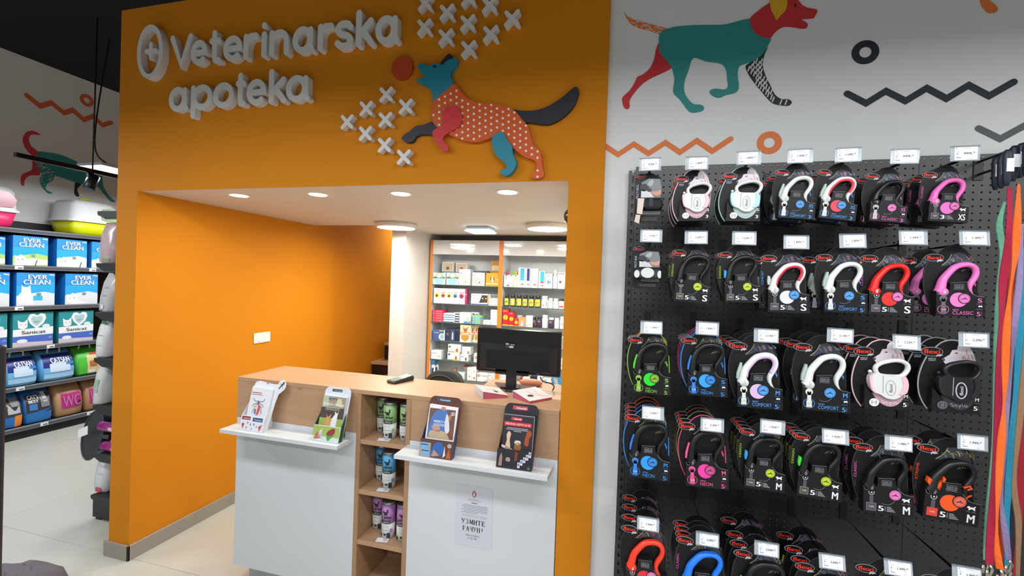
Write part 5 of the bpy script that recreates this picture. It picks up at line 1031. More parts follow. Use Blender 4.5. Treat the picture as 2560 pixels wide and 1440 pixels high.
    if sp.get('disc'): disc((450, 1005), 112, P_(sp['disc']), f)
    else: mb.stroke([(450+112*cos(radians(a)), 1005+112*sin(radians(a))) for a in range(20, 130, 10)], 4, f, (0, .0002, 0), GRN, cap=False)
    disc(dc, 82, CARD2, f2); disc(dc, 72, P_(sp['dot']), f3)
    f4 = at_(-.0281)
    mb.stroke(ell(dc[0], dc[1], 60, 60, 20), 3, f4, (0, .0002, 0), P_('#20302a'), closed=True); mb.stroke([(dc[0]-34, dc[1]+12), (dc[0]-5, dc[1]), (dc[0]+32, dc[1]+8)], 11, f4, (0, .0002, 0), P_('#20242a')); mb.stroke([(dc[0]-2, dc[1]), (dc[0]+10, dc[1]-20)], 9, f4, (0, .0002, 0), P_('#20242a'))
    tp = P_(sp['tape'])
    if not B:
        mb.stroke(ell(255, 1160, 72, 68, 22), 7, f, (0, .0002, 0), col, closed=True); mb.stroke([(255, 1205), (255, 1000)], 52, f2, (0, .0003, 0), tp, cap=False); mb.stroke([(255, 1215), (255, 1120)], 74, f3, (0, .0003, 0), tp, cap=False); disc((253, 988), 50, tp, f2); disc((237, 995), 13, CARD2, f3); disc((269, 995), 13, CARD2, f3)
        mb.text('TAPE', 225, 1172, 288, 1150, f4, P_('#c8d0d0'), bold=True)
        mb.text('NEW', 374, 1170, 458, 1150, f, col, bold=True); mb.text(sp['name'], 374, 1232, 640 if len(sp['name']) > 5 else 556, 1180, f, col, bold=False)
        mb.text(sp['size'], 690 if len(sp['size']) == 1 else 672, 1042, 748, 978, f, col, bold=True); mb.text(sp['num'], 680, 1252, 728, 1186, f, col, bold=True)
        mb.add([f(*p) for p in ((700,1105),(705,1090),(745,1090),(752,1105),(745,1118),(735,1108),(715,1112),(710,1120))], [list(range(7, -1, -1))], WHT); mb.stroke([(675, 1066), (750, 1066)], 3, f, (0, .0002, 0), col); mb.stroke([(675, 1148), (750, 1148)], 3, f, (0, .0002, 0), col); mb.stroke([(742, 1245), (742, 1190)], 9, f, (0, .0002, 0), P_('#4a5560'), cap=False)
        g = at_(-.0010); ac = [(690,690),(740,700),(725,712),(748,760),(740,800),(722,760),(706,722),(690,735)]; mb.add([g(*p) for p in ac], [list(range(7, -1, -1))], col)
    else:
        mb.stroke(ell(265, 955, 34, 34, 16), 10, f, (0, .0002, 0), P_('#a4a7aa'), closed=True); disc((265, 955), 10, WHT, f2); mb.stroke([(265, 1000), (265, 1110)], 48, f, (0, .0003, 0), P_('#4e4c54'), cap=False)
        mb.add([f2(198, 1222), f2(324, 1222), f2(324, 1106), f2(198, 1106)], [[0, 1, 2, 3]], P_('#8b8a6c' if sp['dot'] == '#b9cf2a' else '#8a7080') if not sp.get('extreme') else P_('#d8402c')); mb.add([f3(206, 1214), f3(316, 1214), f3(316, 1114), f3(206, 1114)], [[0, 1, 2, 3]], P_('#4b4b4d') if not sp.get('extreme') else P_('#d8402c')); mb.text('TAPE', 228, 1175, 296, 1152, f4, P_('#c8c8c8'), bold=True)
        mb.text(sp['num'], 348, 1215, 420, 1138, f, WHT, bold=True)
        for q in range(4): mb.stroke([(458, 1150+q*20), (510+q*18, 1150+q*20)], 11, f, (0, .0002, 0), GRN, cap=False)
        mb.stroke([(438, 1212), (438, 1142)], 8, f, (0, .0002, 0), GRN, cap=False)
        dgp = [(640,1022),(650,1005),(672,1000),(678,1012),(715,1010),(735,990),(740,1000),(730,1018),(738,1050),(722,1052),(715,1038),(685,1038),(675,1054),(660,1052),(664,1030)]
        mb.add([f(*p) for p in dgp], [list(range(14, -1, -1))], WHT); mb.text('max. 15kg', 640, 1082, 745, 1068, f, GRN)
        mb.text(sp['size'], 655-(25 if len(sp['size']) > 1 else 0), 1225, 742, 1110, f, WHT, bold=True)
    parts.append(('printed_front', mb))
    return parts
def style_pack(k, sp):
    L = mirror_y(k, 330, 1190)
    def at_(y): return lambda cx, cy: (L(cx, cy)[0], y, L(cx, cy)[1])
    parts = []; tc = P_(sp['trim'])
    egg = [(440,170),(520,95),(640,52),(760,70),(850,130),(920,230),(960,340),(982,500),(985,700),(970,1000),(960,1192),(330,1187),(262,1090),(208,950),(192,800),(195,650),(222,500),(270,380),(300,330)]
    mb = MB(); f = at_(0); e2 = spline(egg[:10], 3, False)+[egg[10], egg[11]]+spline(egg[11:]+[egg[0]], 3, False)[1:-1]
    mb.slab([f(*p) for p in e2], (0, .0012, 0), CARD); mb.slab([f(*p) for p in ell(390, 252, 150, 78, 20)], (0, .0012, 0), CARD); parts.append(('backing_card', mb))
    mb = MB(); f = at_(-.0006); mb.slab([f(*p) for p in ell(390, 252, 148, 76, 24)], (0, .0006, 0), RIMG); f = at_(-.0010); mb.slab([f(*p) for p in ell(390, 252, 138, 66, 24)], (0, .0004, 0), CARD)
    mb.text('flexi', 275, 282, 495, 216, at_(-.0014), FLX, bold=True); f = at_(-.0014)
    mb.add([f(*p) for p in ((440,320),(455,295),(510,288),(535,305),(510,312),(495,325),(462,318),(444,336))], [list(range(8))], LITE); parts.append(('logo_badge', mb))
    mb = MB(); f = at_(-.0003)
    mb.stroke(spline([(318,335),(258,480),(216,650),(206,800),(226,950),(275,1080),(332,1172)], 3, False), 18, f, (0, .0003, 0), tc); mb.stroke(spline([(440,172),(520,95),(640,56),(760,75),(850,135),(916,235),(950,345),(972,500),(975,700),(960,880)], 3, False), 18, f, (0, .0003, 0), tc)
    f1 = at_(-.0006); f2 = at_(-.0010)
    wp = [(525,365),(560,335),(622,290),(655,215),(720,205),(725,150),(760,100),(800,90),(870,150),(925,250),(952,380),(900,372),(780,380),(650,420),(570,445),(540,400)]
    mb.add([f1(*p) for p in wp], [list(range(len(wp)-1, -1, -1))], P_('#d8cdd2')); rnd = random.Random(5)
    for q in range(9): x = 800+rnd.uniform(-20, 110); y = 200+rnd.uniform(-40, 120); mb.stroke([(x, y), (x+rnd.uniform(-10, 25), y+70)], 14, f2, (0, .0003, 0), P_(('#c99aa8', '#b87f92', '#e3dade')[q % 3]), cap=False)
    mb.add([f2(*p) for p in ell(708, 262, 22, 8, 10)[::-1]], [list(range(10))], INK); mb.add([f2(*p) for p in ell(546, 375, 16, 22, 10)[::-1]], [list(range(10))], P_('#3a4458'))
    mb.text('MADE IN', 340, 372, 440, 352, f1, LITE, bold=True); mb.text('GERMANY', 340, 398, 440, 380, f1, LITE, bold=True); parts.append(('printed_art', mb))
    bc = M(sp['body'], .35, noise=.01)
    ring = spline([(520,575),(515,500),(580,440),(680,405),(790,385),(890,400),(955,450),(962,520),(925,590),(865,640),(760,650),(640,645),(560,625)], 3, True)
    mb = MB(); mb.tube([at_(-.016)(*p) for p in ring], 34*k, bc, 10, flat=(1, 1.45), closed=True); parts.append(('handle', mb))
    bd = spline([(450,610),(520,600),(600,622),(700,626),(820,632),(905,655),(928,760),(908,890),(860,925),(815,965),(760,1000),(690,1008),(610,985),(545,935),(470,905),(430,830),(412,710)], 2)
    mb = MB(); f = at_(-.030); mb.slab([f(*p) for p in bd], (0, .028, 0), bc); parts.append(('housing', mb))
    ac = M(sp['accent'], .4, noise=.01); mb = MB(); f = at_(-.0325)
    mb.slab([f(*p) for p in spline([(845,640),(905,655),(930,760),(908,885),(860,922),(800,925),(840,850),(860,740)], 2)], (0, .010, 0), ac); mb.slab([f(*p) for p in spline([(392,640),(430,625),(420,720),(440,830),(490,915),(430,880),(400,780)], 2)], (0, .010, 0), ac); parts.append(('side_cover', mb))
    mb = MB(); mb.lathe([(.001, -.006), (26*k, -.005), (30*k, .0)], at_(-.012)(442, 575), bc, axis='y', seg=12); parts.append(('brake_button', mb))
    mb = MB(); f = at_(-.0305); gm = P_('#8a8c8c') if sp['body'] != '#1b1c1f' else P_('#b9bcc0')
    mb.stroke([(588,630),(578,910)], 7, f, (0, .0003, 0), gm, cap=False); mb.stroke(ell(688, 825, 68, 122, 28), 6 if sp['body'] != '#1b1c1f' else 16, f, (0, .0003, 0), gm, closed=True); mb.text('flexi', 665, 900, 712, 760, f, gm, bold=True, rot=True); parts.append(('emblem', mb))
    fp = [(335,1186),(960,1192),(958,905),(905,905),(880,1000),(800,1100),(700,1145),(600,1115),(510,1035),(440,930),(345,800)]
    mb = MB(); f = at_(-.020); mb.slab([f(*p) for p in fp], (0, .019, 0), CARD2); parts.append(('front_panel', mb))
    mb = MB(); f = at_(-.0215); lm = M(sp['lower'], .45, noise=.02); mb.slab([f(*p) for p in spline([(455,925),(540,930),(600,985),(700,1010),(800,970),(860,925),(905,905),(880,1000),(800,1100),(700,1140),(600,1112),(512,1035)], 2)], (0, .010, 0), lm); parts.append(('lower_shell', mb))
    mb = MB(); f = at_(-.0222); mb.text('Style', 585, 1092, 805, 1036, f, P_(sp.get('script', '#dcc9cf')), slant=.35); cxy = (470, 1075)
    mb.add([f(cxy[0]+70*cos(a*pi/12), cxy[1]-66*sin(a*pi/12)) for a in range(24)], [list(range(24))], P_('#e2e3e4') if sp['body'] != '#1b1c1f' else P_('#55575b'))
    g = at_(-.0228); mb.stroke([(440,1045),(440,1105)], 6, g, (0, .0002, 0), INK, cap=False); mb.stroke([(500,1045),(500,1105)], 6, g, (0, .0002, 0), INK, cap=False); mb.text('TAPE', 450, 1084, 492, 1066, g, GRN)
    mb.text(sp['size'], 888, 990, 938, 935, f, WHT, bold=True); mb.stroke([(880, 1018), (945, 1018)], 4, f, (0, .0002, 0), GRN); mb.text(sp['num'], 868, 1132, 920, 1066, f, WHT, bold=True); mb.stroke([(935, 1130), (935, 1068)], 8, f, (0, .0002, 0), P_('#5a5c60'), cap=False); parts.append(('printed_front', mb))
    return parts
_pk = {}
def pack_meshes(kind, k, sp):
    key = (kind, round(k, 7), tuple(sorted((a, str(b)) for a, b in sp.items())))
    if key not in _pk: _pk[key] = [(n, mb.mesh(n)) for n, mb in (std_pack if kind == 'std' else style_pack)(k, sp)]
    return _pk[key]
def place_pack(kind, sp, ear, bl, label, group, backs=(), btrims=None, kdef=None, backlab=None):
    ye = 1.635
    E = onY(ear[0], ear[1], ye)
    eu = (200-165, 1260-340) if kind == 'std' else (390-330, 1190-252)
    le = math.hypot(*eu)
    if bl:
        Bp = onY(bl[0], bl[1], ye-.026); d = (E[0]-Bp[0], E[2]-Bp[2]); k = math.hypot(*d)/le
        ang = math.atan2(d[1], d[0])-math.atan2(eu[1], eu[0])
        ang = max(-.10, min(.10, ang))
    else: k = kdef; ang = 0
    if ear == (2060, 644): k *= .965
    k = round(k, 6)
    ca, sa = cos(ang), sin(ang)
    ox = E[0]-k*(eu[0]*ca-eu[1]*sa); oz = E[2]-k*(eu[0]*sa+eu[1]*ca)
    for i, dy in enumerate([0]+[b-1.62 for b in backs]):
        s2 = dict(sp)
        if i and btrims: s2['trim'] = btrims[min(i-1, len(btrims)-1)]
        n = ('', 'second', 'third', 'fourth')[i]
        lb = label if i == 0 else '%s pack back on its hook, %s' % (n, backlab)
        r = empty('leash_pack', (ox, ye+dy, oz), lb, 'leash', group); r.rotation_euler = (0, -ang, 0)
        for nm, me in pack_meshes(kind, k, s2):
            o = bpy.data.objects.new(nm, me); COL.objects.link(o); o.parent = r
BLKH = '#0e0f11'
def S_(**k): return k
C_W = S_(name='COMFORT', col='#4a90d8', size='S', num='5', handle='#dfe1dc', button='#a9bdb4', dot='#4f9be6', tape='#d5d4cc', layout='A', wolf=2)
PK = []
# row, index: (kind, spec, ear px, bottom-left px, name, backs, trims)
def var(b, **k): d = dict(b); d.update(k); return d
NEON = S_(name='NEON', col='#7fb83a', size='S', num='5', handle=BLKH, button='#4fdc2c', disc='#1fd02c', dot='#86b02a', tape='#86b53a', layout='A', trim='#8ab53c', slim=1, wolf=1)
BD = S_(name='DESIGN', col='#a8c02c', size='S', num='5', handle=BLKH, button='#2f9fe0', dot='#b9cf2a', tape='#777777', layout='B', side=('BLACK', 'DESIGN'), wolf=0, slim=1)
CL = S_(name='CLASSIC', col='#e05aa8', size='S', num='5', handle='#e31f1a', dot='#e878bc', tape='#88707c', layout='B', side=('NEW', 'CLASSIC'), wolf=0)
ST = S_(body='#d9dad6', accent='#e8bcc6', lower='#b893a0', trim='#d8b4bc', size='S', num='3')
rows = [
 (0, 1, 'style', ST, (1703.9, 447.8), (1697, 552), 'white and pink leash pack size S under the 1.899 tag', (1.69, 1.77), None),
 (0, 2, 'style', var(ST, accent='#a9ded6', lower='#9fb3b0', trim='#9fbdb6', script='#b9cfca'), (1823.5, 441), (1815, 552), 'white and mint leash pack size S in the top row', (1.70,), None),
 (0, 3, 'std', var(C_W, size='XS', num='3', disc=None), (1955, 431), (1944.5, 544), 'white handled leash pack size XS beside the red handled one in the top row', (1.71, 1.78), None),
 (0, 4, 'std', var(C_W, size='XS', num='3', inner='#ea4456', disc='#ea4456'), (2060.5, 431), (2045, 544), 'white and red handled leash pack size XS in the top row', (1.70,), None),
 (0, 5, 'std', S_(name='CLASSIC', col='#e05aa8', size='XS', num='3', handle=BLKH, dot='#e878bc', tape='#b9b9bc', layout='A', wolf=0), (2180, 441), (2172, 552), 'black handled leash pack size XS with pink print in the top row', (1.68, 1.73), None),
 (0, 6, 'std', var(CL, size='XS', num='3', handle='#f06fc0', disc='#f06fc0', side=('NEW', 'CLASSIC')), (2324, 437), (2319.5, 552), 'pink handled leash pack size XS at the right end of the top row', (1.68, 1.74), None),
 (1, 1, 'std', var(BD, button=None), (1698, 632), (1685, 752), 'black leash pack size S with a pink slider behind its handle, second row', (1.75,), None),
 (1, 2, 'std', BD, (1813, 637), (1812, 755), 'black leash pack size S with a blue button and lime disc, second row', (1.67,), None),
 (1, 3, 'std', S_(name='COMFORT', col='#4a90d8', size='S', num='5', handle='#dfe0dc', inner='#d8364a', disc='#d5d6e4', dot='#4f9be6', tape='#d5d4cc', layout='B', side=('NEW', 'COMFORT'), wolf=2, button='#b9c4bc'), (1922, 646), (1920, 780), 'white and red handled leash pack size S in the second row', (1.745,), None),
 (1, 4, 'std', C_W, (2060, 644), (2060, 784), 'white handled leash pack size S with blue print in the second row', (1.745,), None),
 (1, 5, 'std', var(CL, disc='#e02a22'), (2173, 646), (2171, 784), 'bright red handled leash pack size S in the second row', (1.71,), None),
 (1, 6, 'std', S_(name='CLASSIC', col='#e86ab4', size='S', num='5', handle='#f078c4', disc='#ee7cc4', dot='#ee7cc4', tape='#6a5f68', layout='A', wolf=0), (2335, 644), (2340, 789), 'pink handled leash pack size S at the right end of the second row', (1.75,), None),
 (2, 0, 'std', NEON, (1589, 849.6), (1583, 982), 'lime green trimmed leash pack size S, first in the third row', (1.65, 1.68), ('#c85a1c', '#d8641c')),
 (2, 1, 'std', var(NEON, col='#2f86d8', button='#2a80e8', disc='#2f9cf0', dot='#2f86d8', tape='#2f7fd8', trim='#3a86c8'), (1723, 851), (1720, 987), 'blue trimmed leash pack size S in the third row', (1.65, 1.69, 1.73), ('#2f6ab0', '#b03a7a', '#d8405a')),
 (2, 2, 'std', var(C_W, size='M', inner='#d9b6dc', disc='#d3b4dc'), (1846, 865), (1843, 1017), 'white and lilac handled leash pack size M in the third row', (1.68, 1.76, 1.84), None),
 (2, 3, 'std', var(C_W, size='M'), (2007, 867.5), (2005, 1023.6), 'white handled leash pack size M with a blue disc in the third row', (1.71, 1.78), None),
 (2, 4, 'style', var(ST, size='M', num='5'), (2159, 878), (2162.5, 1023), 'large white and pink leash pack size M in the third row', (1.69, 1.755), None),
 (2, 5, 'style', var(ST, body='#1b1c1f', accent='#222327', lower='#2f2e33', trim='#9c9ea2', size='M', num='5', script='#8a8c92'), (2330, 879), (2331, 1030), 'all black leash pack size M with a silver emblem, end of the third row', (1.69, 1.755), None),
 (3, 0, 'std', var(NEON, size='M', col='#2f86d8', button='#2a80e8', disc='#2a96f0', dot='#2f86d8', tape='#2f7fd8', trim='#2f86d8'), (1581.5, 1045), (1573, 1191), 'blue trimmed leash pack size M, first in the fourth row', (1.67, 1.72, 1.78), ('#2f6ab8', '#c84a2c', '#d8582c')),
 (3, 1, 'std', var(NEON, size='M', col='#e8508c', button='#f05a96', disc='#f53ca0', dot='#c84a8c', tape='#d8508c', trim='#e0447c'), (1717, 1065), (1716, 1214), 'pink trimmed leash pack size M in the fourth row', (1.67, 1.715, 1.76), ('#6fa83c', '#a03c5a', '#5f7a3c')),
 (3, 2, 'std', var(BD, size='M'), (1868, 1079), (1860, 1217), 'black leash pack size M with a blue button and lime disc, fourth row', (1.66, 1.70, 1.75), None),
 (3, 3, 'std', var(BD, size='M', button='#3fdc3c'), (2003, 1091), (1991.6, 1236.7), 'black leash pack size M with a green button and lime disc, fourth row', (1.65, 1.68, 1.73), None),
 (3, 4, 'std', var(CL, size='M', handle=BLKH), (2157, 1117.5), (2158, 1279), 'black leash pack size M with a pink disc and pink lettering, fourth row', (1.68, 1.73), None),
 (3, 5, 'std', var(CL, size='M', handle=BLKH, col='#e0401c', disc='#f0561a', dot='#ea6a5a', side=('NEW', 'XTREME'), extreme=1, wolf=1), (2319.6, 1120.7), (2306, 1291.5), 'black leash pack size M with an orange frame, end of the fourth row', (1.70,), None),
 (4, 0, 'std', var(CL, size='L', handle='#f03a22', disc='#e02a32', wolf=3, side=None), (1573.8, 1322), None, 'red handled leash pack, first in the bottom row', (1.70, 1.78, 1.86), None),
 (4, 1, 'std', var(CL, size='L', handle='#1f7cf0', disc='#2a70d8', wolf=3), (1712, 1350.5), None, 'blue handled leash pack in the bottom row', (1.656, 1.69, 1.73), None),
 (4, 2, 'std', var(BD, size='L', button='#5fdc1c', side=None), (1857, 1384), None, 'black leash pack with a green button in the bottom row', (1.68, 1.74, 1.84), None),
 (4, 3, 'std', var(BD, size='L', side=None, button='#c8e02c'), (2011.6, 1417), None, 'black leash pack with a blue grey wolf, fourth in the bottom row', (1.66, 1.72, 1.81), None),
 (4, 4, 'std', var(BD, size='L', side=None, wolf=1), (2165, 1421), None, 'black leash pack barely in view, fifth in the bottom row', (), None),
 (4, 5, 'std', var(BD, size='L', side=None, wolf=3), (2330, 1447), None, 'black leash pack barely in view, last in the bottom row', (), None),
]
tags = [[(1625,413,'739,'),(1742,410,'1.899,'),(1872,397,'1.899,'),(2000,392,'1.599,'),(2120,389,'1.599,'),(2262,393,'999,'),(2412,386,'999,')],
 [(1628,592,'739,'),(1740,596,'1.699,'),(1860,598,'1.699,'),(1990,608,'1.899,'),(2130,605,'1.899,'),(2281,597,'1.499,'),(2434,598,'1.499,')],
 [(1628,821,'1.999,'),(1768,823,'1.999,'),(1915,841,'2.199,'),(2100,841,'2.199,'),(2265,858,'2.239,'),(2433,852,'2.299,')],
 [(1632,1034,'2.299,'),(1780,1064,'2.299,'),(1931,1069,'1.939,'),(2087,1093,'1.939,'),(2245,1110,'1.989,'),(2430,1108,'1.999,')],
 [(1620,1311,'1.949,'),(1768,1350,'2.099,'),(1916,1374,'2.049,'),(2078,1405,'2.049,'),(2243,1421,'1.999,'),(2415,1437,'1.999,')]]
for r_, row in enumerate(tags):
    for i, (x, y, p) in enumerate(row): hook_tag(r_, i, len(row), x, y, p)
for (r_, i, kind, sp, ear, bl, lab, backs, bt) in rows:
    place_pack(kind, sp, ear, bl, lab, 'retractable leash packs in the '+ROWN[r_], backs, bt, .000222, '%s in the %s' % (ordn(i, len(tags[r_])), ROWN[r_]))
# flat accessory boxes in the first column
def multibox(p0, p1, dark, label, backs):
    a = onY(p0[0], p0[1], 1.63); b = onY(p1[0], p1[1], 1.63); w = b[0]-a[0]; h = a[2]-b[2]
    for j in range(backs+1):
        r = empty('accessory_pack', (a[0], 1.63+.035*j, b[2]), label if j == 0 else 'second accessory box pack hanging behind the one with the white dispenser', 'accessory pack', 'accessory packs in the first column')
        f = lambda y: (lambda u, v: (u*w, y, v*h)); F = f(-.0012)
        mb = MB(); mb.slab([f(0)(*p) for p in ((0, .05), (0, .92), (.05, .96), (.55, .99), (.92, .90), (.96, .60), (1, .40), (1, .05), (.9, 0), (.1, 0))], (0, .0012, 0), CARD); mb.slab([f(0)(*p) for p in ell(.18, .93, .22, .055, 18)], (0, .0012, 0), CARD); mb.build('backing_card', r)
        mb = MB(); mb.slab([f(-.0008)(*p) for p in ell(.18, .93, .21, .05, 20)], (0, .0006, 0), RIMG); mb.slab([f(-.0012)(*p) for p in ell(.18, .93, .195, .042, 20)], (0, .0004, 0), CARD); mb.text('flexi', .03, .905, .32, .948, f(-.0017), FLX, bold=True); mb.build('logo_badge', r)
        mb = MB()
        mb.add([F(*p) for p in ((.22, .50), (.95, .50), (.96, .72), (.90, .86), (.5, .88), (.22, .80))], [list(range(6))], P_('#77797d')); G = f(-.0017)
        mb.add([G(*p) for p in ((.22, .50), (.70, .50), (.55, .62), (.22, .66))], [list(range(4))], P_('#c8c9cc')); mb.add([G(*p) for p in ell(.33, .70, .17, .075, 14)], [list(range(14))], P_('#303236')); mb.add([f(-.0021)(*p) for p in ell(.52, .65, .09, .04, 12)], [list(range(12))], P_('#3c3e42')); mb.add([f(-.0021)(*p) for p in ((.50, .82), (.62, .86), (.68, .80), (.60, .72), (.42, .74))], [list(range(5))], P_('#a0a2a6')); mb.add([f(-.0021)(*p) for p in ((.58, .62), (.80, .62), (.95, .66), (.95, .56), (.80, .53), (.66, .56))], [list(range(6))], P_('#c89078'))
        mb.text('MULTI BOX', .04, .48, .12, .76, F, LITE, rot=True)
        for q in range(3): mb.add([F(.30, .22-q*.025), F(.95, .22-q*.025), F(.95, .23-q*.025), F(.30, .23-q*.025)], [[0, 1, 2, 3]], GRN)
        for q in range(3): mb.add([F(.25, .09-q*.022), F(.85, .09-q*.022), F(.85, .098-q*.022), F(.25, .098-q*.022)], [[0, 1, 2, 3]], P_('#55575b'))
        mb.build('printed_art', r)
        mb = MB()
        if dark:
            mb.box((.30*w, -.022, .26*h), (1.02*w, -.0015, .46*h), M('#1c1d20', .2, noise=0), .006); mb.box((.52*w, -.024, .30*h), (.66*w, -.0221, .46*h), M('#3a3d42', .15, noise=0))
        else:
            mb.box((.10*w, -.022, .24*h), (.98*w, -.0015, .44*h), M('#3a3b3f', .3, noise=0), .004)
            for c in ((.14, .33, .10, .09), (.52, .36, .24, .12), (.95, .33, .08, .09)): mb.slab([(min(max(c[0]+c[2]*cos(t*pi/8), .0), 1.0)*w, -.0245, (c[1]+c[3]*sin(t*pi/8))*h) for t in range(16)], (0, .0022, 0), M('#d0d1cf', .35, noise=0))
        mb.build('box', r)
        if dark and j == 0:
            mb = MB(); mb.slab([(.10*w, -.026, .46*h), (.34*w, -.026, .46*h), (.28*w, -.030, .14*h), (.08*w, -.030, .16*h)], (0, .001, 0), M('#c9b8ae', .4, noise=0)); mb.slab([(.05*w, -.029, .14*h), (.22*w, -.029, .13*h), (.18*w, -.029, -.04*h), (.0*w, -.029, 0)], (0, .001, 0), M('#c9b8ae', .4, noise=0)); mb.build('wrapper', r)
multibox((1590, 432), (1653, 557), True, 'black accessory box pack with beige wrapper, first in the top row', 0)
multibox((1585, 614), (1650, 722), False, 'black accessory box pack with a white dispenser, first in the second row', 1)
# ------------------------------------------------------------------ long leashes at the right edge
r = empty('display_hook', (1.18, PBY, 2.14), 'black display hook carrying the coloured leashes at the right edge', 'hook', 'display hooks on the pegboard')
for z in (.0, .045):
    mb = MB(); mb.tube([(0, -.002, z), (0, -.58+.03, z+.010)], .004, BLK, 6); mb.build('prong', r)
mb = MB(); mb.box((-.014, -.004, -.02), (.014, -.0006, .06), BLK, .001); mb.build('back_plate', r)
r = empty('display_hook', (1.13, PBY, 2.02), 'black display hook under the leash hook at the right edge', 'hook', 'display hooks on the pegboard')
mb = MB(); mb.tube([(0, -.002, 0), (0, -.45, 0)], .004, BLK, 6); mb.build('prong', r)
def leash(pts, w, y, colr, label, twist=0):
    P3 = spline([onY(a, b, y) for a, b in pts], 4, False)
    r = empty('leash', P3[0], label, 'leash', 'long fabric leashes at the right edge'); o3 = P3[0]
    P3 = [vsub(p, o3) for p in P3]; m = M(colr, .8, noise=.15, scale=160, bump=.4)
    n = len(P3); rings = []
    for i, p in enumerate(P3):
        a = twist*sin(i*.55+twist*3); hw = w/2
        c, s_ = cos(a), sin(a); t = .0012
        rings.append([(p[0]-hw*c-t*s_, p[1]-hw*s_-t, p[2]), (p[0]+hw*c-t*s_, p[1]+hw*s_-t, p[2]), (p[0]+hw*c+t*s_, p[1]+hw*s_+t, p[2]), (p[0]-hw*c+t*s_, p[1]-hw*s_+t, p[2])])
    mb = MB(); mb.loft(rings, m, smooth=False); mb.build('webbing', r)
    e = P3[-1]
    mb = MB(); mb.tube([(e[0], e[1], e[2]+.002), (e[0]+.004, e[1]-.004, e[2]-.012), (e[0]+.002, e[1], e[2]-.03), (e[0]-.006, e[1], e[2]-.04), (e[0]-.006, e[1], e[2]-.015)], .004, M('#b9b3a6', .2, .9, noise=0), 8); mb.build('snap_hook', r)
    return r, o3
LS = [([(2512,505),(2498,560),(2506,625),(2496,700),(2494,800),(2488,1000),(2480,1150),(2470,1300),(2464,1400)], .013, 1.66, '#6fb592', 'mint green leash, leftmost of the hanging leashes', .5),
 ([(2524,470),(2522,600),(2508,700),(2504,790),(2500,900),(2494,1080),(2484,1200),(2476,1340),(2474,1412)], .017, 1.60, '#b3163f', 'crimson leash between the mint and the orange one', .35),
 ([(2547,460),(2543,560),(2538,640),(2524,740),(2516,840),(2512,960),(2508,1040),(2502,1120),(2494,1250),(2492,1360),(2500,1424)], .013, 1.53, '#f2691c', 'orange leash hanging in front of the others', .6),
 ([(2556,560),(2548,700),(2536,820),(2528,920),(2514,1040),(2508,1140),(2504,1260),(2514,1340),(2522,1400)], .012, 1.57, '#8f7fa8', 'lavender leash behind the orange one', .5),
 ([(2562,620),(2552,700),(2548,860),(2540,980),(2530,1080),(2524,1180),(2516,1300),(2520,1420)], .017, 1.62, '#1c8aa8', 'teal blue leash between lavender and tan', .25),
 ([(2568,800),(2558,940),(2548,1060),(2538,1160),(2536,1230),(2546,1310),(2544,1440)], .012, 1.55, '#8a6a4c', 'tan brown leash near the right edge', .3),
 ([(2570,940),(2560,1060),(2552,1180),(2548,1300),(2540,1440)], .018, 1.66, '#9c1424', 'dark red leash behind the tan one', .2),
 ([(2532,640),(2524,760),(2516,880),(2510,1000),(2504,1200),(2508,1400)], .018, 1.72, '#a8380f', 'rust coloured leash behind the crimson and orange ones', .2),
 ([(2546,700),(2540,900),(2532,1100),(2526,1300),(2532,1440)], .022, 1.76, '#1d1f33', 'dark navy leash at the back of the bunch', .2)]
tops = [(2492, 395), (2507, 388), (2520, 378), (2537, 368), (2554, 362), (2570, 356), (2586, 350), (2512, 384), (2560, 360)]
for (pts, w, y, c, lab, tw), (hx, hy) in zip(LS, tops):
    r, o3 = leash(pts, w, y, c, lab, tw)
    h = onY(hx, hy, y)
    d = vsub(h, o3)
    mb = MB(); mb.loft([[(d[0]+a*s, d[1]+b*s, d[2]+z) for a, b in ell(0, 0, .012, .009, 10)] for s, z in ((.5, .004), (.9, -.002), (1, -.02), (.9, -.06), (.7, -.085), (.4, -.095))], M('#141a2c', .5, noise=.05)); mb.build('header_loop', r)
    mb = MB(); mb.box((d[0]-.008, d[1]-.0115, d[2]-.058), (d[0]+.008, d[1]-.0095, d[2]-.022), PAPER); mb.build('paper_label', r)
# ------------------------------------------------------------------ left aisle: track, pendant, gondola shelving
r = empty('lighting_track', (-4.4, 2.25, 2.51), 'black lighting track hanging on cables over the left aisle', 'lighting track')
mb = MB(); mb.box((-.017, 0, -.012), (.017, 3.6, .022), M('#16191c', .35, noise=0)); mb.build('rail', r)
for y, z1 in ((.49, 1.30), (2.6, 1.3)):
    mb = MB(); mb.tube([(0, y, .02), (.0, y+.01, z1)], .0055, BLK, 6); mb.build('cable', r)
g = onX(225, 461, -4.4)
r = empty('track_spotlight', (-4.4, g[1], 2.45), 'black cylindrical spotlight clipped under the lighting track', 'spotlight')
mb = MB(); mb.box((-.012, -.02, .0), (.012, .02, .049), BLK); mb.build('bracket', r)
mb = MB(); a = .45
c0 = (0, .03, .03); ax = norm((0, -.35, -1)); sd = (1, 0, 0); up = cross(ax, sd)
rings = [[vadd(vadd(c0, vmul(ax, h)), vadd(vmul(sd, rr_*cos(t*pi/9)), vmul(up, rr_*sin(t*pi/9)))) for t in range(18)] for rr_, h in ((.036, .0), (.040, .004), (.040, .125), (.036, .128))]
mb.loft(rings, M('#1b1e22', .35, noise=0)); mb.build('lamp_body', r)
g0 = onX(231, 404, -5.0)
r = empty('pendant_light', (-4.95, 3.05, 2.665), 'flat white pendant light on a cable beside the orange wall', 'pendant light')
mb = MB(); mb.box((-.16, 0, 0), (.16, 1.2, .03), M('#d8dcdc', .4, noise=0), .004); mb.build('housing', r)
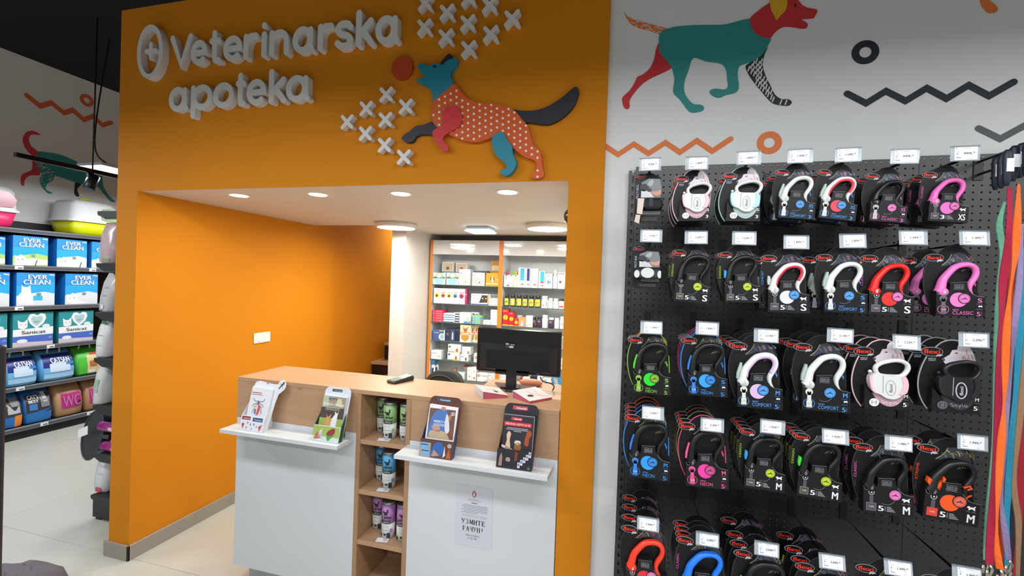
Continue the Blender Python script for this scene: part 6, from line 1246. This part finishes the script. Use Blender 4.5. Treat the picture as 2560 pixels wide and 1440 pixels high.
mb = MB(); mb.box((-.150, .01, -.004), (.150, 1.19, -.0005), emis('#eef6ff', 5)); mb.build('diffuser', r)
mb = MB(); mb.tube(spline([(0.1, .1, .03), (0.12, -.02, .12), (0.14, -.03, .45), (.12, .07, 1.2)], 5, False), .006, BLK, 6); mb.build('cable', r)
GX = -5.70; GBK = -6.17
DKS = M('#23272b', .45, .2, noise=.05); RAILM = M('#8f959c', .3, .5, noise=.03)
gd = empty('gondola_shelving', (GX, 4.0, 0), 'dark steel shelving along the far aisle wall stocked with cat litter', 'shelving')
def gp(name, mb): o = mb.build(name, gd); o.matrix_parent_inverse = Matrix.Translation((-GX, -4.0, 0)); return o
GZ = [2.055, 1.700, 1.305, 0.905, 0.520, 0.120]
GN = ['top board', 'first shelf', 'second shelf', 'third shelf', 'fourth shelf', 'lowest shelf']
mb = MB(); mb.box((GBK-.02, 1.2, 0), (GBK, 7.5, 2.16), M('#1c2024', .5, noise=.05)); gp('back_panel', mb)
for y in (1.8, 2.8, 3.78, 4.8, 5.8):
    mb = MB(); mb.box((GBK, y-.02, 0), (GBK+.05, y+.02, 2.14), DKS); gp('upright', mb)
for k, z in enumerate(GZ):
    for (y0, y1) in ((1.2, 3.785), (3.79, 7.5)):
        mb = MB(); mb.box((GBK, y0, z-.03), (GX-.006, y1, z), DKS, .002); s_ = gp('shelf', mb)
        mb = MB(); mb.box((GX-.006, y0, z-.040), (GX+.004, y1, z+.004), RAILM, .002); mb.box((GX+.004, y0, z-.032), (GX+.0055, y1, z-.008), M('#4e545b', .3, noise=0)); o = mb.build('price_rail', s_)
mb = MB(); mb.box((GBK, 1.2, 0), (GX-.02, 7.5, .085), M('#101214', .6)); gp('plinth', mb)
for (px, py, w) in ((48, 660, 22), (232, 668, 20), (48, 773, 22), (127, 863, 19), (51, 965, 20), (111, 1057, 22), (226, 1031, 20)):
    c = onX(px, py, GX+.006); zi = min(range(6), key=lambda i: abs(GZ[i]-.018-c[2]))
    mb = MB(); mb.box((GX+.006, c[1]-.032, GZ[zi]-.036), (GX+.0068, c[1]+.032, GZ[zi]-.002), PAPER); mb.add([(GX+.0072, c[1]-.01+a, GZ[zi]-.03+b) for a, b in ((0, 0), (.035, 0), (.035, .012), (0, .012))], [[0, 1, 2, 3]], P_('#55585c'))
    tag(mb.build('shelf_label'), 'white shelf label on the price rail of the %s, %s' % (GN[zi], 'near the orange wall' if px > 200 else 'further left' if px < 80 else 'in the middle'), 'price label', 'labels on the cat litter shelves')
# litter cartons
def carton(sh, pL, pR, pt, label, kind, depth=.32):
    x = GX-.03
    a = onX(pL, pt, x); b = onX(pR, pt, x); z0 = GZ[sh]+.0006; y0, y1 = min(a[1], b[1]), max(a[1], b[1]); h = min(min(a[2], b[2])-z0, GZ[sh-1]-.062-z0); w = y1-y0
    r = empty('litter_carton', (x, y0, z0), label, 'box', 'cat litter cartons on the %s' % GN[sh])
    f = lambda u, v, e=.0008: (e, u*w, v*h)
    base = '#1f78c8' if kind[0] == 'E' else '#2d8d93'
    mb = MB(); mb.box((-depth, 0, 0), (0, w-.004, h), M(base, .4, noise=0), .003); mb.build('carton', r)
    mb = MB(); mb.tube([(-.12, w*.36, h+.001), (-.12, w*.42, h+.014), (-.12, w*.58, h+.014), (-.12, w*.64, h+.001)], .004, M('#c8ccd0', .5, noise=0), 6, ref=(1, 0, 0)); mb.build('handle', r)
    mb = MB()
    def q(pts, c, e=.0014): mb.add([f(u, v, e) for u, v in pts], [list(range(len(pts)))], P_(c, .4))
    if kind[0] == 'E':
        q([(0, 0), (.985, 0), (.985, .99), (0, .99)], '#2f8fdc', .0008); q([(0, .3), (.985, .34), (.985, .72), (0, .60)], '#2ba3ea', .0011)
        q([(0, 0), (.985, 0), (.985, .36), (.7, .42), (.4, .38), (0, .3)], '#d5d9dc' if 'b' not in kind else '#a9c86a')
        if 'b' in kind: q([(0, .0), (.985, .06), (.985, .22), (.5, .26), (.1, .18)], '#dfe2dc', .0018)
        if 'c' in kind: q([(.05, .04), (.04, .3), (.12, .42), (.12, .62), (.18, .56), (.28, .56), (.34, .62), (.36, .40), (.42, .2), (.44, .02)], '#e8e4e8', .0022); q([(.42, .16), (.66, .16), (.66, .3), (.42, .3)], '#36b0e0', .0022)
        else: q([(.06, .08), (.05, .34), (.12, .30), (.22, .38), (.28, .32), (.36, .30), (.36, .12), (.7, .06), (.5, .02), (.2, .02)], '#ece9ea', .0022); q([(.11, .20), (.16, .21), (.15, .18)], '#5a5560', .0026); q([(.23, .22), (.28, .23), (.27, .19)], '#5a5560', .0026)
        mb.add([f(.56+.07*cos(t*pi/7), .34+.05*sin(t*pi/7), .0022) for t in range(14)], [list(range(14))], P_('#7d8d8a'))
        for t_, (u0, v0, u1, v1) in (('EVER', (.28, .80, .78, .93)), ('CLEAN', (.16, .64, .86, .78))):
            mb.text(t_, u0-.012, v0-.012, u1-.012, v1-.012, lambda u, v: f(u, v, .0026), P_('#174f9c'), bold=True); mb.text(t_, u0, v0, u1, v1, lambda u, v: f(u, v, .0032), P_('#f0f2f4'), bold=True)
        q([(.82, .93), (.97, .91), (.97, .94), (.84, .96)], '#cfe0f0', .0018)
    else:
        q([(0, .0), (.985, .0), (.985, .99), (0, .99)], '#2a8f94', .0008); q([(0, .10), (.985, .06), (.985, .30), (0, .30)], '#4a6ac0'); q([(0, .0), (.985, .0), (.985, .10), (0, .14)], '#cfc3cc', .0018)
        q([(0, .30), (.985, .32), (.985, .54), (0, .50)], '#e9ecec', .0018)
        ht = [(.56, .50), (.40, .66), (.34, .82), (.40, .94), (.50, .95), (.57, .89), (.66, .96), (.77, .93), (.80, .82), (.74, .66)]
        q(ht, '#e2eaec', .0016); q([(.565+(u-.565)*.66, .74+(v-.74)*.66) for u, v in ht], '#a9c4c8', .0020); q([(.48, .72), (.52, .68), (.60, .68), (.64, .74), (.60, .72), (.52, .72)], '#8a9a9c', .0024)
        q([(.12, .54), (.10, .78), (.18, .72), (.26, .72), (.34, .80), (.34, .56), (.24, .50)], '#e4e6e6', .0026); q([(.16, .64), (.20, .645), (.19, .62)], '#55605c', .003); q([(.27, .645), (.31, .65), (.30, .62)], '#55605c', .003)
        mb.add([f(.80+.10*cos(t*pi/7), .57+.06*sin(t*pi/7), .0022) for t in range(14)], [list(range(14))], P_('#d2e2e2'))
        mb.text('Sanicat', .20, .36, .80, .46, lambda u, v: f(u, v, .003), P_('#4c5256'), bold=True); mb.text('ˇ', .205, .475, .28, .50, lambda u, v: f(u, v, .003), P_('#4c5256'))
        mb.add([f(.22+.13*cos(t*pi/7), .16+.06*sin(t*pi/7), .0026) for t in range(14)], [list(range(14))], P_('#dfe4ea')); q([(.84, .20), (.97, .20), (.92, .26)], '#8f9ad0', .0024)
    mb.build('printed_front', r)
carton(1, -78, 15, 585, 'blue litter carton cut by the left picture edge on the first shelf', 'Eb')
carton(1, 33, 122, 585, 'blue and green litter carton in the middle of the first shelf', 'Eb')
carton(1, 143, 219, 594, 'blue litter carton with a lying white cat on the first shelf, nearest the orange wall', 'E')
carton(1, 230, 300, 600, 'blue litter carton half hidden by the hanging bags on the first shelf', 'E')
carton(2, -78, 26, 678, 'blue litter carton cut by the left picture edge on the second shelf', 'E')
carton(2, 42, 139, 680, 'blue litter carton with a sitting white cat on the second shelf', 'Ec')
carton(2, 164, 246, 683, 'blue litter carton with a lying white cat on the second shelf', 'E')
carton(3, -80, 20, 780, 'teal heart litter carton cut by the left picture edge on the third shelf', 'S')
carton(3, 33, 135, 777, 'teal and white heart litter carton, left of the two whole ones on the third shelf', 'S')
carton(3, 148, 235, 775, 'teal and white heart litter carton, right of the two whole ones on the third shelf', 'S')
mb = MB(); mb.tube([(GX+.03, 1.3, GZ[1]+.06), (GX+.03, 3.78, GZ[1]+.06)], .003, BLK, 6)
for y in (1.6, 2.4, 3.08, 3.45, 3.7): mb.tube([(GX+.03, y, GZ[1]+.06), (GX+.006, y, GZ[1]+.002)], .003, BLK, 6)
gp('guard_rail', mb)
# bags
def bag(sh, pL, pR, pt, label, cols, mk, handle=False, depth=.26, name='litter_bag'):
    x = GX-.03; a = onX(pL, pt, x); b = onX(pR, pt, x); z0 = GZ[sh]+.0006; y0, y1 = min(a[1], b[1]), max(a[1], b[1]); h = min((a[2]+b[2])/2-z0, GZ[sh-1]-.045-z0); w = (y1-y0)*.90
    r = empty(name, (x, (y0+y1)/2, z0), label, 'bag', 'litter bags on the %s' % GN[sh])
    rings = []
    prof = [(0, .90, .9), (.06, 1.0, 1.0), (.35, 1.02, 1.05), (.65, 1.0, .9), (.85, .97, .5), (.97, .96, .12), (1.0, .96, .04)]
    for v, sw, sdp in prof:
        rings.append([(-depth/2+depth/2*sdp*sx_, w/2*sw*sy_+random.uniform(-.003, .003), h*v+(random.uniform(-.002, .002) if 0 < v < 1 else 0)) for sx_, sy_ in ((1, -.85), (1.06, -.4), (1.1, 0), (1.06, .4), (1, .85), (.7, 1), (-.7, 1), (-1, .85), (-1, 0), (-1, -.85), (-.7, -1), (.7, -1))])
    mb = MB(); mb.loft(rings, M(cols, .4, noise=.05, scale=12)); mb.build('bag_body', r)
    def f(u, v, e=.0):
        k = 0
        while k < len(prof)-2 and v > prof[k+1][0]: k += 1
        t = (v-prof[k][0])/(prof[k+1][0]-prof[k][0]); sd_ = prof[k][2]+(prof[k+1][2]-prof[k][2])*t; sw = prof[k][1]+(prof[k+1][1]-prof[k][1])*t
        bul = 1.10-.11*min(1, (abs(u-.5)*2)**2)
        return (-depth/2+depth/2*sd_*bul+.004+e, (u-.5)*w*.86*sw, v*h)
    mb = MB()
    def q(u0, v0, u1, v1, c, e=0, fn=None):
        n = 6; m_ = max(2, int((v1-v0)*14)); vs = []
        for j in range(m_+1):
            for i in range(n+1):
                vv = v0+(v1-v0)*j/m_; uu = u0+(u1-u0)*i/n
                vs.append(f(uu, min(.99, vv+(fn(uu) if fn and j == m_ else 0)), e))
        mb.add(vs, [[j*(n+1)+i, j*(n+1)+i+1, (j+1)*(n+1)+i+1, (j+1)*(n+1)+i] for j in range(m_) for i in range(n)], P_(c, .4), True)
    mk(mb, q, f); mb.build('printed_front', r)
    hm = min(h*1.17, GZ[sh-1]-.048-z0)
    if handle:
        mb = MB(); mb.tube(spline([(-.09, -.05, h*.80), (-.09, -.048, hm-.012), (-.09, 0, hm), (-.09, .048, hm-.012), (-.09, .05, h*.80)], 3, False), .007, M('#d5d9de', .4, noise=0), 8, ref=(1, 0, 0)); mb.build('handle', r)
def catsan(mb, q, f):
    q(0, .03, 1, .45, '#6fb0dc'); q(0, .45, 1, .88, '#22307a', .001); q(.18, .30, .86, .52, '#c9dcec', .003, lambda u: .10*sin(u*pi)); q(0, .10, 1, .24, '#9cc9e8', .002)
    q(.72, .50, 1, .60, '#3f86c8', .003)
    mb.text('CATSAN', .22, .60, .88, .76, lambda u, v: f(u, v, .006), P_('#f0f2f6'), bold=True)
bag(4, 10, 100, 885, 'blue and white litter bag with a carrying handle, left one on the fourth shelf', '#5aa0d4', catsan, True)
bag(4, 99, 194, 876, 'blue and white litter bag with a carrying handle, right one on the fourth shelf', '#5aa0d4', catsan, True)
def green(mb, q, f): q(0, .08, .35, .9, '#4cb83c'); q(.35, .08, 1, .70, '#d8c08c', .001); q(.35, .70, 1, .9, '#5fbf3f', .001); q(.45, .3, .8, .5, '#a86a3c', .003); q(.4, .1, .7, .2, '#dfe0e0', .003); q(.55, .7, .9, .78, '#c83c30', .003)
bag(4, 190, 258, 866, 'green and beige pellet bag at the right of the fourth shelf', '#4aa83c', green, True)
def cats(mb, q, f):
    q(0, .30, 1, .84, '#33363b'); q(0, .03, 1, .32, '#1f6fb8', .001, lambda u: .08*u); q(0, .84, 1, .97, '#2a66a8', .001); q(.55, .45, .92, .82, '#7d8084', .003, lambda u: -.1*sin(u*9)); q(.66, .60, .84, .88, '#b5b6b8', .004); q(.1, .40, .4, .58, '#3f7ab8', .003)
    mb.text("CAT'S", .08, .72, .50, .82, lambda u, v: f(u, v, .007), P_('#f0f2f4'), bold=True); mb.text('BEST', .08, .61, .46, .69, lambda u, v: f(u, v, .007), P_('#e4e6e8'), bold=True)
def cats2(mb, q, f):
    q(0, .30, 1, .86, '#3a3b3f'); q(0, .03, .55, .34, '#1f6fb8', .001); q(.55, .03, 1, .36, '#ef8a2c', .001); q(.2, .42, .9, .60, '#b9babc', .003, lambda u: .10*sin(u*8)); q(.4, .62, .9, .86, '#77797d', .003); q(0, .86, 1, .97, '#3a7fc0', .001)
bag(5, 3, 61, 985, 'dark and orange litter bag with a grey cat, left on the lowest shelf', '#2f5f98', cats2)
bag(5, 58, 137, 972, 'dark blue litter bag with a cat and white lettering on the lowest shelf', '#2a5f9c', cats)
def wc(mb, q, f): q(.12, .25, .95, .68, '#b02c7c'); mb.text('WC', .16, .30, .90, .62, lambda u, v: f(u, v, .006), P_('#c06aa0'), bold=True); q(.8, .3, .92, .42, '#2a2024', .004); q(.3, .76, .8, .84, '#a58a70', .003)
bag(5, 138, 213, 950, 'brown paper litter bag with a magenta print, left one on the lowest shelf', '#b08760', wc)
bag(5, 214, 262, 945, 'brown paper litter bag with a magenta print, partly behind the hanging rack', '#a87f5a', wc)
# litter trays on the top board
def tray(yc, w, h, base, door, label, dcol):
    z0 = GZ[0]+.0006
    r = empty('litter_tray', (GX-.23, yc, z0), label, 'litter tray', 'hooded litter trays on the top board')
    sq = lambda sx_, sy_, z: [(sx_*cos(t)*(1/max(abs(cos(t)), abs(sin(t))))**.75, sy_*sin(t)*(1/max(abs(cos(t)), abs(sin(t))))**.75, z) for t in (2*pi*i/24+.001 for i in range(24))]
    mb = MB(); mb.loft([sq(.15, w*.40, 0), sq(.17, w*.45, h*.10), sq(.20, w*.49, h*.38)], M(base, .35, noise=0)); mb.build('base_tray', r)
    mb = MB(); mb.loft([sq(.215, w*.53, h*.37), sq(.215, w*.53, h*.42), sq(.20, w*.49, h*.45), sq(.19, w*.46, h*.85), sq(.16, w*.40, h*.97), sq(.08, w*.2, h*1.0)], M('#e6e8e8', .3, noise=0)); mb.build('hood', r)
    mb = MB(); F = lambda u, v: (.197-.02*(v-.45), u, v*h)
    mb.slab([F(*p) for p in spline(door, 2)], (.008, 0, 0), M(dcol, .2, noise=0)); mb.build('door', r)
    mb = MB(); mb.tube([(0, -.05, h*.99), (0, -.04, h*1.08), (0, .04, h*1.08), (0, .05, h*.99)], .010, M(base, .35, noise=0), 8, ref=(1, 0, 0)); mb.build('handle', r)
tray(2.76, .44, .40, '#e8336c', [(-.17, .5), (.17, .5), (.14, .85), (-.14, .85)], 'white hooded litter tray with a pink base, cut by the left picture edge', '#b9808c')
tray(3.63, .46, .385, '#d3dc0c', [(.04, .48), (.20, .48), (.19, .80), (.05, .80)], 'white hooded litter tray with a yellow base on the top board', '#8fb072')
# ------------------------------------------------------------------ rack fixed outside the orange wall, seen end-on
RY = 2.20
rk = empty('side_rack', (-3.2, RY, 0), 'narrow black rack with small shelves on the outer side of the orange wall', 'shelving')
def rp(name, mb): o = mb.build(name, rk); o.matrix_parent_inverse = Matrix.Translation((3.2, -RY, 0)); return o
RZ = [2.085, 1.735, 1.405, 1.095, .775, .455, .165]
mb = MB(); mb.box((OX0-.03, RY, 0), (OX0-.002, 3.4, 2.13), DKS); rp('back_panel', mb)
for z in RZ:
    mb = MB(); mb.box((-3.475, RY, z-.03), (OX0-.03, 3.4, z), DKS, .002); mb.slab([(-3.475, RY-.002, z), (OX0-.03, RY-.002, z), (OX0-.03, RY-.002, z-.06), (-3.40, RY-.002, z-.055), (-3.475, RY-.002, z-.02)], (0, .002, 0), DKS); rp('shelf', mb)
mb = MB(); mb.box((-3.46, RY+.003, .018), (OX0-.03, 3.38, .134), BLK); mb.box((-3.44, RY+.01, 0), (-3.40, 3.3, .018), BLK); rp('plinth', mb)
def pouch(k, y, h, cx, w, d, col, label, prt=(), top=None, lean=0):
    z0 = RZ[k]+.0006; cx -= .045; w *= 1.12; r = empty('food_pouch', (cx, y, z0), label, 'bag', 'pouches on the side rack')
    prof = [(0, .80, 1.0), (.05, .98, 1.05), (.4, 1, 1.0), (.75, .95, .65), (.93, .92, .18), (1, .92, .04)]
    rings = [[(w/2*sw*a+lean*v, d/2*sd_*b+random.uniform(-.002, .002), h*v) for a, b in ((-1, -.7), (-.4, -1), (.3, -1.05), (1, -.8), (1.05, 0), (1, .8), (.3, 1), (-.4, 1), (-1, .7), (-1.04, 0))] for v, sw, sd_ in prof]
    mb = MB(); mb.loft(rings, M(col, .25, noise=.06, scale=14)); mb.build('pouch_body', r)
    if top: mb = MB(); mb.box((-w/2*.9+lean, -.004, h*.93), (w/2*.9+lean, .004, h*1.0), M(top, .35, noise=0)); mb.build('seal', r)
    if prt:
        mb = MB()
        for (u0, v0, u1, v1, c) in prt:
            u0 = max(u0, .34); u1 = min(u1, .74)
            fy = lambda v: -d/2*(1.05+(.65-1.05)*max(0, (v-.4)/.4))-.003
            mb.add([(u0*w-w/2+lean*v0, fy(v0), v0*h), (u1*w-w/2+lean*v0, fy(v0), v0*h), (u1*w-w/2+lean*v1, fy(v1), v1*h), (u0*w-w/2+lean*v1, fy(v1), v1*h)], [[0, 1, 2, 3]], P_(c))
        mb.build('print', r)
GS = '#b5b5b8'
pouch(1, 2.31, .285, -3.415, .155, .13, '#b8a2a4', 'silvery pink pouch on the upper rack shelf, left one', ((.1, .06, .9, .12, '#7f9a6a'),), '#a04c4c', -.02)
pouch(1, 2.36, .285, -3.235, .150, .13, '#b29a9c', 'silvery pink pouch on the upper rack shelf, right one', ((.1, .06, .9, .12, '#7f9a6a'),), '#8f4444')
pouch(0, 2.30, .14, -3.30, .12, .08, '#a8a39c', 'grey pouch lying on top of the rack')
pouch(2, 2.28, .265, -3.385, .13, .12, GS, 'plain grey pouch on the second rack shelf', ((.15, .62, .6, .635, '#b08078'), (.15, .42, .6, .435, '#b08078'), (.1, .08, .5, .2, '#d8d8da'), (.2, .02, .4, .07, '#5a5c60')), None, .02)
pouch(2, 2.38, .26, -3.245, .11, .12, '#9a9894', 'darker grey pouch behind the plain grey one on the rack')
pouch(3, 2.28, .27, -3.42, .10, .12, '#d2d6d6', 'white pouch with dark leaf print at its top on the rack', ((.2, .84, .9, .95, '#2f6a4a'), (.1, .55, .8, .56, '#7a8082'), (.1, .3, .8, .31, '#7a8082')), '#2c5a44')
pouch(3, 2.34, .15, -3.275, .12, .12, '#b93a90', 'magenta pouch beside the white one on the rack', ((.1, .3, .5, .6, '#d88ac0'),))
pouch(3, 2.49, .26, -3.28, .11, .10, '#c8cccd', 'white pouch with a black top behind the magenta one', ((.1, .75, .9, .92, '#24282c'),))
pouch(4, 2.27, .285, -3.425, .085, .12, '#c2c8c6', 'tall clear grey pouch at the aisle end of the rack', ((.3, .3, .7, .6, '#8fae9a'),))
pouch(4, 2.34, .285, -3.330, .075, .11, '#a9b8ae', 'green banded grey pouch next to the tall clear one', ((.1, .12, .9, .2, '#3f8a5a'), (.1, .5, .9, .6, '#4f9a6a'), (.1, .3, .9, .35, '#7fae8a')))
r = empty('shampoo_bottle', (-3.225, 2.245, RZ[4]+.0006), 'white shampoo bottle with blue and red label on the rack', 'bottle')
mb = MB(); mb.loft([[(a*s, b*s*.6, z) for a, b in ell(0, 0, .052, .052, 16)] for s, z in ((.92, 0), (1, .01), (1, .15), (.9, .19), (.4, .215), (.36, .225))], M('#dcdee0', .3, noise=0)); mb.build('container', r)
mb = MB(); mb.lathe([(.022, .225), (.024, .23), (.022, .265), (.012, .27)], (0, 0, 0), M('#e8e8ea', .3, noise=0), seg=14); mb.build('cap', r)
mb = MB(); mb.add([(-.025+.020*cos(t*pi/8), -.0325, .15+.024*sin(t*pi/8)) for t in range(16)], [list(range(16))], P_('#2c4f9c'))
for a, b, c, d, co in ((-.035, .09, .04, .105, '#c8584a'), (-.03, .03, .04, .065, '#3f8a5a'), (.0, .12, .03, .15, '#4a4a8a')): mb.add([(a, -.0325, b), (c, -.0325, b), (c, -.0325, d), (a, -.0325, d)], [[0, 1, 2, 3]], P_(co))
mb.build('printed_label', r)
for i, (x, z, c) in enumerate(((-3.33, RZ[5]+.035, '#8a1f6e'), (-3.36, RZ[5]+.17, '#8a1f6e'))):
    r = empty('treat_roll', (x, 2.24, z), ('purple treat roll lying across the low rack shelf', 'purple treat roll propped above the lower one')[i], 'treat roll', 'purple treat rolls')
    mb = MB(); mb.lathe([(.012, -.10), (.030, -.095), (.032, .0), (.032, .16), (.028, .20)], (0, 0, 0), M(c, .35, noise=.03), axis='x', seg=16); mb.build('wrapper', r)
    mb = MB(); mb.add([(.04+u, -.0335, v) for u, v in ell(0, 0, .030, .013, 14)], [list(range(14))], P_('#d8b9d0')); mb.build('printed_label', r)
pouch(5, 2.36, .25, -3.26, .12, .10, '#c8502c', 'rust orange pouch behind the purple rolls')
r = empty('oval_basket', (-3.63, 2.30, .32), 'black oval wire edged basket sticking out from the low rack shelf', 'basket')
mb = MB(); mb.tube([(.0+.095*cos(a), .0+.03*sin(a), .20+.165*sin(a)) for a in (2*pi*i/28 for i in range(28))], .006, GREYM, 8, closed=True); mb.build('rim', r)
mb = MB(); mb.loft([[(.095*s*cos(a)+dx, .03*s*sin(a)+dy, .20+.165*s*sin(a)) for a in (2*pi*i/28 for i in range(28))] for s, dx, dy in ((1, 0, 0), (.94, .01, .03), (.85, .02, .06))], M('#25282c', .4), caps=True); mb.build('shell', r); mb = MB(); mb.box((.09, -.004, .19), (.156, .004, .215), GREYM); mb.build('bracket', r)
mb = MB(); mb.slab([(-.10, -.045, .185), (.00, -.050, .225), (.00, -.050, .285), (-.10, -.045, .245)], (0, .0015, 0), PAPER); tag(mb.build('price_card', None, (-3.60, 2.30, .32)), 'white price card clipped to the oval basket on the rack', 'price card')
pouch(6, 2.29, .25, -3.425, .12, .10, '#c9cccf', 'clear grey pouch with a red foot on the lowest rack shelf', ((.0, .02, .9, .14, '#c84a50'), (.1, .5, .8, .51, '#9a9ea0'), (.1, .7, .8, .71, '#9a9ea0')), '#b85a5a', .015)
pouch(6, 2.40, .24, -3.30, .12, .10, '#b5b8ba', 'grey pouch behind the red footed one on the lowest rack shelf')
# ------------------------------------------------------------------ near left foreground: edge of a dark display and a sack
r = empty('display_stand', (-2.35, .78, 0), 'dark display stand edge at the far left of the picture', 'display stand')
mb = MB(); mb.box((-.35, -.35, .03), (.385, .22, 1.44), M('#0f1214', .6), .01); mb.build('cabinet', r)
mb = MB(); mb.box((-.30, -.30, 1.4405), (.33, .18, 1.50), M('#1c2a26', .7), .02); mb.build('headboard', r)
mb = MB(); mb.box((-.33, -.33, 0), (.36, .20, .029), BLK); mb.build('plinth', r)
r = empty('fabric_sack', (-2.84, 1.50, 0), 'grey crumpled sack at the bottom left corner', 'sack')
mb = MB(); mb.loft([[(.26*s*cos(a)*(1+.05*sin(5*a)), .16*s*sin(a)*(1+.05*cos(4*a)), z+.008*sin(7*a)) for a in (2*pi*i/24 for i in range(24))] for s, z in ((.85, 0), (1, .04), (1, .10), (.9, .15), (.6, .19), (.25, .205))], M('#5d5860', .8, noise=.3, scale=9)); mb.build('sack_body', r)
